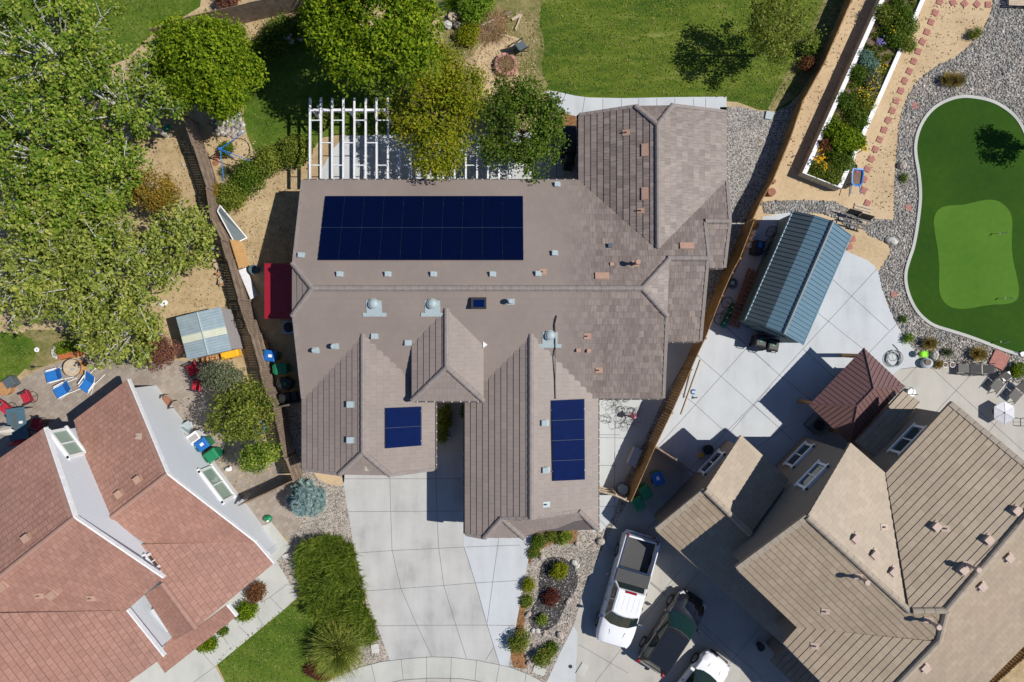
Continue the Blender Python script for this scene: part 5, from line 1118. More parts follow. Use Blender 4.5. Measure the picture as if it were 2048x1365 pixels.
poplar('low silvery poplar hanging over the blue patio chairs', 215, 665, 5.0, 2.1, 9000, 'poplar_s', 18, nl=18)
poplar('green poplar between the two silvery ones at the left edge', 120, 425, 6.0, 3.2, 18000, 'poplar', 19, nl=30)
# other big trees
tree('maple_tree', 'round bright green tree beside the dark back fence', 421, 132, 4.0, B_(2.6, 2.1, 9, 21, .66, .40), 30000, .08, 'bright', 21, clump=.19, per=24)
tree('maple_tree', 'largest bright green tree overhanging the shaded lawn at the top', 755, 48, 5.5, B_(3.1, 2.6, 10, 22, .68, .40), 36000, .085, 'bright', 22, trunk_r=.2, clump=.2, per=24)
yt = limbtree('fruit_tree', 'yellow-green tree overhanging the middle of the pergola', 868, 232, 3.9, 2.5, 1.4, 16000, .062, 'yellow', 23, 'bark', 36, .11, .2, vis=.6)
for k_, (dx_, dy_, r_) in enumerate(((.2, -1.9, 1.25), (.1, 2.1, 1.4), (1.5, 1.2, 1.2))):
    cc_ = P(868, 232, 3.9); crown(yt, [(cc_.x + dx_, cc_.y + dy_, 3.9, r_, r_, .9)], 3600, .065, LF['yellow'], 230 + k_, clump=.2, per=22)
limbtree('fruit_tree', 'dark green tree between the pergola and the north wing', 1046, 250, 3.6, 2.7, 1.3, 30000, .062, 'dark', 24, 'bark', 40, .1, .2, vis=.5)
limbtree('lawn_tree', 'sparse olive tree on the back lawn near the east fence', 1560, 52, 3.6, 2.1, 1.6, 11000, .055, 'olive', 25, 'bark', 26, .1, .17, vis=.5)
limbtree('fruit_tree', 'leafy tree over the bins beside the left house', 474, 832, 3.0, 1.75, 1.2, 14000, .06, 'olive', 26, 'bark', 30, .1, .19, vis=.7)
tree('fruit_tree', 'grey-green bushy tree above the red folding chairs', 440, 752, 2.6, [(0, 0, 0, .95, .7, .7), (.5, -.2, 0, .7, .6, .6)], 5000, .055, 'grey', 27, clump=.15)
tree('small_tree', 'small green tree beside the low dark fence', 521, 912, 2.4, [(0, 0, 0, .9, .75, .8), (.5, .2, 0, .6, .5, .6), (-.4, -.2, 0, .6, .5, .6)], 4500, .06, 'poplar', 28, clump=.15)
tree('plum_tree', 'purple-leaved tree at the corner of the steel shed', 314, 702, 2.6, [(0, 0, 0, 1.05, .85, .9), (-.3, .1, .2, .6, .6, .6)], 6500, .05, 'plum', 29, clump=.13, shell=(.5, 1.15))
tree('ornamental_tree', 'golden-leaved small tree below the poplars', 300, 380, 2.4, [(0, 0, 0, 1.5, 1.0, .9), (.7, -.7, 0, .9, .7, .7), (-1.0, .5, 0, .8, .6, .6)], 6000, .06, 'gold', 30, clump=.2)
def shrub(name, label, px, py, r, h, lf, n, seed, size=.05, cat='shrub', group=None, ry=None, clump=.09, per=20):
    c = P(px, py, h * .6); t = thing(name, label, cat, (c.x, c.y, 0), 0, group); ry = ry or r; clump = max(clump, r * .19)
    crown(t, [(c.x, c.y, h * .45, r * .85, ry * .85, h * .5), (c.x + r * .3, c.y + ry * .3, h * .4, r * .6, ry * .6, h * .45), (c.x - r * .3, c.y - ry * .3, h * .4, r * .6, ry * .6, h * .45)], n, size, LF[lf], seed, clump=clump, per=per, name='foliage')
    m = MB(); m.tube([(c.x, c.y, 0), (c.x, c.y, h * .5)], .03, 5, .015); m.build('stem', M['bark'], t, world=True, fix=False); return t
GS2 = 'shrubs along the west side of the pergola'
shrub('shrub', 'tall olive shrub against the west end of the pergola', 588, 300, .85, 1.5, 'olive', 5500, 41, .055, group=GS2)
shrub('shrub', 'olive shrub just above the brown dirt by the clothes dryer', 535, 322, .8, 1.3, 'olive', 4500, 42, .055, group=GS2)
shrub('shrub', 'rounded green shrub south of the blue rotary clothes dryer', 498, 352, .95, 1.2, 'dark', 5000, 43, .055, group=GS2)
shrub('shrub', 'low green shrub against the weathered fence', 462, 388, .85, 1.1, 'olive', 4000, 44, .055, group=GS2)
shrub('shrub', 'sparse yellowish shrub on the fence line above the mirror', 425, 385, .5, 1.3, 'gold', 1300, 45, .05, group=GS2)
shrub('shrub', 'green shrub growing through the clothes dryer', 452, 298, .35, .9, 'dark', 1100, 46, .05, group=GS2)
shrub('shrub', 'green vine under the north-west corner of the pergola', 652, 240, .45, 1.4, 'olive', 1600, 47, .05, group=GS2)
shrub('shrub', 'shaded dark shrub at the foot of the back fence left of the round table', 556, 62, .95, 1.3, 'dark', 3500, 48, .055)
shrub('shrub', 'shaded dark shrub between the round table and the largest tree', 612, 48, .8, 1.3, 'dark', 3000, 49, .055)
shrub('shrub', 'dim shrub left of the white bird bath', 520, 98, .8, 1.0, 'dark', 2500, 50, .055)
shrub('shrub', 'lime green shrub at the top edge above the stone seats', 952, 5, 1.0, 1.5, 'lime', 5000, 51, .06)
shrub('shrub', 'wild yellow-green brush beside the tree stump seats', 936, 68, .7, .8, 'yellow', 2600, 52, .045)
shrub('shrub', 'pinkish bush at the top edge behind the dark fence', 455, -6, .7, 1.3, 'plum', 2200, 53, .05)
shrub('shrub', 'dry brown shrub in the shadow of the east fence', 1617, 127, .45, .8, 'rust', 1400, 54, .04)
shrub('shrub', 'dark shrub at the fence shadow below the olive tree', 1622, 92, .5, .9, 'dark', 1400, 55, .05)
shrub('shrub', 'courtyard hedge between the garages', 887, 848, .42, .9, 'olive', 3200, 56, .045, ry=1.15)
shrub('shrub', 'tiny green shrub on the east side of the courtyard', 929, 822, .2, .7, 'dark', 600, 57, .045, ry=.5)
GF = 'shrubs in the front garden bed'
for px, py, r, h, lf, n, lab in ((1077, 1085, .38, .7, 'dark', 1600, 'dark green shrub nearest the right garage corner'), (1104, 1073, .33, .35, 'olive', 1300, 'flat dull green cushion between two shrubs under the garage eave'), (1129, 1077, .4, .6, 'poplar', 1700, 'round light green shrub at the east end of the bark bed'),
    (1068, 1106, .3, .35, 'olive', 1100, 'flat green cushion below the garage corner'), (1119, 1143, .48, .8, 'yellow', 2200, 'yellow-green shrub in the middle of the upper black rock'), (1102, 1197, .5, .6, 'red', 1900, 'maroon shrub in the middle of the black rock'), (1085, 1240, .26, .4, 'poplar', 900, 'small green shrub in the lower black rock'),
    (1057, 1172, .36, .6, 'yellow', 1500, 'yellow-green shrub on the bed edge by the driveway'), (1053, 1203, .34, .3, 'olive', 1200, 'flat green cushion on the bed edge by the driveway'), (1037, 1285, .62, .9, 'olive', 2800, 'largest olive shrub casting a shadow on the driveway'), (1086, 1316, .55, .8, 'olive', 2400, 'olive shrub above the concrete utility box'), (1104, 1298, .36, .35, 'dark', 1200, 'flat green cushion next to the shrub above the utility box')):
    shrub('garden_shrub', lab, px, py, r, h, lf, n, int(px), .04, group=GF)
GL = 'shrubs beside the left house entry walk'
shrub('garden_shrub', 'rust-red shrub beside the entry walk of the left house', 511, 1186, .55, .8, 'rust', 2400, 61, .045, group=GL)
shrub('garden_shrub', 'larger bright green shrub under the salmon porch roof', 491, 1224, .62, .7, 'bright', 2800, 62, .045, group=GL, ry=.5)
shrub('garden_shrub', 'low bright green hedge under the salmon eave', 414, 1290, .55, .6, 'bright', 2400, 63, .045, group=GL, ry=.4)
shrub('garden_shrub', 'small yellow shrub at the west edge of the juniper hedge', 609, 1184, .38, .5, 'gold', 1600, 64, .04, group=GL)
shrub('garden_shrub', 'small dim green shrub in the gap below the salmon eave', 446, 1262, .3, .4, 'dark', 800, 65, .04, group=GL)
# blue spruce
c = P(604, 1003, 1.2); t = thing('blue_spruce', 'blue spruce in the gravel beside the left garage', 'tree', (c.x, c.y, 0))
bs = []
for k in range(9):
    z = .15 + k * .2; rr = 1.15 * (1 - (k / 9.5) ** 1.5)
    for i in range(max(4, int(34 * (1 - k / 10)))): a = random.uniform(0, 6.28); q = random.uniform(.25, .85) * rr; bs.append((c.x + math.cos(a) * q, c.y + math.sin(a) * q, z))
blades(t, bs, 12000, .30, .02, LF['blue'], 71, (.5, 1.5), 'branches', .2)
m = MB(); m.tube([(c.x, c.y, 0), (c.x, c.y, 2.3)], .07, 7, .02); m.build('trunk', M['bark'], t, world=True)
# juniper hedge
HP = [(618, 1080), (650, 1078), (700, 1090), (706, 1112), (714, 1160), (730, 1205), (745, 1245), (750, 1280), (735, 1295), (690, 1290), (650, 1262), (620, 1230), (605, 1180), (592, 1140), (596, 1100)]
rg = np.random.default_rng(5); pw = [tuple(P(x, y, .6).xy) for x, y in HP]; a_ = np.array(pw); x = rg.uniform(a_[:, 0].min(), a_[:, 0].max(), 1500); y = rg.uniform(a_[:, 1].min(), a_[:, 1].max(), 1500); kk = inpoly(x, y, pw)
bs = [(u, v, rg.uniform(.1, .6) + .35 * math.sin(u * 2.1) * math.cos(v * 1.7)) for u, v in zip(x[kk], y[kk])]; c = P(670, 1180); t = thing('juniper_hedge', 'broad dark green juniper hedge along the left edge of the driveway', 'hedge', (c.x, c.y, 0))
blades(t, bs, 21000, .40, .015, LF['juniper'], 72, (.3, 1.3), 'foliage', .15)
blades(t, [b_ for b_ in bs if random.random() < .35], 4500, .68, .013, LF['juniper'], 172, (.2, 1.15), 'long_sprays', .1)
m = MB()
for i in range(0, len(bs), 40): m.tube([(bs[i][0], bs[i][1], 0), bs[i]], .02, 4)
m.build('stems', M['bark'], t, world=True, fix=False)
# spiky shrub at bottom
c = P(672, 1305, .9); t = thing('feathery_shrub', 'feathery branching shrub with red-tinged base on the front lawn corner', 'shrub', (c.x, c.y, 0))
blades(t, [(c.x + random.uniform(-.25, .25), c.y + random.uniform(-.25, .25), .3) for _ in range(30)], 2200, 1.7, .014, LF['poplar_s'], 73, (.2, 1.35), 'branches', .2)
crown(t, [(c.x, c.y, .6, 1.55, 1.4, .75), (c.x, c.y, .9, .9, .9, .6)], 3600, .04, LF['poplar_s'], 74, clump=.11, per=18, name='foliage', shell=(.45, 1.05))
c = P(640, 1348, .5); t = thing('shrub', 'dark purple-red groundcover shrub at the bottom edge of the lawn', 'shrub', (c.x, c.y, 0)); blades(t, [(c.x + random.uniform(-.7, .7), c.y + random.uniform(-.25, .25), .1) for _ in range(30)], 1500, .4, .02, LF['red'], 75, (.4, 1.3), 'foliage')
# grasses and small plants in the right garden
GR = 'small plants in the river rock'
def tuft(label, px, py, L, n, lf, seed, lean=(.1, .9), name='grass_tuft', top=None):
    c = P(px, py, .2); t = tag(blades(None, [(c.x + random.uniform(-.06, .06), c.y + random.uniform(-.06, .06), 0) for _ in range(12)], n, L, .012, LF[lf], seed, lean, name, .3), label, 'plant', GR); return t
for args in (('orange-tipped grass tuft above the north end of the green, left one', 1893, 160, .6, 500, 'straw', 81), ('orange-tipped grass tuft above the north end of the green, right one', 1913, 162, .65, 600, 'straw', 82), ('yellow grass tuft near the coiled hose', 1858, 687, .6, 600, 'straw', 83),
             ('straw-coloured grass tuft behind the patio loungers', 1955, 708, .65, 700, 'straw', 84), ('grey-green tuft between the two straw grasses', 1895, 705, .4, 350, 'grey', 85), ('spiky green yucca beside the clothes dryer', 453, 343, .55, 450, 'grey', 86), ('long green grass clump at the top edge near the stump seats', 903, 8, .9, 500, 'lime', 87)): tuft(*args)
shrub('garden_shrub', 'small olive shrub at the north edge of the river rock', 1951, 66, .32, .5, 'olive', 1100, 91, .035, group=GR)
shrub('garden_shrub', 'round dark tuft west of the green', 1808, 355, .2, .3, 'dark', 500, 92, .03, group=GR)
shrub('garden_shrub', 'little green rock plant south-west of the green', 1808, 638, .18, .3, 'dark', 450, 93, .03, group=GR)
shrub('garden_shrub', 'bright green plant at the corner of the pale patio', 1817, 678, .22, .4, 'lime', 600, 94, .035, group=GR)
shrub('garden_shrub', 'leafy green shrub beside the patio chairs at the right edge', 2037, 741, .42, .6, 'bright', 1700, 95, .04, group=GR)
shrub('garden_shrub', 'small brown-green potted clump by the two white pots', 1879, 729, .2, .4, 'gold', 600, 96, .03, group=GR)
# off-frame tree whose shadow falls on the green
tree('garden_tree', 'tree just beyond the right edge shading the putting green', 2175, 262, 3.0, [(0, 0, 0, 1.1, .9, .8), (-.5, .5, .2, .6, .5, .5)], 3500, .06, 'dark', 97, clump=.15)
# raised bed planting
GB = 'plants growing in the raised bed'
for i, (cx, cy, r, h, lf, n, lab) in enumerate([(880, 30, .5, .5, 'dark', 1200, 'dark plants at the top edge of the raised bed'), (790, 90, .6, .6, 'olive', 2200, 'olive plant next to the purple flowers'), (880, 130, .8, .8, 'dark', 3600, 'large dark green plant spilling over the east wall'), (840, 215, .6, .7, 'dark', 2400, 'dark plant below the large spilling one'), (905, 250, .5, .6, 'olive', 1800, 'olive plant at the gap in the white wall'),
    (675, 345, .45, .4, 'teal', 1500, 'blue-green succulent near the west wall'), (720, 385, .3, .35, 'teal', 900, 'small blue-green succulent below the larger one'), (640, 440, .5, .5, 'dark', 1700, 'dark plant west of the yellow daisies'), (700, 470, .5, .5, 'grey', 1500, 'grey-green plant in the middle of the bed'), (560, 600, .5, .5, 'dark', 1600, 'dark plant at the west wall beside daisies'), (660, 600, .55, .6, 'olive', 1900, 'olive plant below the yellow daisies'), (620, 690, .55, .6, 'dark', 1900, 'dark plant above the bare soil'),
    (490, 745, .35, .4, 'poplar', 900, 'yellow-green plant below the orange rock'), (520, 825, .75, .9, 'bright', 4200, 'big bright leafy plant in the lower bed'), (600, 830, .5, .7, 'bright', 2200, 'bright leafy plant by the east wall'), (430, 860, .35, .5, 'rust', 800, 'brownish plant at the lower west wall'), (520, 930, .7, .6, 'dark', 2800, 'dark sprawling plant above the south corner'), (400, 1000, .4, .35, 'olive', 1300, 'olive trailing plant in the south-west corner'), (480, 1040, .5, .35, 'olive', 1500, 'olive trailing plant along the south wall')]):
    c = P(1508 + cx / K, cy / K, .9); t = thing('bed_plant', lab, 'plant', (c.x, c.y, .57), 0, GB)
    r *= 1.12; crown(t, [(c.x, c.y, .57 + h * .4, r * .8, r * .8, h * .5), (c.x + r * .4, c.y - r * .3, .57 + h * .25, r * .6, r * .6, h * .3), (c.x - r * .4, c.y + r * .4, .57 + h * .25, r * .6, r * .6, h * .3)], int(n * 1.4), .042 if lf != 'bright' else .06, LF[lf], 200 + i, clump=.1, per=18, name='foliage')
bp_ = [tuple(v.xy) for v in i4]; rg = np.random.default_rng(9); aa = np.array(bp_); x = rg.uniform(aa[:, 0].min(), aa[:, 0].max(), 900); y = rg.uniform(aa[:, 1].min(), aa[:, 1].max(), 900); kk = inpoly(x, y, bp_)
gcv = blades(None, [(u, v, .57) for u, v in zip(x[kk], y[kk])], 9000, .24, .016, LF['olive'], 400, (.2, 1.3), 'ground_cover', .3); tag(gcv, 'low mixed green ground cover filling the raised bed', 'ground cover', kind='stuff')
def flowers(label, pts, r, n, lf, z, seed, name='flower_cluster'):
    rg = random.Random(seed); m = MB()
    for px, py, rr, k in pts:
        for _ in range(k):
            c = P(px + rg.gauss(0, rr), py + rg.gauss(0, rr), z); s = r * rg.uniform(.6, 1.3); q = [Vector((c.x + math.cos(a) * s * (1 if j % 2 else .5), c.y + math.sin(a) * s * (1 if j % 2 else .5), z + (.01 if j % 2 else 0) + rg.uniform(-.02, .02))) for j, a in enumerate([6.283 * i / 10 for i in range(10)])]; m.add(q, [tuple(range(10))])
    o = m.build(name, LF[lf], None, fix=False); return tag(o, label, 'flowers', GB, 'stuff')
cB = lambda x, y: (1508 + x / K, y / K)
flowers('yellow daisies in the middle of the raised bed', [(*cB(700, 520), 8, 36), (*cB(650, 560), 8, 22), (*cB(750, 410), 7, 22), (*cB(720, 610), 6, 12), (*cB(850, 165), 12, 10)], .04, 0, 'flower_y', 1.25, 1)
flowers('orange flower clump at the lower west corner of the bed', [(*cB(400, 950), 5, 34), (*cB(385, 890), 2, 7), (*cB(425, 985), 4, 8)], .055, 0, 'flower_o', 1.2, 2)
flowers('purple flower spikes near the top of the raised bed', [(*cB(750, 245), 4, 40)], .05, 0, 'flower_p', 1.2, 3)
sf = thing('sunflower', 'single tall sunflower leaning over the east bed wall', 'flower', tuple(P(1708, 312).xy) + (0,)); c = P(1731, 298, 1.7)
m = MB(); m.tube([P(1708, 310, .6), P(1722, 303, 1.3), c], .02, 5); m.build('stem', M['bin_green'], sf, world=True, fix=False)
m = MB(); m.cyl(c, c + Vector((.03, 0, .03)), .09, .09, 14); m.build('seed_head', M['bark'], sf, world=True)
m = MB()
for i in range(16): a = 6.283 * i / 16; u = Vector((math.cos(a), math.sin(a), -.1)); v = Vector((-math.sin(a), math.cos(a), 0)) * .03; m.add([c + u * .08 - v, c + u * .08 + v, c + u * .2], [(0, 1, 2)])
m.build('petals', LF['flower_y'], sf, world=True, fix=False)
# ================================================================== VEHICLES
def interp(tab, x):
    if x <= tab[0][0]: return tab[0][1]
    for (a, u), (b_, v) in zip(tab, tab[1:]):
        if x <= b_: t = (x - a) / (b_ - a); return u + (v - u) * t
    return tab[-1][1]
def car(name, label, px, py, head, L, Wd, paint, hood_x, cab, belt, roofz, deckz, kind, glassm):
    """local x forward. cab=(rear glass base, rear roof, front roof, windshield base)"""
    c = P(px, py, .9); t = thing(name, label, 'pickup' if kind == 'pickup' else 'car', (c.x, c.y, 0), math.atan2(head[1], head[0])); hL, hw = L / 2, Wd / 2
    plan = [(-hL, .74), (-hL + .12, .88), (-hL + .5, .97), (-hL + 1, 1), (hL - 1.1, 1), (hL - .5, .96), (hL - .2, .86), (hL - .05, .7), (hL, .55)]
    if kind == 'pickup': plan = [(-.55, 1), (hL - .9, 1), (hL - .35, .95), (hL - .1, .86), (hL, .72)]
    top = [(-hL, belt - .25), (-hL + .15, belt - .05), (cab[0], belt), (cab[3], belt), (hL - .5, deckz), (hL - .12, deckz - .12), (hL, deckz - .35)]
    if kind == 'pickup': top = [(-.9, belt), (cab[3], belt), (hL - .35, deckz), (hL - .05, deckz - .08), (hL, deckz - .3)]
    x0 = -.62 if kind == 'pickup' else -hL; rings = []; n = 26
    for i in range(n + 1):
        x = x0 + (hL - x0) * i / n; w = interp(plan, x) * hw; zt = interp(top, x)
        half = [(w * .90, .30), (w, .45), (w * 1.0, zt * .72), (w * .965, zt - .10), (w * .88, zt - .015), (w * .55, zt + .03), (0, zt + .045)]
        rings.append([(x, y, z) for y, z in half] + [(x, -y, z) for y, z in half[::-1][1:]])
    m = MB(); m.loft(rings); body = m.build('body', paint, t, smooth=True); es = body.modifiers.new('e', 'EDGE_SPLIT'); es.split_angle = R(38)
    # seams on the hood
    m = MB()
    for s in (-.42, .42): m.tube([(cab[3] + .25, s * hw, belt + .035), (hL - .45, s * .8 * hw, deckz + .02)], .008, 4)
    m.build('hood_seam', M['blk'], body)
    # greenhouse
    rb, rr, rf, wb_ = cab; bw, rw = hw * .90, hw * .72; zb = belt - .02
    bot = [(rb, -bw), (rb, bw), (wb_ - .25, bw), (wb_, bw * .55), (wb_ + .06, 0), (wb_, -bw * .55), (wb_ - .25, -bw)]
    tp = [(rr, -rw), (rr, rw), (rf - .10, rw), (rf, rw * .55), (rf + .04, 0), (rf, -rw * .55), (rf - .10, -rw)]
    m = MB(); m.loft([[(x, y, zb) for x, y in bot], [(x, y, roofz - .04) for x, y in tp]]); m.build('cabin', M['blk'] if kind != 'pickup' else paint, t)
    m = MB(); sx = 1.0
    tp2 = [(x, y * .99, roofz - .04) for x, y in tp]; tp3 = [(rr + (x - rr) * .96 + .03, y * .93, roofz + .01) for x, y in tp]; m.loft([tp2, tp3]); m.build('roof', paint, t, bevel=.012)
    def lerp3(a, b_, s): return tuple(a[i] + (b_[i] - a[i]) * s for i in range(3))
    def pane(A_, B2, C2, D2, ins, nm, out=.012):   # A,B bottom ; D,C top
        A_, B2, C2, D2 = map(Vector, (A_, B2, C2, D2)); ce = (A_ + B2 + C2 + D2) / 4; nr_ = (B2 - A_).cross(D2 - A_).normalized()
        if nr_.dot(ce - Vector((0, 0, .8))) < 0: nr_ = -nr_
        q = [ce + (v - ce) * ins + nr_ * out for v in (A_, B2, C2, D2)]; return q
    B3 = [(x, y, zb) for x, y in bot]; T3 = [(x, y, roofz - .04) for x, y in tp]
    m = MB()
    for i, j in ((2, 3), (3, 4), (4, 5), (5, 6)): 
        A_, B2, C2, D2 = [Vector(v) for v in (B3[i], B3[j], T3[j], T3[i])]; lo_ = .05; hi_ = .95
        q = [A_.lerp(D2, lo_), B2.lerp(C2, lo_), B2.lerp(C2, hi_), A_.lerp(D2, hi_)]; nn_ = Vector((.5, 0, .6)).normalized() * .015; m.add([v + nn_ for v in q], [(0, 1, 2, 3)])
    m.build('windshield', glassm, t)
    for s, idx in ((1, (1, 2)), (-1, (0, 6))):
        i, j = idx; A_, B2, C2, D2 = [Vector(v) for v in (B3[i], B3[j], T3[j], T3[i])]
        for f0, f1 in ((.06, .48), (.52, .95)):
            m = MB(); q = [A_.lerp(B2, f0).lerp(D2.lerp(C2, f0), .12), A_.lerp(B2, f1).lerp(D2.lerp(C2, f1), .12), A_.lerp(B2, f1).lerp(D2.lerp(C2, f1), .88), A_.lerp(B2, f0).lerp(D2.lerp(C2, f0), .88)]
            o = Vector((0, s * .012, .006)); m.add([v + o for v in q], [(0, 1, 2, 3)]); m.build('side_window', M['glass_dark'], t)
    m = MB(); A_, B2, C2, D2 = [Vector(v) for v in (B3[0], B3[1], T3[1], T3[0])]; q = [ (A_.lerp(B2, f)).lerp(D2.lerp(C2, f), g) for f, g in ((.06, .1), (.94, .1), (.94, .9), (.06, .9))]; m.add([v + Vector((-.012, 0, .006)) for v in q], [(0, 1, 2, 3)]); m.build('rear_window', M['glass_dark'], t)
    for s in (-1, 1):
        for xx in ((rf + .35), (rf + rr) / 2 + .1, rr - .05): m = MB(); m.tube([(xx, s * (hw * .985 + .004), .42), (xx, s * (hw * .99), belt - .12)], .007, 4); m.build('door_seam', M['blk'], body, fix=False)
        for xx in (rf - .35, rr + .15): m = MB(); m.box(xx, s * (hw + .012), belt - .17, .16, .03, .035); m.build('door_handle', M['chrome'], body)
    wr = .40 if kind == 'pickup' else .35
    for x in (hL - .95, -hL + (1.15 if kind == 'pickup' else .9)):
        for s in (-1, 1):
            m = MB(); m.cyl((x, s * (hw - .24), wr), (x, s * (hw + .025), wr), wr, wr, 22); wh = m.build('wheel', M['tyre'], t, bevel=.03)
            m = MB(); m.cyl((x, s * (hw + .02), wr), (x, s * (hw + .04), wr), wr * .62, wr * .58, 14); m.build('rim', M['rim'], wh)
    for s in (-1, 1):
        m = MB(); m.box(cab[3] - .35, s * (hw + .10), belt + .08, .14, .24, .17); m.box(cab[3] - .33, s * (hw - .03), belt, .06, .1, .05); m.build('wing_mirror', paint if kind != 'pickup' else M['chrome'], t, bevel=.02)
        m = MB(); m.box(hL - .22, s * hw * .72, deckz - .22, .26, .3, .14, s * -R(28)); m.build('headlight', M['lampclear'], t, bevel=.02)
        m = MB(); m.box(-hL + .06, s * hw * .84, belt - .16, .16, .16, .34 if kind == 'pickup' else .2); m.build('taillight', M['lampred'], t, bevel=.02)
    m = MB(); m.box(hL - .02, 0, .5, .14, Wd * .62, .2); m.build('bumper', M['chrome'] if kind == 'pickup' else M['blk'], t, bevel=.04)
    if kind == 'pickup':
        bz, bh = .62, belt - .02; xe = -.62; xr = -hL
        for s in (-1, 1):
            m = MB(); hwb = hw
            prof_ = [(hwb - .16, .35), (hwb, .45), (hwb, belt * .75), (hwb - .015, belt - .08), (hwb - .05, belt), (hwb - .13, belt), (hwb - .16, belt - .03)]
            m.loft([[(x, s * y, z) for y, z in prof_] for x in (xr + .1, xe)]); m.build('bed_side', paint, t)
            m = MB(); m.box((xr + xe) / 2 - .25, s * (hwb - .13), belt + .012, 2.0, .06, .02); m.build('bed_rail', M['chrome'], t)
        m = MB(); m.box(xr + .06, 0, .9, .1, Wd - .08, .62); m.build('tailgate', paint, t, bevel=.03)
        m = MB(); m.box((xr + xe) / 2, 0, bz, xe - xr - .1, Wd - .3, .06); m.build('bed_floor', M['bed_liner'], t)
        m = MB(); m.box(-.86, 0, belt + .05, .72, Wd - .18, .09); m.build('tonneau_cover', M['bed_liner'], t, bevel=.02)
        m = MB(); m.box(-1.28, 0, belt + .03, .07, Wd - .22, .05); m.build('cover_rail', M['chrome'], t)
        m = MB(); m.box(rr + .05, -.02, roofz + .015, .12, .62, .035); m.build('brake_light', M['lampred'], t)
        m = MB(); m.box(xr - .06, 0, .5, .16, Wd * .9, .16); m.build('rear_bumper', M['chrome'], t, bevel=.03)
        m = MB()
        for yy in (-.5, -.25, 0, .25, .5): m.tube([(rr + .25, yy * rw * 1.5, roofz + .012), (rf - .25, yy * rw * 1.5, roofz + .012)], .012, 4)
        m.build('roof_rib', paint, t, fix=False)
    return t
car('pickup_truck', 'white crew-cab pickup with open bed and folded black cover on the shaded driveway', 1254, 1183, (-.274, .962 * -1), 6.1, 2.03, M['carwhite'], 1.9, (-.55, -.32, 1.0, 1.85), 1.22, 1.88, 1.12, 'pickup', M['glass_dark'])
SV = car('black_car', 'black compact SUV parked between the white pickup and the white car', 1346, 1268, (.545, .84), 4.6, 1.85, M['carblack'], 1.2, (-2.1, -1.75, .42, 1.25), 1.02, 1.62, .92, 'suv', M['teal_glass'])
car('white_car', 'white car cut off by the bottom edge beside the black SUV', 1391, 1386, (.62, .785), 4.6, 1.85, M['carwhite'], 1.2, (-2.0, -1.45, .45, 1.3), .95, 1.45, .86, 'car', M['glass_dark'])
# ================================================================== BINS
def bin_(label, px, py, rz, lidm, bodym, group):
    p = P(px, py, .95); t = thing('wheelie_bin', label, 'bin', (p.x, p.y, 0), rz, group)
    f = lambda x0, x1, y, z: [(x0, -y, z), (x1, -y, z), (x1, y, z), (x0, y, z)]
    m = MB(); m.loft([f(-.24, .24, .22, .04), f(-.33, .31, .29, 1.0)]); m.build('body', bodym, t, bevel=.02)
    m = MB(); m.loft([f(-.36, .34, .31, .99), f(-.34, .31, .29, 1.04), f(-.24, .22, .21, 1.07)]); m.build('lid', lidm, t, bevel=.015)
    m = MB(); m.tube([(-.34, -.2, .98), (-.42, -.2, .98), (-.42, .2, .98), (-.34, .2, .98)], .018, 6); m.build('handle', bodym, t)
    for s in (-1, 1): m = MB(); m.cyl((-.27, s * .2, .12), (-.27, s * .27, .12), .12, .12, 14); m.build('wheel', M['blk'], t)
    m = MB(); m.box(.02, 0, 1.078, .2, .15, .008); m.build('lid_sticker', M['white'] if lidm == M['bin_blue'] else M['bin_green'], t); return t
GBN = 'wheelie bins'
bin_('blue-lidded bin beside the main house west fence', 541, 712, R(-8), M['bin_blue'], M['bin_green'], GBN)
bin_('green bin beside the main house west wall', 562, 738, R(4), M['bin_green'], M['bin_green'], GBN)
bin_('blue-lidded bin by the white cabinet at the left house', 405, 889, R(35), M['bin_blue'], M['bin_green'], GBN)
bin_('green bin above the left house side window', 424, 911, R(35), M['bin_green'], M['bin_green'], GBN)
bin_('blue-lidded bin in the shade of the golden fence', 1315, 957, R(110), M['bin_blue'], M['bin_green'], GBN)
bin_('green shaded bin nearer the blue-lidded one', 1291, 984, R(120), M['bin_green'], M['bin_green'], GBN)
bin_('green shaded bin at the south end of the golden fence', 1276, 1007, R(120), M['bin_green'], M['bin_green'], GBN)
bin_('open-topped black bin beside the barbecue on the west side', 570, 768, R(-20), M['blk'], M['blk'], 'black bins')
bin_('black bin under the south end of the blue shed, left', 1521, 682, R(80), M['blk'], M['blk'], 'black bins')
bin_('black bin under the south end of the blue shed, right', 1546, 690, R(80), M['blk'], M['blk'], 'black bins')
# ================================================================== SEATS AND TABLES
def armchair(name, label, px, py, rz, fab, frame, group, w=.6, seat=.45, base_ring=False, l=.55):
    p = P(px, py, .5); t = thing(name, label, 'chair', (p.x, p.y, 0), rz, group)
    m = MB(); m.box(0, 0, seat, l, w, .06); m.build('seat', fab, t, bevel=.015)
    m = MB(); m.box(-l * .62, 0, seat + .28, .07, w, .6, 0, R(-22)); m.build('backrest', fab, t, bevel=.015)
    for s in (-1, 1):
        m = MB(); m.box(0, s * (w / 2 + .04), seat + .2, l, .06, .035); m.build('armrest', frame, t)
        if not base_ring:
            for x in (-l * .45, l * .5): m = MB(); m.tube([(x, s * (w / 2 + .03), 0), (x * .9, s * (w / 2 + .03), seat + .2)], .022, 6); m.build('leg', frame, t)
    if base_ring:
        m = MB(); m.ring((0, 0, .03), .3, .018, 24, 6); m.cyl((0, 0, .03), (0, 0, seat), .03, .03, 8); m.tube([(-.3, 0, .03), (.3, 0, .03)], .015, 5); m.tube([(0, -.3, .03), (0, .3, .03)], .015, 5); m.build('swivel_base', frame, t)
    return t
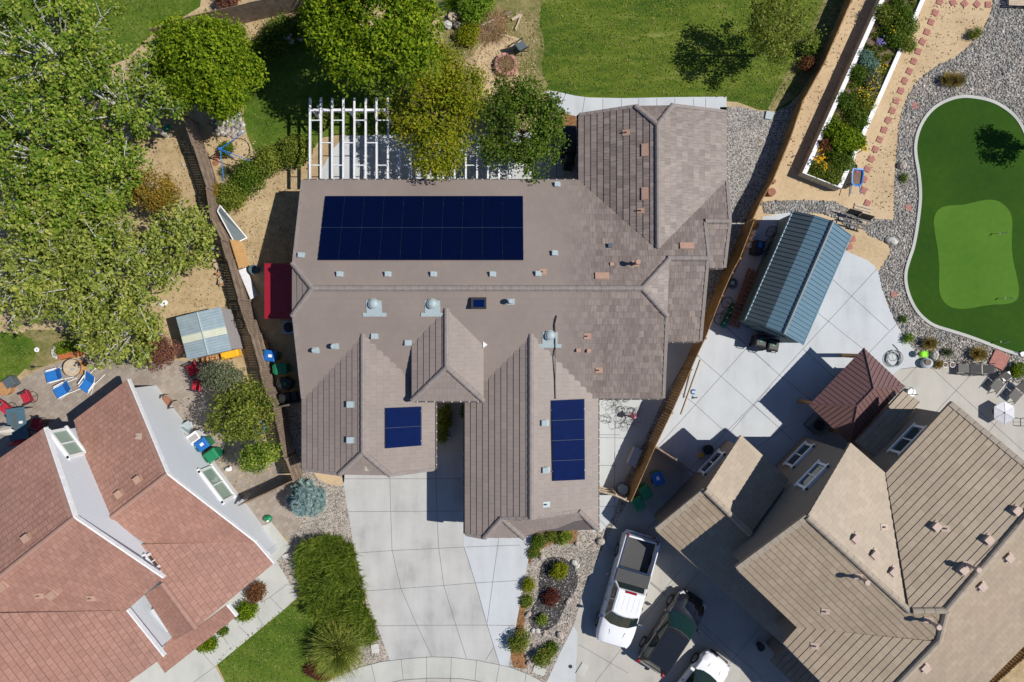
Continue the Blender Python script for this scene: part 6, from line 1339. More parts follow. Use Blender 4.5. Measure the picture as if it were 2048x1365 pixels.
def blue_lounger(label, px, py, rz, bend=1):
    p = P(px, py, .4); t = thing('folding_lounger', label, 'chair', (p.x, p.y, 0), rz, 'white-framed blue chairs on the left patio')
    m = MB(); m.box(.22, 0, .40, .62, .56, .04, 0, R(6)); m.build('seat', M['blue'], t, bevel=.012)
    m = MB(); m.box(-.36, 0, .60, .66, .56, .04, 0, R(38)); m.build('backrest', M['blue'], t, bevel=.012)
    for s in (-1, 1):
        m = MB(); m.tube([(.62, s * .31, .02), (-.1, s * .31, .42), (-.62, s * .31, .84)], .022, 6); m.build('side_rail', M['white'], t)
        m = MB(); m.tube([(-.75, s * .31, .02), (-.15, s * .31, .35), (.5, s * .31, .42)], .02, 6); m.build('leg', M['white'], t)
        m = MB(); m.box(.02, s * .34, .56, .6, .07, .03); m.build('armrest', M['white'], t)
    return t
blue_lounger('blue folding chair left of the round wooden table', 110, 751, R(195)); blue_lounger('blue folding chair directly below the left one, tilted', 127, 780, R(208)); blue_lounger('smallest-looking blue folding chair nearest the house roof', 177, 766, R(235))
GRD = 'red-cushioned swivel chairs on the left patio'
armchair('swivel_chair', 'red swivel chair standing apart on the paving', 53, 796, R(205), M['red'], M['dkmetal'], GRD, base_ring=True)
armchair('swivel_chair', 'red swivel chair at the upper left of the slate table', 11, 818, R(230), M['red'], M['dkmetal'], GRD, base_ring=True)
armchair('swivel_chair', 'red swivel chair partly in the roof shadow', 72, 848, R(165), M['red'], M['dkmetal'], GRD, base_ring=True)
armchair('swivel_chair', 'darkest red swivel chair fully in the roof shadow', 38, 872, R(100), M['red'], M['dkmetal'], GRD, base_ring=True)
GRF = 'red folding chairs below the steel shed'
armchair('folding_chair', 'upper red folding chair below the steel shed', 385, 740, R(205), M['red'], M['dkmetal'], GRF, w=.62, l=.6)
armchair('folding_chair', 'lower red folding chair half under the grey-green tree', 393, 771, R(170), M['red'], M['dkmetal'], GRF, w=.55, l=.5)
# round cable-drum table
c = P(144, 736, .6); t = thing('round_table', 'round wooden cable-drum table with a small blue cup', 'table', (c.x, c.y, 0)); m = MB(); m.cyl((0, 0, .58), (0, 0, .63), .47, .47, 36); m.build('tabletop', M['wood_pale'], t); m = MB(); m.ring((0, 0, .605), .48, .02, 36, 6); m.build('rim_band', M['dkmetal'], t); m = MB(); m.cyl((0, 0, .02), (0, 0, .58), .2, .2, 18); m.cyl((0, 0, 0), (0, 0, .04), .42, .42, 30); m.build('drum', M['wood_log'], t)
c = P(146, 739, .7); m = MB(); m.cyl((0, 0, 0), (0, 0, .14), .06, .065, 14); o = m.build('cup', M['galv'], None); o.location = (c.x, c.y, .63); tag(o, 'small pale blue cup standing on the round wooden table', 'cup')
# slate dining table
c = P(34, 848, .73); t = thing('dining_table', 'slate rectangular patio table partly in the roof shadow', 'table', (c.x, c.y, 0), R(8)); m = MB(); m.box(0, 0, .73, 1.05, 1.75, .04); m.build('tabletop', M['grill_teal'], t, bevel=.02); m = MB(); m.box(-.1, .2, .76, .3, .85, .02); m.build('table_inset', M['slate_and_shade_metal'], t)
for sx in (-1, 1):
    for sy in (-1, 1): m = MB(); m.cyl((sx * .45, sy * .78, 0), (sx * .45, sy * .78, .71), .03, .03, 8); m.build('leg', M['dkmetal'], t)
c = P(41, 845, .8); m = MB(); m.cyl((0, 0, 0), (0, 0, .1), .09, .07, 18); o = m.build('candle_bowl', M['white'], None); o.location = (c.x, c.y, .75); tag(o, 'white candle bowl on the slate patio table', 'bowl')
c = P(40, 823, .8); m = MB(); m.cyl((0, 0, 0), (0, 0, .08), .07, .06, 18); o = m.build('candle_bowl', M['teal_wall'], None); o.location = (c.x, c.y, .75); tag(o, 'pale green bowl on the slate patio table', 'bowl')
# folded canvas umbrella
c = P(8, 862, 1.4); t = thing('patio_umbrella', 'closed beige canvas umbrella over the slate table at the left edge', 'umbrella', (c.x, c.y, 0)); m = MB(); m.cyl((0, 0, 0), (0, 0, 2.3), .025, .025, 8); m.build('pole', M['alu'], t); m = MB()
for i in range(8): a = 6.283 * i / 8; e = (math.cos(a) * .55 , math.sin(a) * .3, 1.35); l_ = (math.cos(a + .5) * .5, math.sin(a + .5) * .27, 1.5); m.add([(0, 0, 2.25), e, l_], [(0, 1, 2)]); l2 = (math.cos(a + .785) * .55, math.sin(a + .785) * .3, 1.35); m.add([(0, 0, 2.25), l_, l2], [(0, 1, 2)])
m.build('canopy', M['umbrella_fab'], t)
c = P(5, 778, .5); m = MB(); m.cyl((0, 0, 0), (0, 0, .45), .36, .4, 20); m.cyl((0, 0, .45), (0, 0, .47), .4, .34, 20); o = m.build('barrel_planter', M['wood_log'], None); o.location = (c.x, c.y, 0); tag(o, 'round wooden barrel at the left edge beside the grey cube', 'barrel')
c = P(22, 765, .3); m = MB(); m.box(0, 0, .25, .55, .55, .5); o = m.build('storage_cube', M['slate_and_shade_metal'], None, bevel=.03); o.location = (c.x, c.y, 0); o.rotation_euler = (0, 0, R(35)); tag(o, 'dark grey cube ottoman beside the wooden barrel', 'ottoman')
c = P(64, 734, .1); m = MB(); m.box(0, 0, .03, .2, .12, .04); m.tube([(.1, 0, .03), (.55, .02, .05)], .015, 5); o = m.build('garden_tool', M['blk'], None); o.location = (c.x, c.y, .02); tag(o, 'small black long-handled tool lying on the patio', 'tool')
c = P(73, 700, .1); m = MB(); m.ring((0, 0, .06), .09, .05, 18, 8); o = m.build('white_ring', M['white'], None); o.location = (c.x, c.y, .02); tag(o, 'small white ring float on the dry grass', 'float')
# raised orange timber planter
c = P(132, 704, .35); t = thing('timber_planter', 'curved garden bed with an orange timber front board', 'planter', (c.x, c.y, 0), R(12)); m = MB(); m.box(.1, -.22, .2, 1.15, .28, .38); m.build('front_board', plain('orange_timber', (.42, .13, .04), .6, 0, .2, 5), t)
m = MB()
for i in range(9): a = R(60 + i * 24); m.sph((-.45 + math.cos(a) * .42, .1 + math.sin(a) * .35, .1), .13, 1, 1, .7, 8, 6, .12)
m.build('edging_stones', M['rockpale'], t, fix=False); crown(t, [(c.x + .1, c.y + .3, .25, .8, .3, .2), (c.x - .3, c.y + .1, .25, .4, .3, .2)], 1500, .04, LF['bright'], 301, clump=.08, per=16, name='foliage')
# patio loungers on the right
def sling(label, px, py, rz):
    p = P(px, py, .35); t = thing('sun_lounger', label, 'lounger', (p.x, p.y, 0), rz, 'grey sling chairs on the beige patio')
    m = MB(); m.box(-.3, 0, .36, .6, .48, .03); m.build('seat', M['mesh_grey'], t); m = MB(); m.box(.28, 0, .5, .52, .48, .03, 0, R(-30)); m.build('backrest', M['mesh_grey'], t)
    for s in (-1, 1):
        m = MB(); m.tube([(-.75, s * .28, .35), (.05, s * .28, .38), (.55, s * .31, .68)], .02, 6); m.build('side_rail', M['dkmetal'], t)
        m = MB(); m.tube([(-.65, s * .31, .34), (-.5, s * .36, .02), (-.2, s * .36, .02), (.0, s * .31, .36)], .018, 6); m.tube([(.1, s * .31, .36), (.25, s * .38, .02), (.5, s * .38, .02)], .018, 6); m.build('leg', M['dkmetal'], t)
    return t
sling('sling lounger next to the two white pots', 1938, 737, R(0)); sling('sling lounger between the white-pot lounger and the small square table', 1963, 739, R(3)); sling('tilted sling chair in front of the small square table', 2000, 762, R(52)); sling('sling chair cut off at the right edge', 2037, 782, R(50))
c = P(2013, 753, .45); t = thing('side_table', 'small grey angular side table between the sling chairs', 'table', (c.x, c.y, 0), R(20)); m = MB(); m.box(0, 0, .44, .5, .42, .03); m.build('tabletop', M['hextop'], t)
for sx in (-1, 1):
    for sy in (-1, 1): m = MB(); m.cyl((sx * .22, sy * .18, 0), (sx * .22, sy * .18, .43), .015, .015, 6); m.build('leg', M['dkmetal'], t)
c = P(1921, 739, .3); t = thing('glass_side_table', 'low dark-framed square table at the left end of the loungers', 'table', (c.x, c.y, 0)); m = MB(); m.tube([(-.22, -.27, .3), (.22, -.27, .3), (.22, .27, .3), (-.22, .27, .3), (-.22, -.27, .3)], .022, 6); m.build('frame', M['dkmetal'], t); m = MB(); m.box(0, 0, .3, .42, .52, .01); m.build('tabletop', M['conc_beige'], t)
for sx in (-1, 1):
    for sy in (-1, 1): m = MB(); m.cyl((sx * .22, sy * .27, 0), (sx * .22, sy * .27, .3), .015, .015, 6); m.build('leg', M['dkmetal'], t)
# hexagonal umbrella (its shadow is offset)
c = P(2010, 826, .68); t = thing('garden_parasol', 'small grey hexagonal parasol with its dark shadow on the beige patio', 'parasol', (c.x, c.y, 0)); m = MB(); hx = [Vector((.64 * math.cos(6.283 * i / 6 + .52), .64 * math.sin(6.283 * i / 6 + .52), .62)) for i in range(6)]; ap = Vector((0, 0, .70))
m.add([ap] + hx + [ap - Vector((0, 0, .02))] + [h - Vector((0, 0, .02)) for h in hx], [(0, 1 + i, 1 + (i + 1) % 6) for i in range(6)] + [(7, 8 + (i + 1) % 6, 8 + i) for i in range(6)]); m.build('canopy', M['hextop'], t, fix=False)
m = MB()
for h in hx: m.tube([ap + Vector((0, 0, .008)), h + Vector((0, 0, .008))], .008, 4)
m.build('ribs', M['alu'], t); m = MB(); m.cyl((0, 0, 0), (0, 0, .74), .02, .02, 8); m.build('pole', M['alu'], t); m = MB(); m.sph((0, 0, .74), .05, 1, 1, .6); m.build('finial', M['white'], t); m = MB(); m.cyl((0, 0, 0), (0, 0, .08), .25, .2, 18); m.build('base', M['dkmetal'], t)
c = P(2046, 845, .2); t = thing('wire_stand', 'small black wire plant stand at the right edge below the parasol', 'stand', (c.x, c.y, 0)); m = MB(); m.tube([(-.2, -.2, .3), (.2, -.2, .3), (.2, .2, .3), (-.2, .2, .3), (-.2, -.2, .3)], .012, 5)
for x, y in ((-.2, -.2), (.2, -.2), (.2, .2), (-.2, .2)): m.tube([(x, y, .3), (x * 1.2, y * 1.2, 0)], .012, 5)
m.tube([(-.2, 0, .3), (.2, 0, .3)], .01, 5); m.build('frame', M['dkmetal'], t)
# pots
for x, lab in ((1891, 'white-rimmed pot nearer the grey bowl'), (1905, 'white-rimmed pot nearer the loungers')):
    c = P(x, 730, .3); t = thing('plant_pot', lab, 'pot', (c.x, c.y, 0), 0, 'white-rimmed pots'); m = MB(); m.cyl((0, 0, 0), (0, 0, .3), .10, .14, 20); m.build('pot_body', M['conc_beige'], t); m = MB(); m.ring((0, 0, .3), .14, .018, 24, 6); m.build('rim', M['white'], t); m = MB(); m.cyl((0, 0, .285), (0, 0, .303), .12, .12, 18); m.build('soil', M['soil'], t)
# grey fabric bowl planter with neon green ornament, boulder
c = P(1856, 727, .35); t = thing('bowl_planter', 'pale grey-blue bowl planter at the corner of the two patios', 'planter', (c.x, c.y, 0)); m = MB(); m.sph((0, 0, .22), .32, 1.1, .9, .62, 20, 10); m.build('bowl', plain('grey_blue_glaze', (.40, .47, .52), .5), t); m = MB(); m.cyl((-.02, .05, .36), (-.02, .05, .425), .16, .17, 16); m.build('soil', M['soil'], t)
c = P(1847, 709, .5); t = thing('neon_ornament', 'neon green spiky ornament above the grey bowl planter', 'ornament', (c.x, c.y, 0)); m = MB(); m.sph((0, 0, .45), .19, 1, 1, .6, 14, 8)
for i in range(5): a = R(-40 + i * 22); m.cyl((math.cos(a) * .1, math.sin(a) * .1, .48), (math.cos(a) * .32, math.sin(a) * .3, .5), .05, .01, 6)
m.build('spikes', M['neon'], t, fix=False); m = MB(); m.cyl((0, 0, 0), (0, 0, .4), .03, .03, 6); m.build('stake', M['dkmetal'], t)
def boulder(label, px, py, rx, ry, h, mt='rock', rz=0, grp=None, seed=0):
    rg = random.Random(seed or int(px * 7 + py)); p = P(px, py, h * .5); m = MB(); m.sph((0, 0, 0), 1, rx, ry, h * .75, 14, 9, .09, rg); o = m.build('boulder', M[mt], None, smooth=False); o.location = (p.x, p.y, h * .25); o.rotation_euler = (0, 0, rz); return tag(o, label, 'rock', grp)
boulder('pale boulder beside the neon green ornament', 1870, 709, .22, .27, .35, 'rockpale'); boulder('rounded beige boulder at the left edge of the river rock', 1805, 331, .27, .22, .3, 'rock'); boulder('large whitish boulder between the sand and river rock', 1784, 482, .36, .22, .3, 'rockpale', R(-25))
GRK = 'boulders edging the front garden bed'
for x, y, r, lab in ((1202, 1084, .26, 'biggest boulder near the pickup tail'), (1084, 1114, .2, 'boulder below the bark bed corner'), (1149, 1126, .2, 'upper pale boulder right of the black rock'), (1154, 1133, .18, 'lower pale boulder right of the black rock'), (1135, 1205, .15, 'boulder beside the maroon shrub, left one'), (1139, 1200, .14, 'boulder beside the maroon shrub, right one'), (1057, 1229, .18, 'round boulder left of the lower black rock'), (1066, 1262, .15, 'white boulder below the black rock, left'), (1075, 1262, .16, 'white boulder below the black rock, second'),
                     (1089, 1270, .14, 'greyish boulder below the black rock, right'), (1121, 1272, .24, 'reddish boulder at the lower right of the bed'), (1067, 1292, .13, 'little boulder above the lowest pair'), (1056, 1315, .16, 'upper of the lowest pair of boulders'), (1057, 1327, .17, 'lowest boulder by the sidewalk'), (1216, 1149, .12, 'small pale rock on the driveway beside the pickup'), (1154, 1088, .16, 'half-buried boulder under the garage eave')): boulder(lab, x, y, r, r * .8, r * 1.1, 'rock' if 'white' not in lab and 'pale' not in lab else 'rockpale', random.uniform(0, 3), GRK)
c = P(326, 607, .1); boulder('white flat rock alone on the dirt above the steel shed', 326, 607, .24, .17, .2, 'white', R(30)); boulder('square pale slab on the dirt under the small poplar', 298, 460, .16, .16, .08, 'rockpale')
boulder('small rock at the upper edge of the dirt yard', 366, 330, .1, .1, .1, 'rock')
# stump seats and bird bath
for x, y, r, lab, mt in ((894, 49, .28, 'upright white rock seat left of the stump', 'rockpale'), (916, 50, .26, 'tan rock seat right of the stump', 'rock')): boulder(lab, x, y, r, r * .8, .45, mt)
c = P(905, 33, .35); m = MB(); m.cyl((0, 0, 0), (0, 0, .4), .24, .24, 20); o = m.build('tree_stump', M['wood_pale'], None, bevel=.01); o.location = (c.x, c.y, 0); tag(o, 'pale round tree stump between two rock seats', 'stump')
c = P(574, 71, .7); t = thing('bird_bath', 'white round bird bath on the shaded lawn', 'bird bath', (c.x, c.y, 0)); m = MB(); m.cyl((0, 0, .66), (0, 0, .74), .16, .25, 24); m.build('basin', M['white'], t); m = MB(); m.cyl((0, 0, 0), (0, 0, .66), .07, .07, 12); m.cyl((0, 0, 0), (0, 0, .06), .18, .14, 18); m.build('pedestal', M['white'], t)
for x, y, lab in ((600, 75, 'whitish stone right of the bird bath'), (648, 68, 'whitish stone at the foot of the largest tree')): boulder(lab, x, y, .17, .2, .3, 'rockpale')
# fire ring and chair
c = P(1012, 128, .3); t = thing('fire_ring', 'pink scalloped block fire ring full of dry branches', 'fire pit', (c.x, c.y, 0)); m = MB()
for i in range(14): a = 6.283 * i / 14; m.box(math.cos(a) * .54, math.sin(a) * .54, .16, .17, .22, .32, a)
m.build('block_ring', plain('pink_blocks', (.50, .25, .22), .85, 0, .2, 6), t, bevel=.02); blades(t, [(c.x + random.uniform(-.3, .3), c.y + random.uniform(-.3, .3), .2) for _ in range(20)], 700, .55, .010, LF['dry'], 310, (.8, 1.5), 'dry_branches')
armchair('garden_chair', 'dark grey chair beside the pink fire ring', 1044, 92, R(35), M['slate_and_shade_metal'], M['blk'], None, w=.5, l=.45)
for i, (a, b_, r, lab, mt) in enumerate(((( 1024, 40), (1042, 30), .08, 'short pale timber beam on the brush', 'wood_pale'), ((1031, 60), (1043, 30), .04, 'thin pale board beside the short beam', 'wood_pale'), ((1013, 32), (1024, 24), .05, 'grey offcut left of the short beam', 'wood_dark'), ((962, 53), (988, 41), .018, 'long grey stick on the brush pile', 'bark_pale'))):
    p, q = P(*a, .1), P(*b_, .1); m = MB(); ce = (p + q) / 2; d_ = q - p; m.box(0, 0, .08, d_.length, r * 2, .07); o = m.build('timber_beam' if i < 3 else 'stick', M[mt], None); o.location = (ce.x, ce.y, .01 + i * .02); o.rotation_euler = (0, 0, math.atan2(d_.y, d_.x)); tag(o, lab, 'timber' if i < 3 else 'stick')
c = P(978, 55); tag(blades(None, [(c.x + random.uniform(-.6, .6), c.y + random.uniform(-.5, .5), .05) for _ in range(30)], 700, .9, .011, LF['dry'], 311, (1.2, 1.55), 'brush_pile', .1), 'pile of dry grey and brown twigs above the sand patch', 'brush pile')
sheet('sand_patch', [(965, 95), (985, 80), (1010, 70), (1035, 75), (1045, 85), (1030, 100), (1000, 108), (985, 125), (982, 150), (1000, 175), (985, 195), (955, 190), (950, 150), (955, 120)], z1 * 4, M['sand'], smooth_n=1)
# ================================================================== BIG SMALL THINGS
# wheelbarrow
c = P(1713, 355, .45); t = thing('wheelbarrow', 'blue wheelbarrow with dirt and a pink flower beside the raised bed', 'wheelbarrow', (c.x, c.y, 0), R(-95)); f = lambda sx, sy, z: [(-.42 * sx, -.3 * sy, z), (-.2 * sx, -.34 * sy, z), (.35 * sx, -.3 * sy, z), (.48 * sx, -.12 * sy, z), (.48 * sx, .12 * sy, z), (.35 * sx, .3 * sy, z), (-.2 * sx, .34 * sy, z), (-.42 * sx, .3 * sy, z)]
m = MB(); m.loft([f(.65, .65, .3), f(1.12, 1, .58), f(.92, .80, .57), f(.62, .6, .34)]); m.build('tray', M['bluepaint'], t); m = MB(); m.ext([(x, y) for x, y, z in f(.9, .8, 0)], .36, .50); m.build('dirt_load', M['soil'], t)
for s in (-1, 1): m = MB(); m.tube([(-.5 * 0 + .1, s * .12, .3), (.4, s * .22, .42), (.95, s * .27, .5)], .022, 6); m.build('handle', M['bluepaint'], t); m = MB(); m.tube([(.3, s * .22, .35), (.32, s * .24, 0)], .02, 6); m.build('leg', M['dkmetal'], t)
m = MB(); m.cyl((-.6, -.05, .18), (-.6, .05, .18), .18, .18, 20); m.build('wheel', M['tyre'], t)
c = P(1716, 342, .6); m = MB(); [m.sph((random.uniform(-.05, .05), random.uniform(-.05, .05), 0), .04, 1, 1, .6, 8, 5) for _ in range(4)]; o = m.build('pink_flower', plain('magenta', (.7, .05, .28), .7), None); o.location = (c.x, c.y, .52); tag(o, 'magenta flower lying in the blue wheelbarrow', 'flower')
# hose
c = P(1786, 718); m = MB(); rg = random.Random(4)
for k in range(7):
    r_ = .40 + .05 * rg.uniform(-1, 1); ox, oy = rg.uniform(-.07, .07), rg.uniform(-.07, .07); m.ring((ox, oy, .03 + k * .018), r_, .014, 40, 6)
m.ring((.1, .12, .16), .24, .013, 30, 6); m.tube([(.40, .0, .05), (.36, .3, .04), (.22, .55, .03), (.05, .72, .03), (-.02, .8, .03)], .016, 6); o = m.build('hose', M['slate_and_shade_metal'], None, fix=False); o.location = (c.x, c.y, .02); tag(o, 'coiled dark hose lying on the pale patio above the gazebo', 'hose')
# clothes dryer
c = P(438, 297, 1.9); t = thing('rotary_dryer', 'blue rotary clothes dryer with three arms beside the fence', 'clothes dryer', (c.x, c.y, 0)); m = MB(); m.cyl((0, 0, 0), (0, 0, 1.85), .03, .03, 10); m.build('pole', M['bluepaint'], t)
for x, y in ((492, 262), (500, 322), (448, 366)):
    e = P(x, y, 1.7) - Vector((c.x, c.y, 0)); m = MB(); m.tube([(0, 0, 1.75), e], .028, 6, .02); m.build('arm', M['bluepaint'], t)
m = MB(); m.box(0, 0, 1.78, .14, .14, .12); m.build('hub', M['bluepaint'], t)
c = P(478, 300); m = MB(); m.ring((0, 0, .03), .62, .016, 40, 5); o = m.build('metal_hoop', M['dkmetal'], None); o.location = (c.x, c.y, .02); tag(o, 'rusty hoop lying on the ground beneath the clothes dryer', 'hoop')
for x, y, lab in ((433, 315, 'upper round brown stepping stone by the fence'), (432, 326, 'lower round brown stepping stone by the fence')): p = P(x, y); m = MB(); m.cyl((0, 0, 0), (0, 0, .05), .17, .17, 18); o = m.build('round_paver', M['wood_red'], None); o.location = (p.x, p.y, .01); tag(o, lab, 'paving stone', 'round brown stones')
# mirror, plywood, trough, planks by fence
def quadthing(name, label, cat, pts, zs, mat, frame=None, fm=None, th=.04):
    q = [P(x, y, z) for (x, y), z in zip(pts, zs)]; ce = sum(q, Vector()) / 4; t = thing(name, label, cat, (ce.x, ce.y, 0)); m = MB(); n = newell(q); m.prism([p - n * th for p in q], q); m.build(frame[0] if frame else 'panel', mat, t, world=True)
    if frame:
        m = MB()
        for i in range(4): m.tube([q[i], q[(i + 1) % 4]], .035, 4)
        m.build('frame', fm, t, world=True)
    return t
quadthing('framed_screen', 'white-framed dark glass panel leaning on the fence', 'panel', [(440, 411), (494, 476), (470, 487), (435, 422)], [.8, .05, .5, 1.2], M['slate_and_shade_metal'], ('glass_sheet',), M['white'])
quadthing('plywood_sheet', 'orange plywood sheet leaning below the white-framed panel', 'plywood', [(484, 483), (500, 530), (478, 537), (460, 479)], [.35, .35, 1.0, 1.0], M['plywood'], None)
quadthing('old_door', 'peeling white door panel leaning on the fence below the plywood', 'door', [(492, 536), (516, 592), (502, 599), (478, 541)], [.1, .1, .7, .7], M['whitewood'], None)
c = P(506, 539, .55); t = thing('metal_tub', 'round blue-grey metal tub beside the plywood sheet', 'tub', (c.x, c.y, 0)); m = MB(); n = 24
ring = lambda r, z: [(r * math.cos(6.283 * i / n), r * math.sin(6.283 * i / n), z) for i in range(n)]
m.loft([ring(.20, 0), ring(.26, .5), ring(.235, .5), ring(.18, .05)]); m.build('tub_wall', M['teal_wall'], t)
c = P(578, 655, .7); t = thing('air_conditioner', 'pale blue air conditioner unit against the west wall', 'air conditioner', (c.x, c.y, 0)); m = MB(); m.box(0, 0, .38, .72, .72, .76); m.build('casing', M['galv'], t, bevel=.03); m = MB(); m.cyl((0, 0, .765), (0, 0, .775), .28, .28, 24); m.build('fan_grille', M['blk'], t)
c = P(528, 688, .3)
for x, y, r, lab in ((530, 685, .14, 'smaller terracotta pot by the fence above the blue bin'), (531, 695, .18, 'larger terracotta pot just above the blue bin')): p = P(x, y, .3); m = MB(); m.cyl((0, 0, 0), (0, 0, .3), r * .7, r, 18); m.cyl((0, 0, .3), (0, 0, .33), r * 1.1, r * 1.1, 18); o = m.build('terracotta_pot', M['wood_red'], None); o.location = (p.x, p.y, 0); tag(o, lab, 'pot', 'terracotta pots')
# barbecues
def bbq(label, px, py, rz, L_=1.1):
    p = P(px, py, .9); t = thing('barbecue', label, 'barbecue', (p.x, p.y, 0), rz); m = MB(); m.box(0, 0, .45, L_, .5, .8); m.build('cabinet', M['blk'], t, bevel=.02); m = MB(); rings = [[(x, .28 * math.cos(a), .88 + .26 * math.sin(a)) for a in [math.pi * i / 8 for i in range(9)]] for x in (-L_ * .3, L_ * .3)]; m.loft(rings); m.build('hood', M['blk'], t); m = MB(); m.box(L_ * .5, 0, .86, .3, .48, .03); m.build('side_shelf', M['dkmetal'], t); m = MB(); m.tube([(-L_ * .25, -.34, .95), (L_ * .25, -.34, .95)], .015, 6); m.build('handle', M['chrome'], t); return t
bbq('black barbecue in the shade west of the north wing', 1139, 318, R(85), .9); bbq('black barbecue in the west side yard above the gate', 571, 796, R(10), .9)
p = P(1138, 278, 1.2); t = thing('covered_spa', 'large black covered box in the shade beside the north wing', 'covered box', (p.x, p.y, 0)); m = MB(); m.box(0, 0, .6, .85, 1.5, 1.2); m.build('cover', M['blk'], t, bevel=.12); m = MB()
for s in (-1, 1): m.box(s * .3, .55, 1.22, .08, .12, .03)
m.build('strap', M['dkmetal'], t)
# left shed clutter
p = P(459, 709, .5); t = thing('covered_woodpile', 'bright yellow tarp-covered pile below the steel shed', 'tarp pile', (p.x, p.y, 0), R(14)); m = MB(); m.box(0, 0, .3, 1.0, .42, .5); m.build('tarp', M['yellow'], t, bevel=.08); m = MB(); m.box(0, -.22, .12, .9, .1, .2); m.build('logs', M['wood_log'], t)
def logpile(label, x0, y0, x1, y1, n, seed, mt='wood_pale'):
    rg = random.Random(seed); a, b_ = P(x0, y0), P(x1, y1); ce = (a + b_) / 2; t = thing('firewood_pile', label, 'firewood', (ce.x, ce.y, 0)); d = (b_ - a).normalized(); pp = Vector((-d.y, d.x, 0))
    for i in range(n):
        c = a.lerp(b_, (i + .5) / n) + pp * rg.uniform(-.12, .12); q = pp * rg.uniform(.12, .2) + d * rg.uniform(-.08, .08); z = rg.uniform(.08, .35); m = MB(); m.cyl(c - q + Vector((0, 0, z)), c + q + Vector((0, 0, z)), rg.uniform(.05, .08), None, 7); m.build('log', M[mt if rg.random() < .75 else 'wood_log'], t, world=True)
    return t
logpile('long row of split firewood against the weathered fence', 434, 505, 452, 572, 30, 1); logpile('small firewood stack between the shed and yellow tarp', 405, 722, 440, 713, 14, 2, 'wood_log')
for i, (x, y, lab) in enumerate(((473, 625, 'upright blue bicycle leaning behind the steel shed'),)):
    pass
def bicycle(label, px, py, rz, mt='blk', lean=0.15):
    p = P(px, py, .5); t = thing('bicycle', label, 'bicycle', (p.x, p.y, 0), rz, 'bicycles'); 
    for x in (-.5, .5): m = MB(); m.ring((x, 0, .34), .32, .02, 26, 6, 'Y'); m.tube([(x - .3, 0, .34), (x + .3, 0, .34)], .006, 4); m.tube([(x, 0, .04), (x, 0, .64)], .006, 4); m.build('wheel', M['tyre'], t)
    m = MB(); m.tube([(-.5, 0, .34), (-.08, 0, .32), (.38, 0, .72), (-.15, 0, .74), (-.08, 0, .32)], .02, 6); m.tube([(-.5, 0, .34), (-.15, 0, .74)], .014, 6); m.tube([(.5, 0, .34), (.38, 0, .78)], .018, 6); m.build('frame', M[mt], t); m = MB(); m.tube([(.34, -.28, .95), (.38, 0, .9), (.34, .28, .95)], .014, 6); m.tube([(.38, 0, .72), (.38, 0, .9)], .014, 6); m.build('handlebar', M['dkmetal'], t); m = MB(); m.box(-.18, 0, .86, .24, .12, .05); m.tube([(-.15, 0, .74), (-.17, 0, .85)], .014, 5); m.build('saddle', M['blk'], t)
    for c in kids(t): c.rotation_euler = (R(lean * 57), 0, 0)
    return t
bicycle('bicycle lying against the steel shed wall under the fence', 476, 628, R(-75), 'alu', .5); bicycle('bicycle standing by the golden fence, left of the green plank', 1442, 618, R(66), 'blk', .7); bicycle('bicycle leaning on the blue shed near the propane tanks', 1531, 475, R(62), 'blk', .6)
# right side clutter near blue shed
for i, (x, y) in enumerate(((1515, 450), (1512.5, 466), (1507.5, 477), (1502, 490))):
    p = P(x, y, .4); t = thing('propane_tank', ['brownish gas cylinder, topmost beside the golden fence', 'white gas cylinder second from the top by the golden fence', 'largest white gas cylinder third from the top by the fence', 'white gas cylinder lowest of the row by the fence'][i], 'gas cylinder', (p.x, p.y, 0), 0, 'gas cylinders by the golden fence'); m = MB(); m.cyl((0, 0, 0), (0, 0, .3), .15, .15, 18); m.sph((0, 0, .3), .15, 1, 1, .5, 18, 8); m.build('tank', M['white'] if i else M['wood_log'], t); m = MB(); m.ring((0, 0, .42), .08, .012, 16, 5); m.cyl((0, 0, .36), (0, 0, .42), .02, .02, 6); m.build('valve_collar', M['dkmetal'], t)
p = P(1518, 495, .7); t = thing('storage_bin', 'black lidded storage bin between the gas cylinders and blue shed', 'bin', (p.x, p.y, 0), R(78)); m = MB(); m.box(0, 0, .4, .75, .55, .8); m.build('body', M['blk'], t, bevel=.04); m = MB(); m.box(.12, 0, .82, .3, .2, .06); m.build('lid_patch', M['bin_blue'], t)
p = P(1467, 566, .3); t = thing('reel_stand', 'round dark reel with a white square on top by the fence', 'reel', (p.x, p.y, 0)); m = MB(); m.ring((0, 0, .1), .25, .05, 24, 8); m.cyl((0, 0, 0), (0, 0, .05), .24, .24, 20); m.build('reel', M['slate_and_shade_metal'], t); m = MB(); m.box(0, 0, .12, .2, .2, .1); m.build('centre_block', M['galv'], t)
pa, pb = P(1506, 540, .3), P(1466, 655, .3); t = thing('timber_frame_stack', 'stack of reddish timber pallets against the blue shed', 'pallets', tuple(((pa + pb) / 2).xy) + (0,)); d = (pb - pa).normalized(); pp = Vector((-d.y, d.x, 0)); L_ = (pb - pa).length
for k in (-1, 0, 1): m = MB(); c = (pa + pb) / 2 + pp * k * .24; m.box(c.x, c.y, .35, L_, .1, .12, math.atan2(d.y, d.x)); m.build('rail', M['wood_red'], t, world=True)
for k in range(13): m = MB(); c = pa.lerp(pb, (k + .5) / 13); m.box(c.x, c.y, .43, .14, .62, .04, math.atan2(d.y, d.x)); m.build('slat', M['wood_red'], t, world=True)
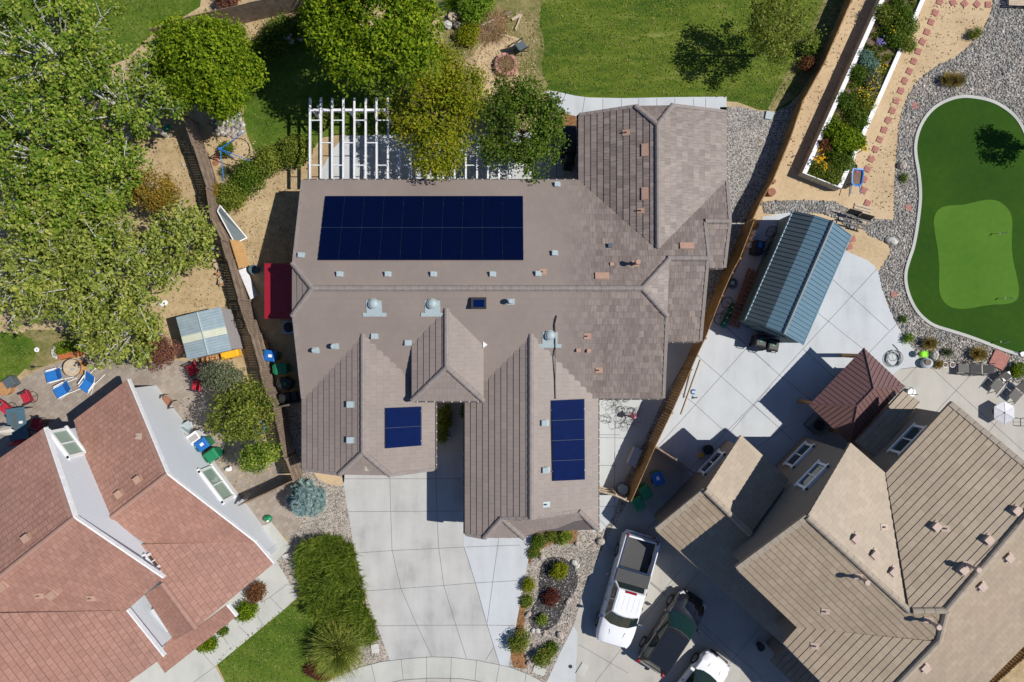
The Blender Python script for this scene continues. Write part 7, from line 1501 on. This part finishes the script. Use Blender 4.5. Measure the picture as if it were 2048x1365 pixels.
pa, pb = P(1470, 607, .3), P(1445, 655, .3); d = pb - pa; m = MB(); m.box(0, 0, .2, d.length, .3, .12); t = thing('green_ramp', 'green plank ramp beside the reddish pallets', 'ramp', tuple(((pa + pb) / 2).xy) + (0,), math.atan2(d.y, d.x)); m.build('ramp_board', M['bin_green'], t, bevel=.01); m = MB()
for k in range(4): m.box(-.5 + k * .33, 0, .265, .05, .12, .01)
m.build('tread', M['white'], t)
def chairframe(label, px, py, rz):
    p = P(px, py, .5); t = thing('wooden_chair', label, 'chair', (p.x, p.y, 0), rz, 'dark chairs by the sand path'); m = MB(); m.tube([(-.3, -.25, .4), (.3, -.25, .4)], .03, 4); m.tube([(-.3, .25, .4), (.3, .25, .4)], .03, 4); m.build('side_rail', M['blk'], t)
    for x in (-.28, -.05, .2): m = MB(); m.box(x, 0, .42, .09, .75, .025); m.build('slat', M['blk'], t)
    m = MB(); m.box(.33, 0, .6, .04, .7, .5, 0, R(20)); m.build('backrest', M['blk'], t); return t
chairframe('dark slatted chair nearer the blue shed by the sand path', 1703, 438, R(75)); chairframe('dark slatted chair on the right by the sand path', 1727, 447, R(75))
for i in range(1): 
    m = MB(); a = P(1722, 430)
    for k in range(7): m.box(0, -.5 + k * .16, .03, 1.0, .13, .04)
    t = m.build('boardwalk', M['wood_pale'], None, fix=False); t.location = (a.x, a.y, .02); t.rotation_euler = (0, 0, R(-15)); tag(t, 'short pale board walkway between the two dark chairs', 'boardwalk')
for x, y, lab, rz in ((1544, 384, 'rust-coloured metal arc by the fence, lower', .3), (1548, 363, 'rust-coloured metal arc by the fence, upper', .8)):
    p = P(x, y, .3); m = MB(); m.cyl((0, 0, 0), (0, 0, .3), .22 if y > 370 else .12, None, 20); o = m.build('rusty_barrel', M['wood_red'], None); o.location = (p.x, p.y, 0); tag(o, lab.replace('metal arc', 'low barrel'), 'barrel', 'rusty barrels')
# tomato cages
TG = 'wire tomato cages on the side slab'
for i, (x, y) in enumerate(((1234, 806), (1256, 803), (1245, 820), (1268, 822), (1248, 838), (1222, 842), (1252, 852), (1275, 828), (1264, 848))):
    p = P(x, y, .5); t = thing('tomato_cage', ['top left wire cage', 'top middle wire cage against the eave', 'wire cage in the centre of the heap', 'wire cage right of centre', 'wire cage below the centre', 'leftmost wire cage', 'lowest wire cage', 'rightmost wire cage', 'wire cage beside the pink umbrella'][i] + ' beside the right garage', 'tomato cage', (p.x, p.y, 0), random.uniform(0, 3), TG)
    m = MB()
    for z, r in ((.1, .16), (.4, .21), (.7, .26)): m.ring((0, 0, z), r, .008, 24, 4)
    for k in range(4): a = 1.57 * k; m.tube([(math.cos(a) * .12, math.sin(a) * .12, 0), (math.cos(a) * .26, math.sin(a) * .26, .72)], .007, 4)
    m.build('wire_rings', M['dkmetal'], t); t.rotation_euler = (random.uniform(-.5, .5), random.uniform(-.3, .6), random.uniform(0, 3))
p = P(1270, 836, 1.0); t = thing('folded_parasol', 'pink folded parasol among the wire cages', 'parasol', (p.x, p.y, 0)); m = MB(); m.cyl((0, 0, .1), (0, 0, 1.0), .02, .02, 6); m.build('pole', M['alu'], t); m = MB(); n = 12
r1 = [((.30 if i % 2 else .1) * math.cos(6.283 * i / n) - .08, (.22 if i % 2 else .08) * math.sin(6.283 * i / n) + .1, .55) for i in range(n)]; r2 = [(.04 * math.cos(6.283 * i / n), .04 * math.sin(6.283 * i / n), 1.05) for i in range(n)]; m.loft([r1, r2]); m.build('canopy', M['pink'], t)
# long boards on pale patio
for i, (a, b_, w, lab) in enumerate((((1401, 720), (1362, 829), .05, 'long pale board lying along the golden fence'), ((1383, 735), (1367, 796), .03, 'shorter dark rod between the fence and the pale board'))):
    p, q = P(*a), P(*b_); m = MB(); d_ = q - p; m.box(0, 0, .03, d_.length, w, .04); o = m.build('loose_board', M['wood_pale' if i == 0 else 'wood_dark'], None); ce = (p + q) / 2; o.location = (ce.x, ce.y, .03); o.rotation_euler = (0, 0, math.atan2(d_.y, d_.x)); tag(o, lab, 'board')
p = P(1387, 784); m = MB(); pts = [(.12 * math.cos(a), .12 * math.sin(a), .04) for a in [R(40 + 26 * k) for k in range(11)]]; m.tube(pts, .035, 6); o = m.build('blue_strap', M['bluepaint'], None); o.location = (p.x, p.y, .02); tag(o, 'curled bright blue strap lying on the pale patio', 'strap')
p = P(1389, 796); m = MB(); m.box(0, 0, .03, .3, .06, .04); m.box(-.08, .05, .03, .05, .12, .04); o = m.build('clamp', M['dkmetal'], None); o.location = (p.x, p.y, .02); o.rotation_euler = (0, 0, .15); tag(o, 'small dark clamp below the blue strap', 'clamp')
# side yard right of garage
p = P(1269, 914, .5); t = thing('deck_box', 'pale grey rounded storage box against the golden fence', 'storage box', (p.x, p.y, 0), R(66)); m = MB(); m.box(0, 0, .3, 1.0, .45, .6); m.build('box_body', M['greyplastic'], t, bevel=.05); m = MB(); m.box(0, 0, .62, 1.04, .5, .06); m.build('lid', M['hextop'], t, bevel=.03)
p = P(1245, 978, .5); t = thing('water_barrel', 'round blue-grey barrel above the pale timber gate', 'barrel', (p.x, p.y, 0)); m = MB(); m.cyl((0, 0, 0), (0, 0, .75), .27, .27, 24); m.build('barrel_body', M['slate_and_shade_metal'], t); m = MB(); m.cyl((0, 0, .75), (0, 0, .78), .28, .26, 24); m.build('lid', M['galv'], t)
# under garage wall of right house
p = P(1417, 900, .5); t = thing('round_planter', 'dark round pot beside the right house window', 'pot', (p.x, p.y, 0)); m = MB(); m.cyl((0, 0, 0), (0, 0, .5), .2, .27, 22); m.build('pot_body', M['blk'], t); m = MB(); m.ring((0, 0, .5), .27, .02, 24, 6); m.build('rim', M['dkmetal'], t)
p = P(1402, 911, .2); m = MB(); m.cyl((0, 0, 0), (0, 0, .22), .11, .13, 16); o = m.build('yellow_pot', M['yellow'], None); o.location = (p.x, p.y, 0); tag(o, 'small yellow pot beside the dark round pot', 'pot')
p = P(1521, 1294, .3); t = thing('round_planter', 'dark round pot in the shade by the porch column', 'pot', (p.x, p.y, 0)); m = MB(); m.cyl((0, 0, 0), (0, 0, .4), .15, .2, 20); m.build('pot_body', M['blk'], t); m = MB(); m.ring((0, 0, .4), .2, .02, 20, 6); m.build('rim', M['dkmetal'], t)
# kamado / AC beside gazebo
p = P(1638, 851, .7); t = thing('air_conditioner', 'black air conditioner unit beside the brown gazebo', 'air conditioner', (p.x, p.y, 0), R(48)); m = MB(); m.box(0, 0, .38, .85, .85, .76); m.build('casing', M['slate_and_shade_metal'], t, bevel=.04); m = MB(); m.cyl((0, 0, .765), (0, 0, .775), .3, .3, 24); m.build('fan_grille', M['blk'], t)
p = P(1663, 745, .7); t = thing('covered_spa', 'grey covered spa under the gazebo edge', 'spa', (p.x + 1.0, p.y - 1.2, 0), R(43)); m = MB(); m.box(0, 0, .4, 2.2, 1.9, .8); m.build('shell', M['dkmetal'], t, bevel=.08); m = MB(); m.box(0, 0, .83, 2.25, 1.95, .1); m.build('cover', M['slate_and_shade_metal'], t, bevel=.04)
# pool-float things by gazebo
p = P(1826, 786, .4); t = thing('laundry_basket', 'white basket with dark loop handles beside the gazebo', 'basket', (p.x, p.y, 0)); m = MB(); m.cyl((0, 0, 0), (0, 0, .3), .17, .22, 18); m.build('basket_body', M['white'], t); m = MB(); m.ring((-.1, .1, .4), .2, .018, 20, 6, 'X'); m.ring((.15, -.1, .35), .15, .018, 20, 6, 'Y'); m.build('handle', M['teal_wall'], t)
# left house side clutter
p = P(389, 880, .9); t = thing('white_cabinet', 'low white metal cabinet beside the blue-lidded bin', 'cabinet', (p.x, p.y, 0), R(-55)); m = MB(); m.box(0, 0, .45, .78, .62, .9); m.build('cabinet_body', M['white'], t, bevel=.02); m = MB(); m.box(-.1, 0, .915, .3, .5, .02); m.build('top_tray', M['greyplastic'], t)
p = P(363, 869, .9); t = thing('utility_sink', 'pale box with a brown tray beside the white cabinet', 'box', (p.x - .0, p.y, 0), R(-40)); m = MB(); m.box(0, 0, .4, .55, .45, .8); m.build('box_body', M['galv'], t, bevel=.02); m = MB(); m.box(0, -.03, .81, .42, .3, .03); m.build('tray', M['wood_log'], t)
p = P(372, 853, .4); t = thing('cooler_box', 'white lidded cooler partly under the leafy tree', 'cooler', (p.x, p.y, 0), R(30)); m = MB(); m.box(0, 0, .22, .6, .4, .44); m.build('body', M['white'], t, bevel=.03); m = MB(); m.box(0, 0, .46, .62, .42, .05); m.build('lid', M['galv'], t, bevel=.02)
armchair('patio_chair', 'brown cushioned seat against the pale left house wall', 332, 804, R(60), M['wood_red'], M['dkmetal'], None, w=.6, l=.5)
p = P(517, 855, .4); t = thing('blue_play_ring', 'blue plastic climbing ring under the leafy tree', 'toy', (p.x, p.y, 0)); m = MB(); m.ring((0, 0, .35), .3, .05, 26, 8); m.ring((0, 0, .05), .34, .05, 26, 8); m.build('ring', M['bluepaint'], t)
for k in range(6): a = 1.047 * k; m = MB(); m.tube([(.34 * math.cos(a), .34 * math.sin(a), .05), (.3 * math.cos(a), .3 * math.sin(a), .35)], .03, 6); m.build('strut', M['bluepaint'], t)
p = P(455, 940, .3); t = thing('white_toy', 'small white and pink toy animal beside the side window', 'toy', (p.x, p.y, 0)); m = MB(); m.sph((0, 0, .18), .15, 1.3, .8, .9, 12, 8); m.sph((.15, .12, .28), .08, 1, 1, 1, 10, 6); m.build('body', M['white'], t); m = MB()
for k in range(4): m.cyl((.1 * (-1) ** k, .08 * (1 if k < 2 else -1), 0), (.1 * (-1) ** k, .08 * (1 if k < 2 else -1), .15), .03, .03, 6)
m.build('legs', M['pink'], t)
p = P(535, 1038, .2); t = thing('green_bag', 'green bag lying at the pale wall corner near the paver path', 'bag', (p.x, p.y, 0)); m = MB(); m.sph((0, 0, .15), .26, 1, .75, .6, 12, 8, .06); m.build('bag_body', M['bin_green'], t, smooth=True); m = MB(); m.box(.05, -.1, .3, .14, .08, .03, .5); m.build('label_patch', M['white'], t)
for x, y, rz, lab in ((571, 1113, .5, 'small whitish utility lid in the gravel by the juniper hedge'), (750, 1297, .1, 'white utility lid at the foot of the driveway')): p = P(x, y); m = MB(); m.box(0, 0, .02, .42 if x > 700 else .34, .52 if x > 700 else .26, .06); o = m.build('utility_cover', M['rockpale'], None, bevel=.02); o.location = (p.x, p.y, .02); o.rotation_euler = (0, 0, rz); tag(o, lab, 'utility cover', 'utility covers')
for x, y, rz, lab in ((1078, 1341, -.35, 'concrete utility cover below the olive shrub'), (1164, 1339, -.55, 'pale utility cover set in the driveway corner')): p = P(x, y); m = MB(); m.box(0, 0, .02, .7 if x < 1100 else .42, .42 if x < 1100 else .72, .05); o = m.build('utility_cover', M['conc_walk'], None, bevel=.03); o.location = (p.x, p.y, .02); o.rotation_euler = (0, 0, rz); tag(o, lab, 'utility cover', 'utility covers')
p = P(1141, 1333); m = MB(); m.cyl((0, 0, .0), (0, 0, .03), .1, .1, 18); o = m.build('drain_cap', M['dkmetal'], None); o.location = (p.x, p.y, .02); tag(o, 'small dark round cap in the pale sidewalk strip', 'drain cap')
p = P(1537, 232); m = MB(); m.box(0, 0, .05, .4, .45, .1); o = m.build('utility_cover', M['galv'], None, bevel=.02); o.location = (p.x, p.y, .02); o.rotation_euler = (0, 0, -.2); tag(o, 'pale square box at the lawn corner near the golden fence', 'utility cover', 'utility covers')
p = P(334, 255, .3); t = thing('garden_stool', 'small green garden kneeler on the dirt near the fence', 'stool', (p.x, p.y, 0), R(25)); m = MB(); m.box(0, 0, .3, .4, .24, .05); m.build('pad', M['bin_green'], t, bevel=.01); m = MB()
for s in (-1, 1): m.tube([(s * .18, -.1, 0), (s * .18, -.1, .3), (s * .18, .1, .3), (s * .18, .1, 0)], .012, 5)
m.build('frame', M['dkmetal'], t)
# playset under the maple
p = P(328, 165, .8); t = thing('wooden_swing_bench', 'grey slatted timber bench with a red cushion under the round bright tree', 'bench', (p.x, p.y, 0), R(-55))
for k in range(6): m = MB(); m.box(-.6 + k * .24, 0, .5, .12, 1.1, .04); m.build('slat', M['wood_dark'], t)
m = MB(); m.box(-.1, -.2, .56, .35, .3, .1); m.build('cushion', M['red'], t, bevel=.03); m = MB(); m.tube([(-.7, -.55, .45), (.7, -.55, .45)], .03, 4); m.tube([(-.7, .55, .45), (.7, .55, .45)], .03, 4)
m.build('frame_rail', M['whitewood'], t)
for x in (-.6, .6):
    for y in (-.5, .5): m = MB(); m.box(x, y, .24, .07, .07, .48); m.build('leg', M['wood_dark'], t)
# golf flags
for x, y, lab in ((1998, 468, 'practice flag at the upper right of the putting green'), (2009, 597, 'practice flag at the lower right of the putting green'), (2000, 684, 'practice flag on the dark turf near the kerb')):
    p = P(x, y); t = thing('golf_flag', lab, 'flag', (p.x, p.y, .07), 0, 'small golf flags'); m = MB(); m.cyl((0, 0, 0), (0, 0, .65), .009, .009, 6); m.build('pole', M['alu'], t); m = MB(); m.add([(0, 0, .63), (.0, -.0, .48), (-.16, -.12, .5), (-.14, -.1, .6)], [(0, 1, 2, 3)]); m.build('pennant', M['white'], t); m = MB(); m.cyl((0, 0, 0), (0, 0, .006), .055, .055, 14); m.build('cup', M['blk'], t)
p = P(2040, 708); t = thing('golf_putter_set', 'white practice cup with putter at the south tip of the green', 'putter', (p.x, p.y, .1)); m = MB(); m.box(0, 0, .05, .2, .2, .08, .5); m.build('cup_box', M['white'], t); m = MB(); m.tube([(-.4, .12, .04), (-.05, 0, .05)], .012, 5); m.build('shaft', M['alu'], t)
stone_at(1996, 720, 'large pink flagstone between the river rock and the loungers', None, -.45, .9).location.z = .085
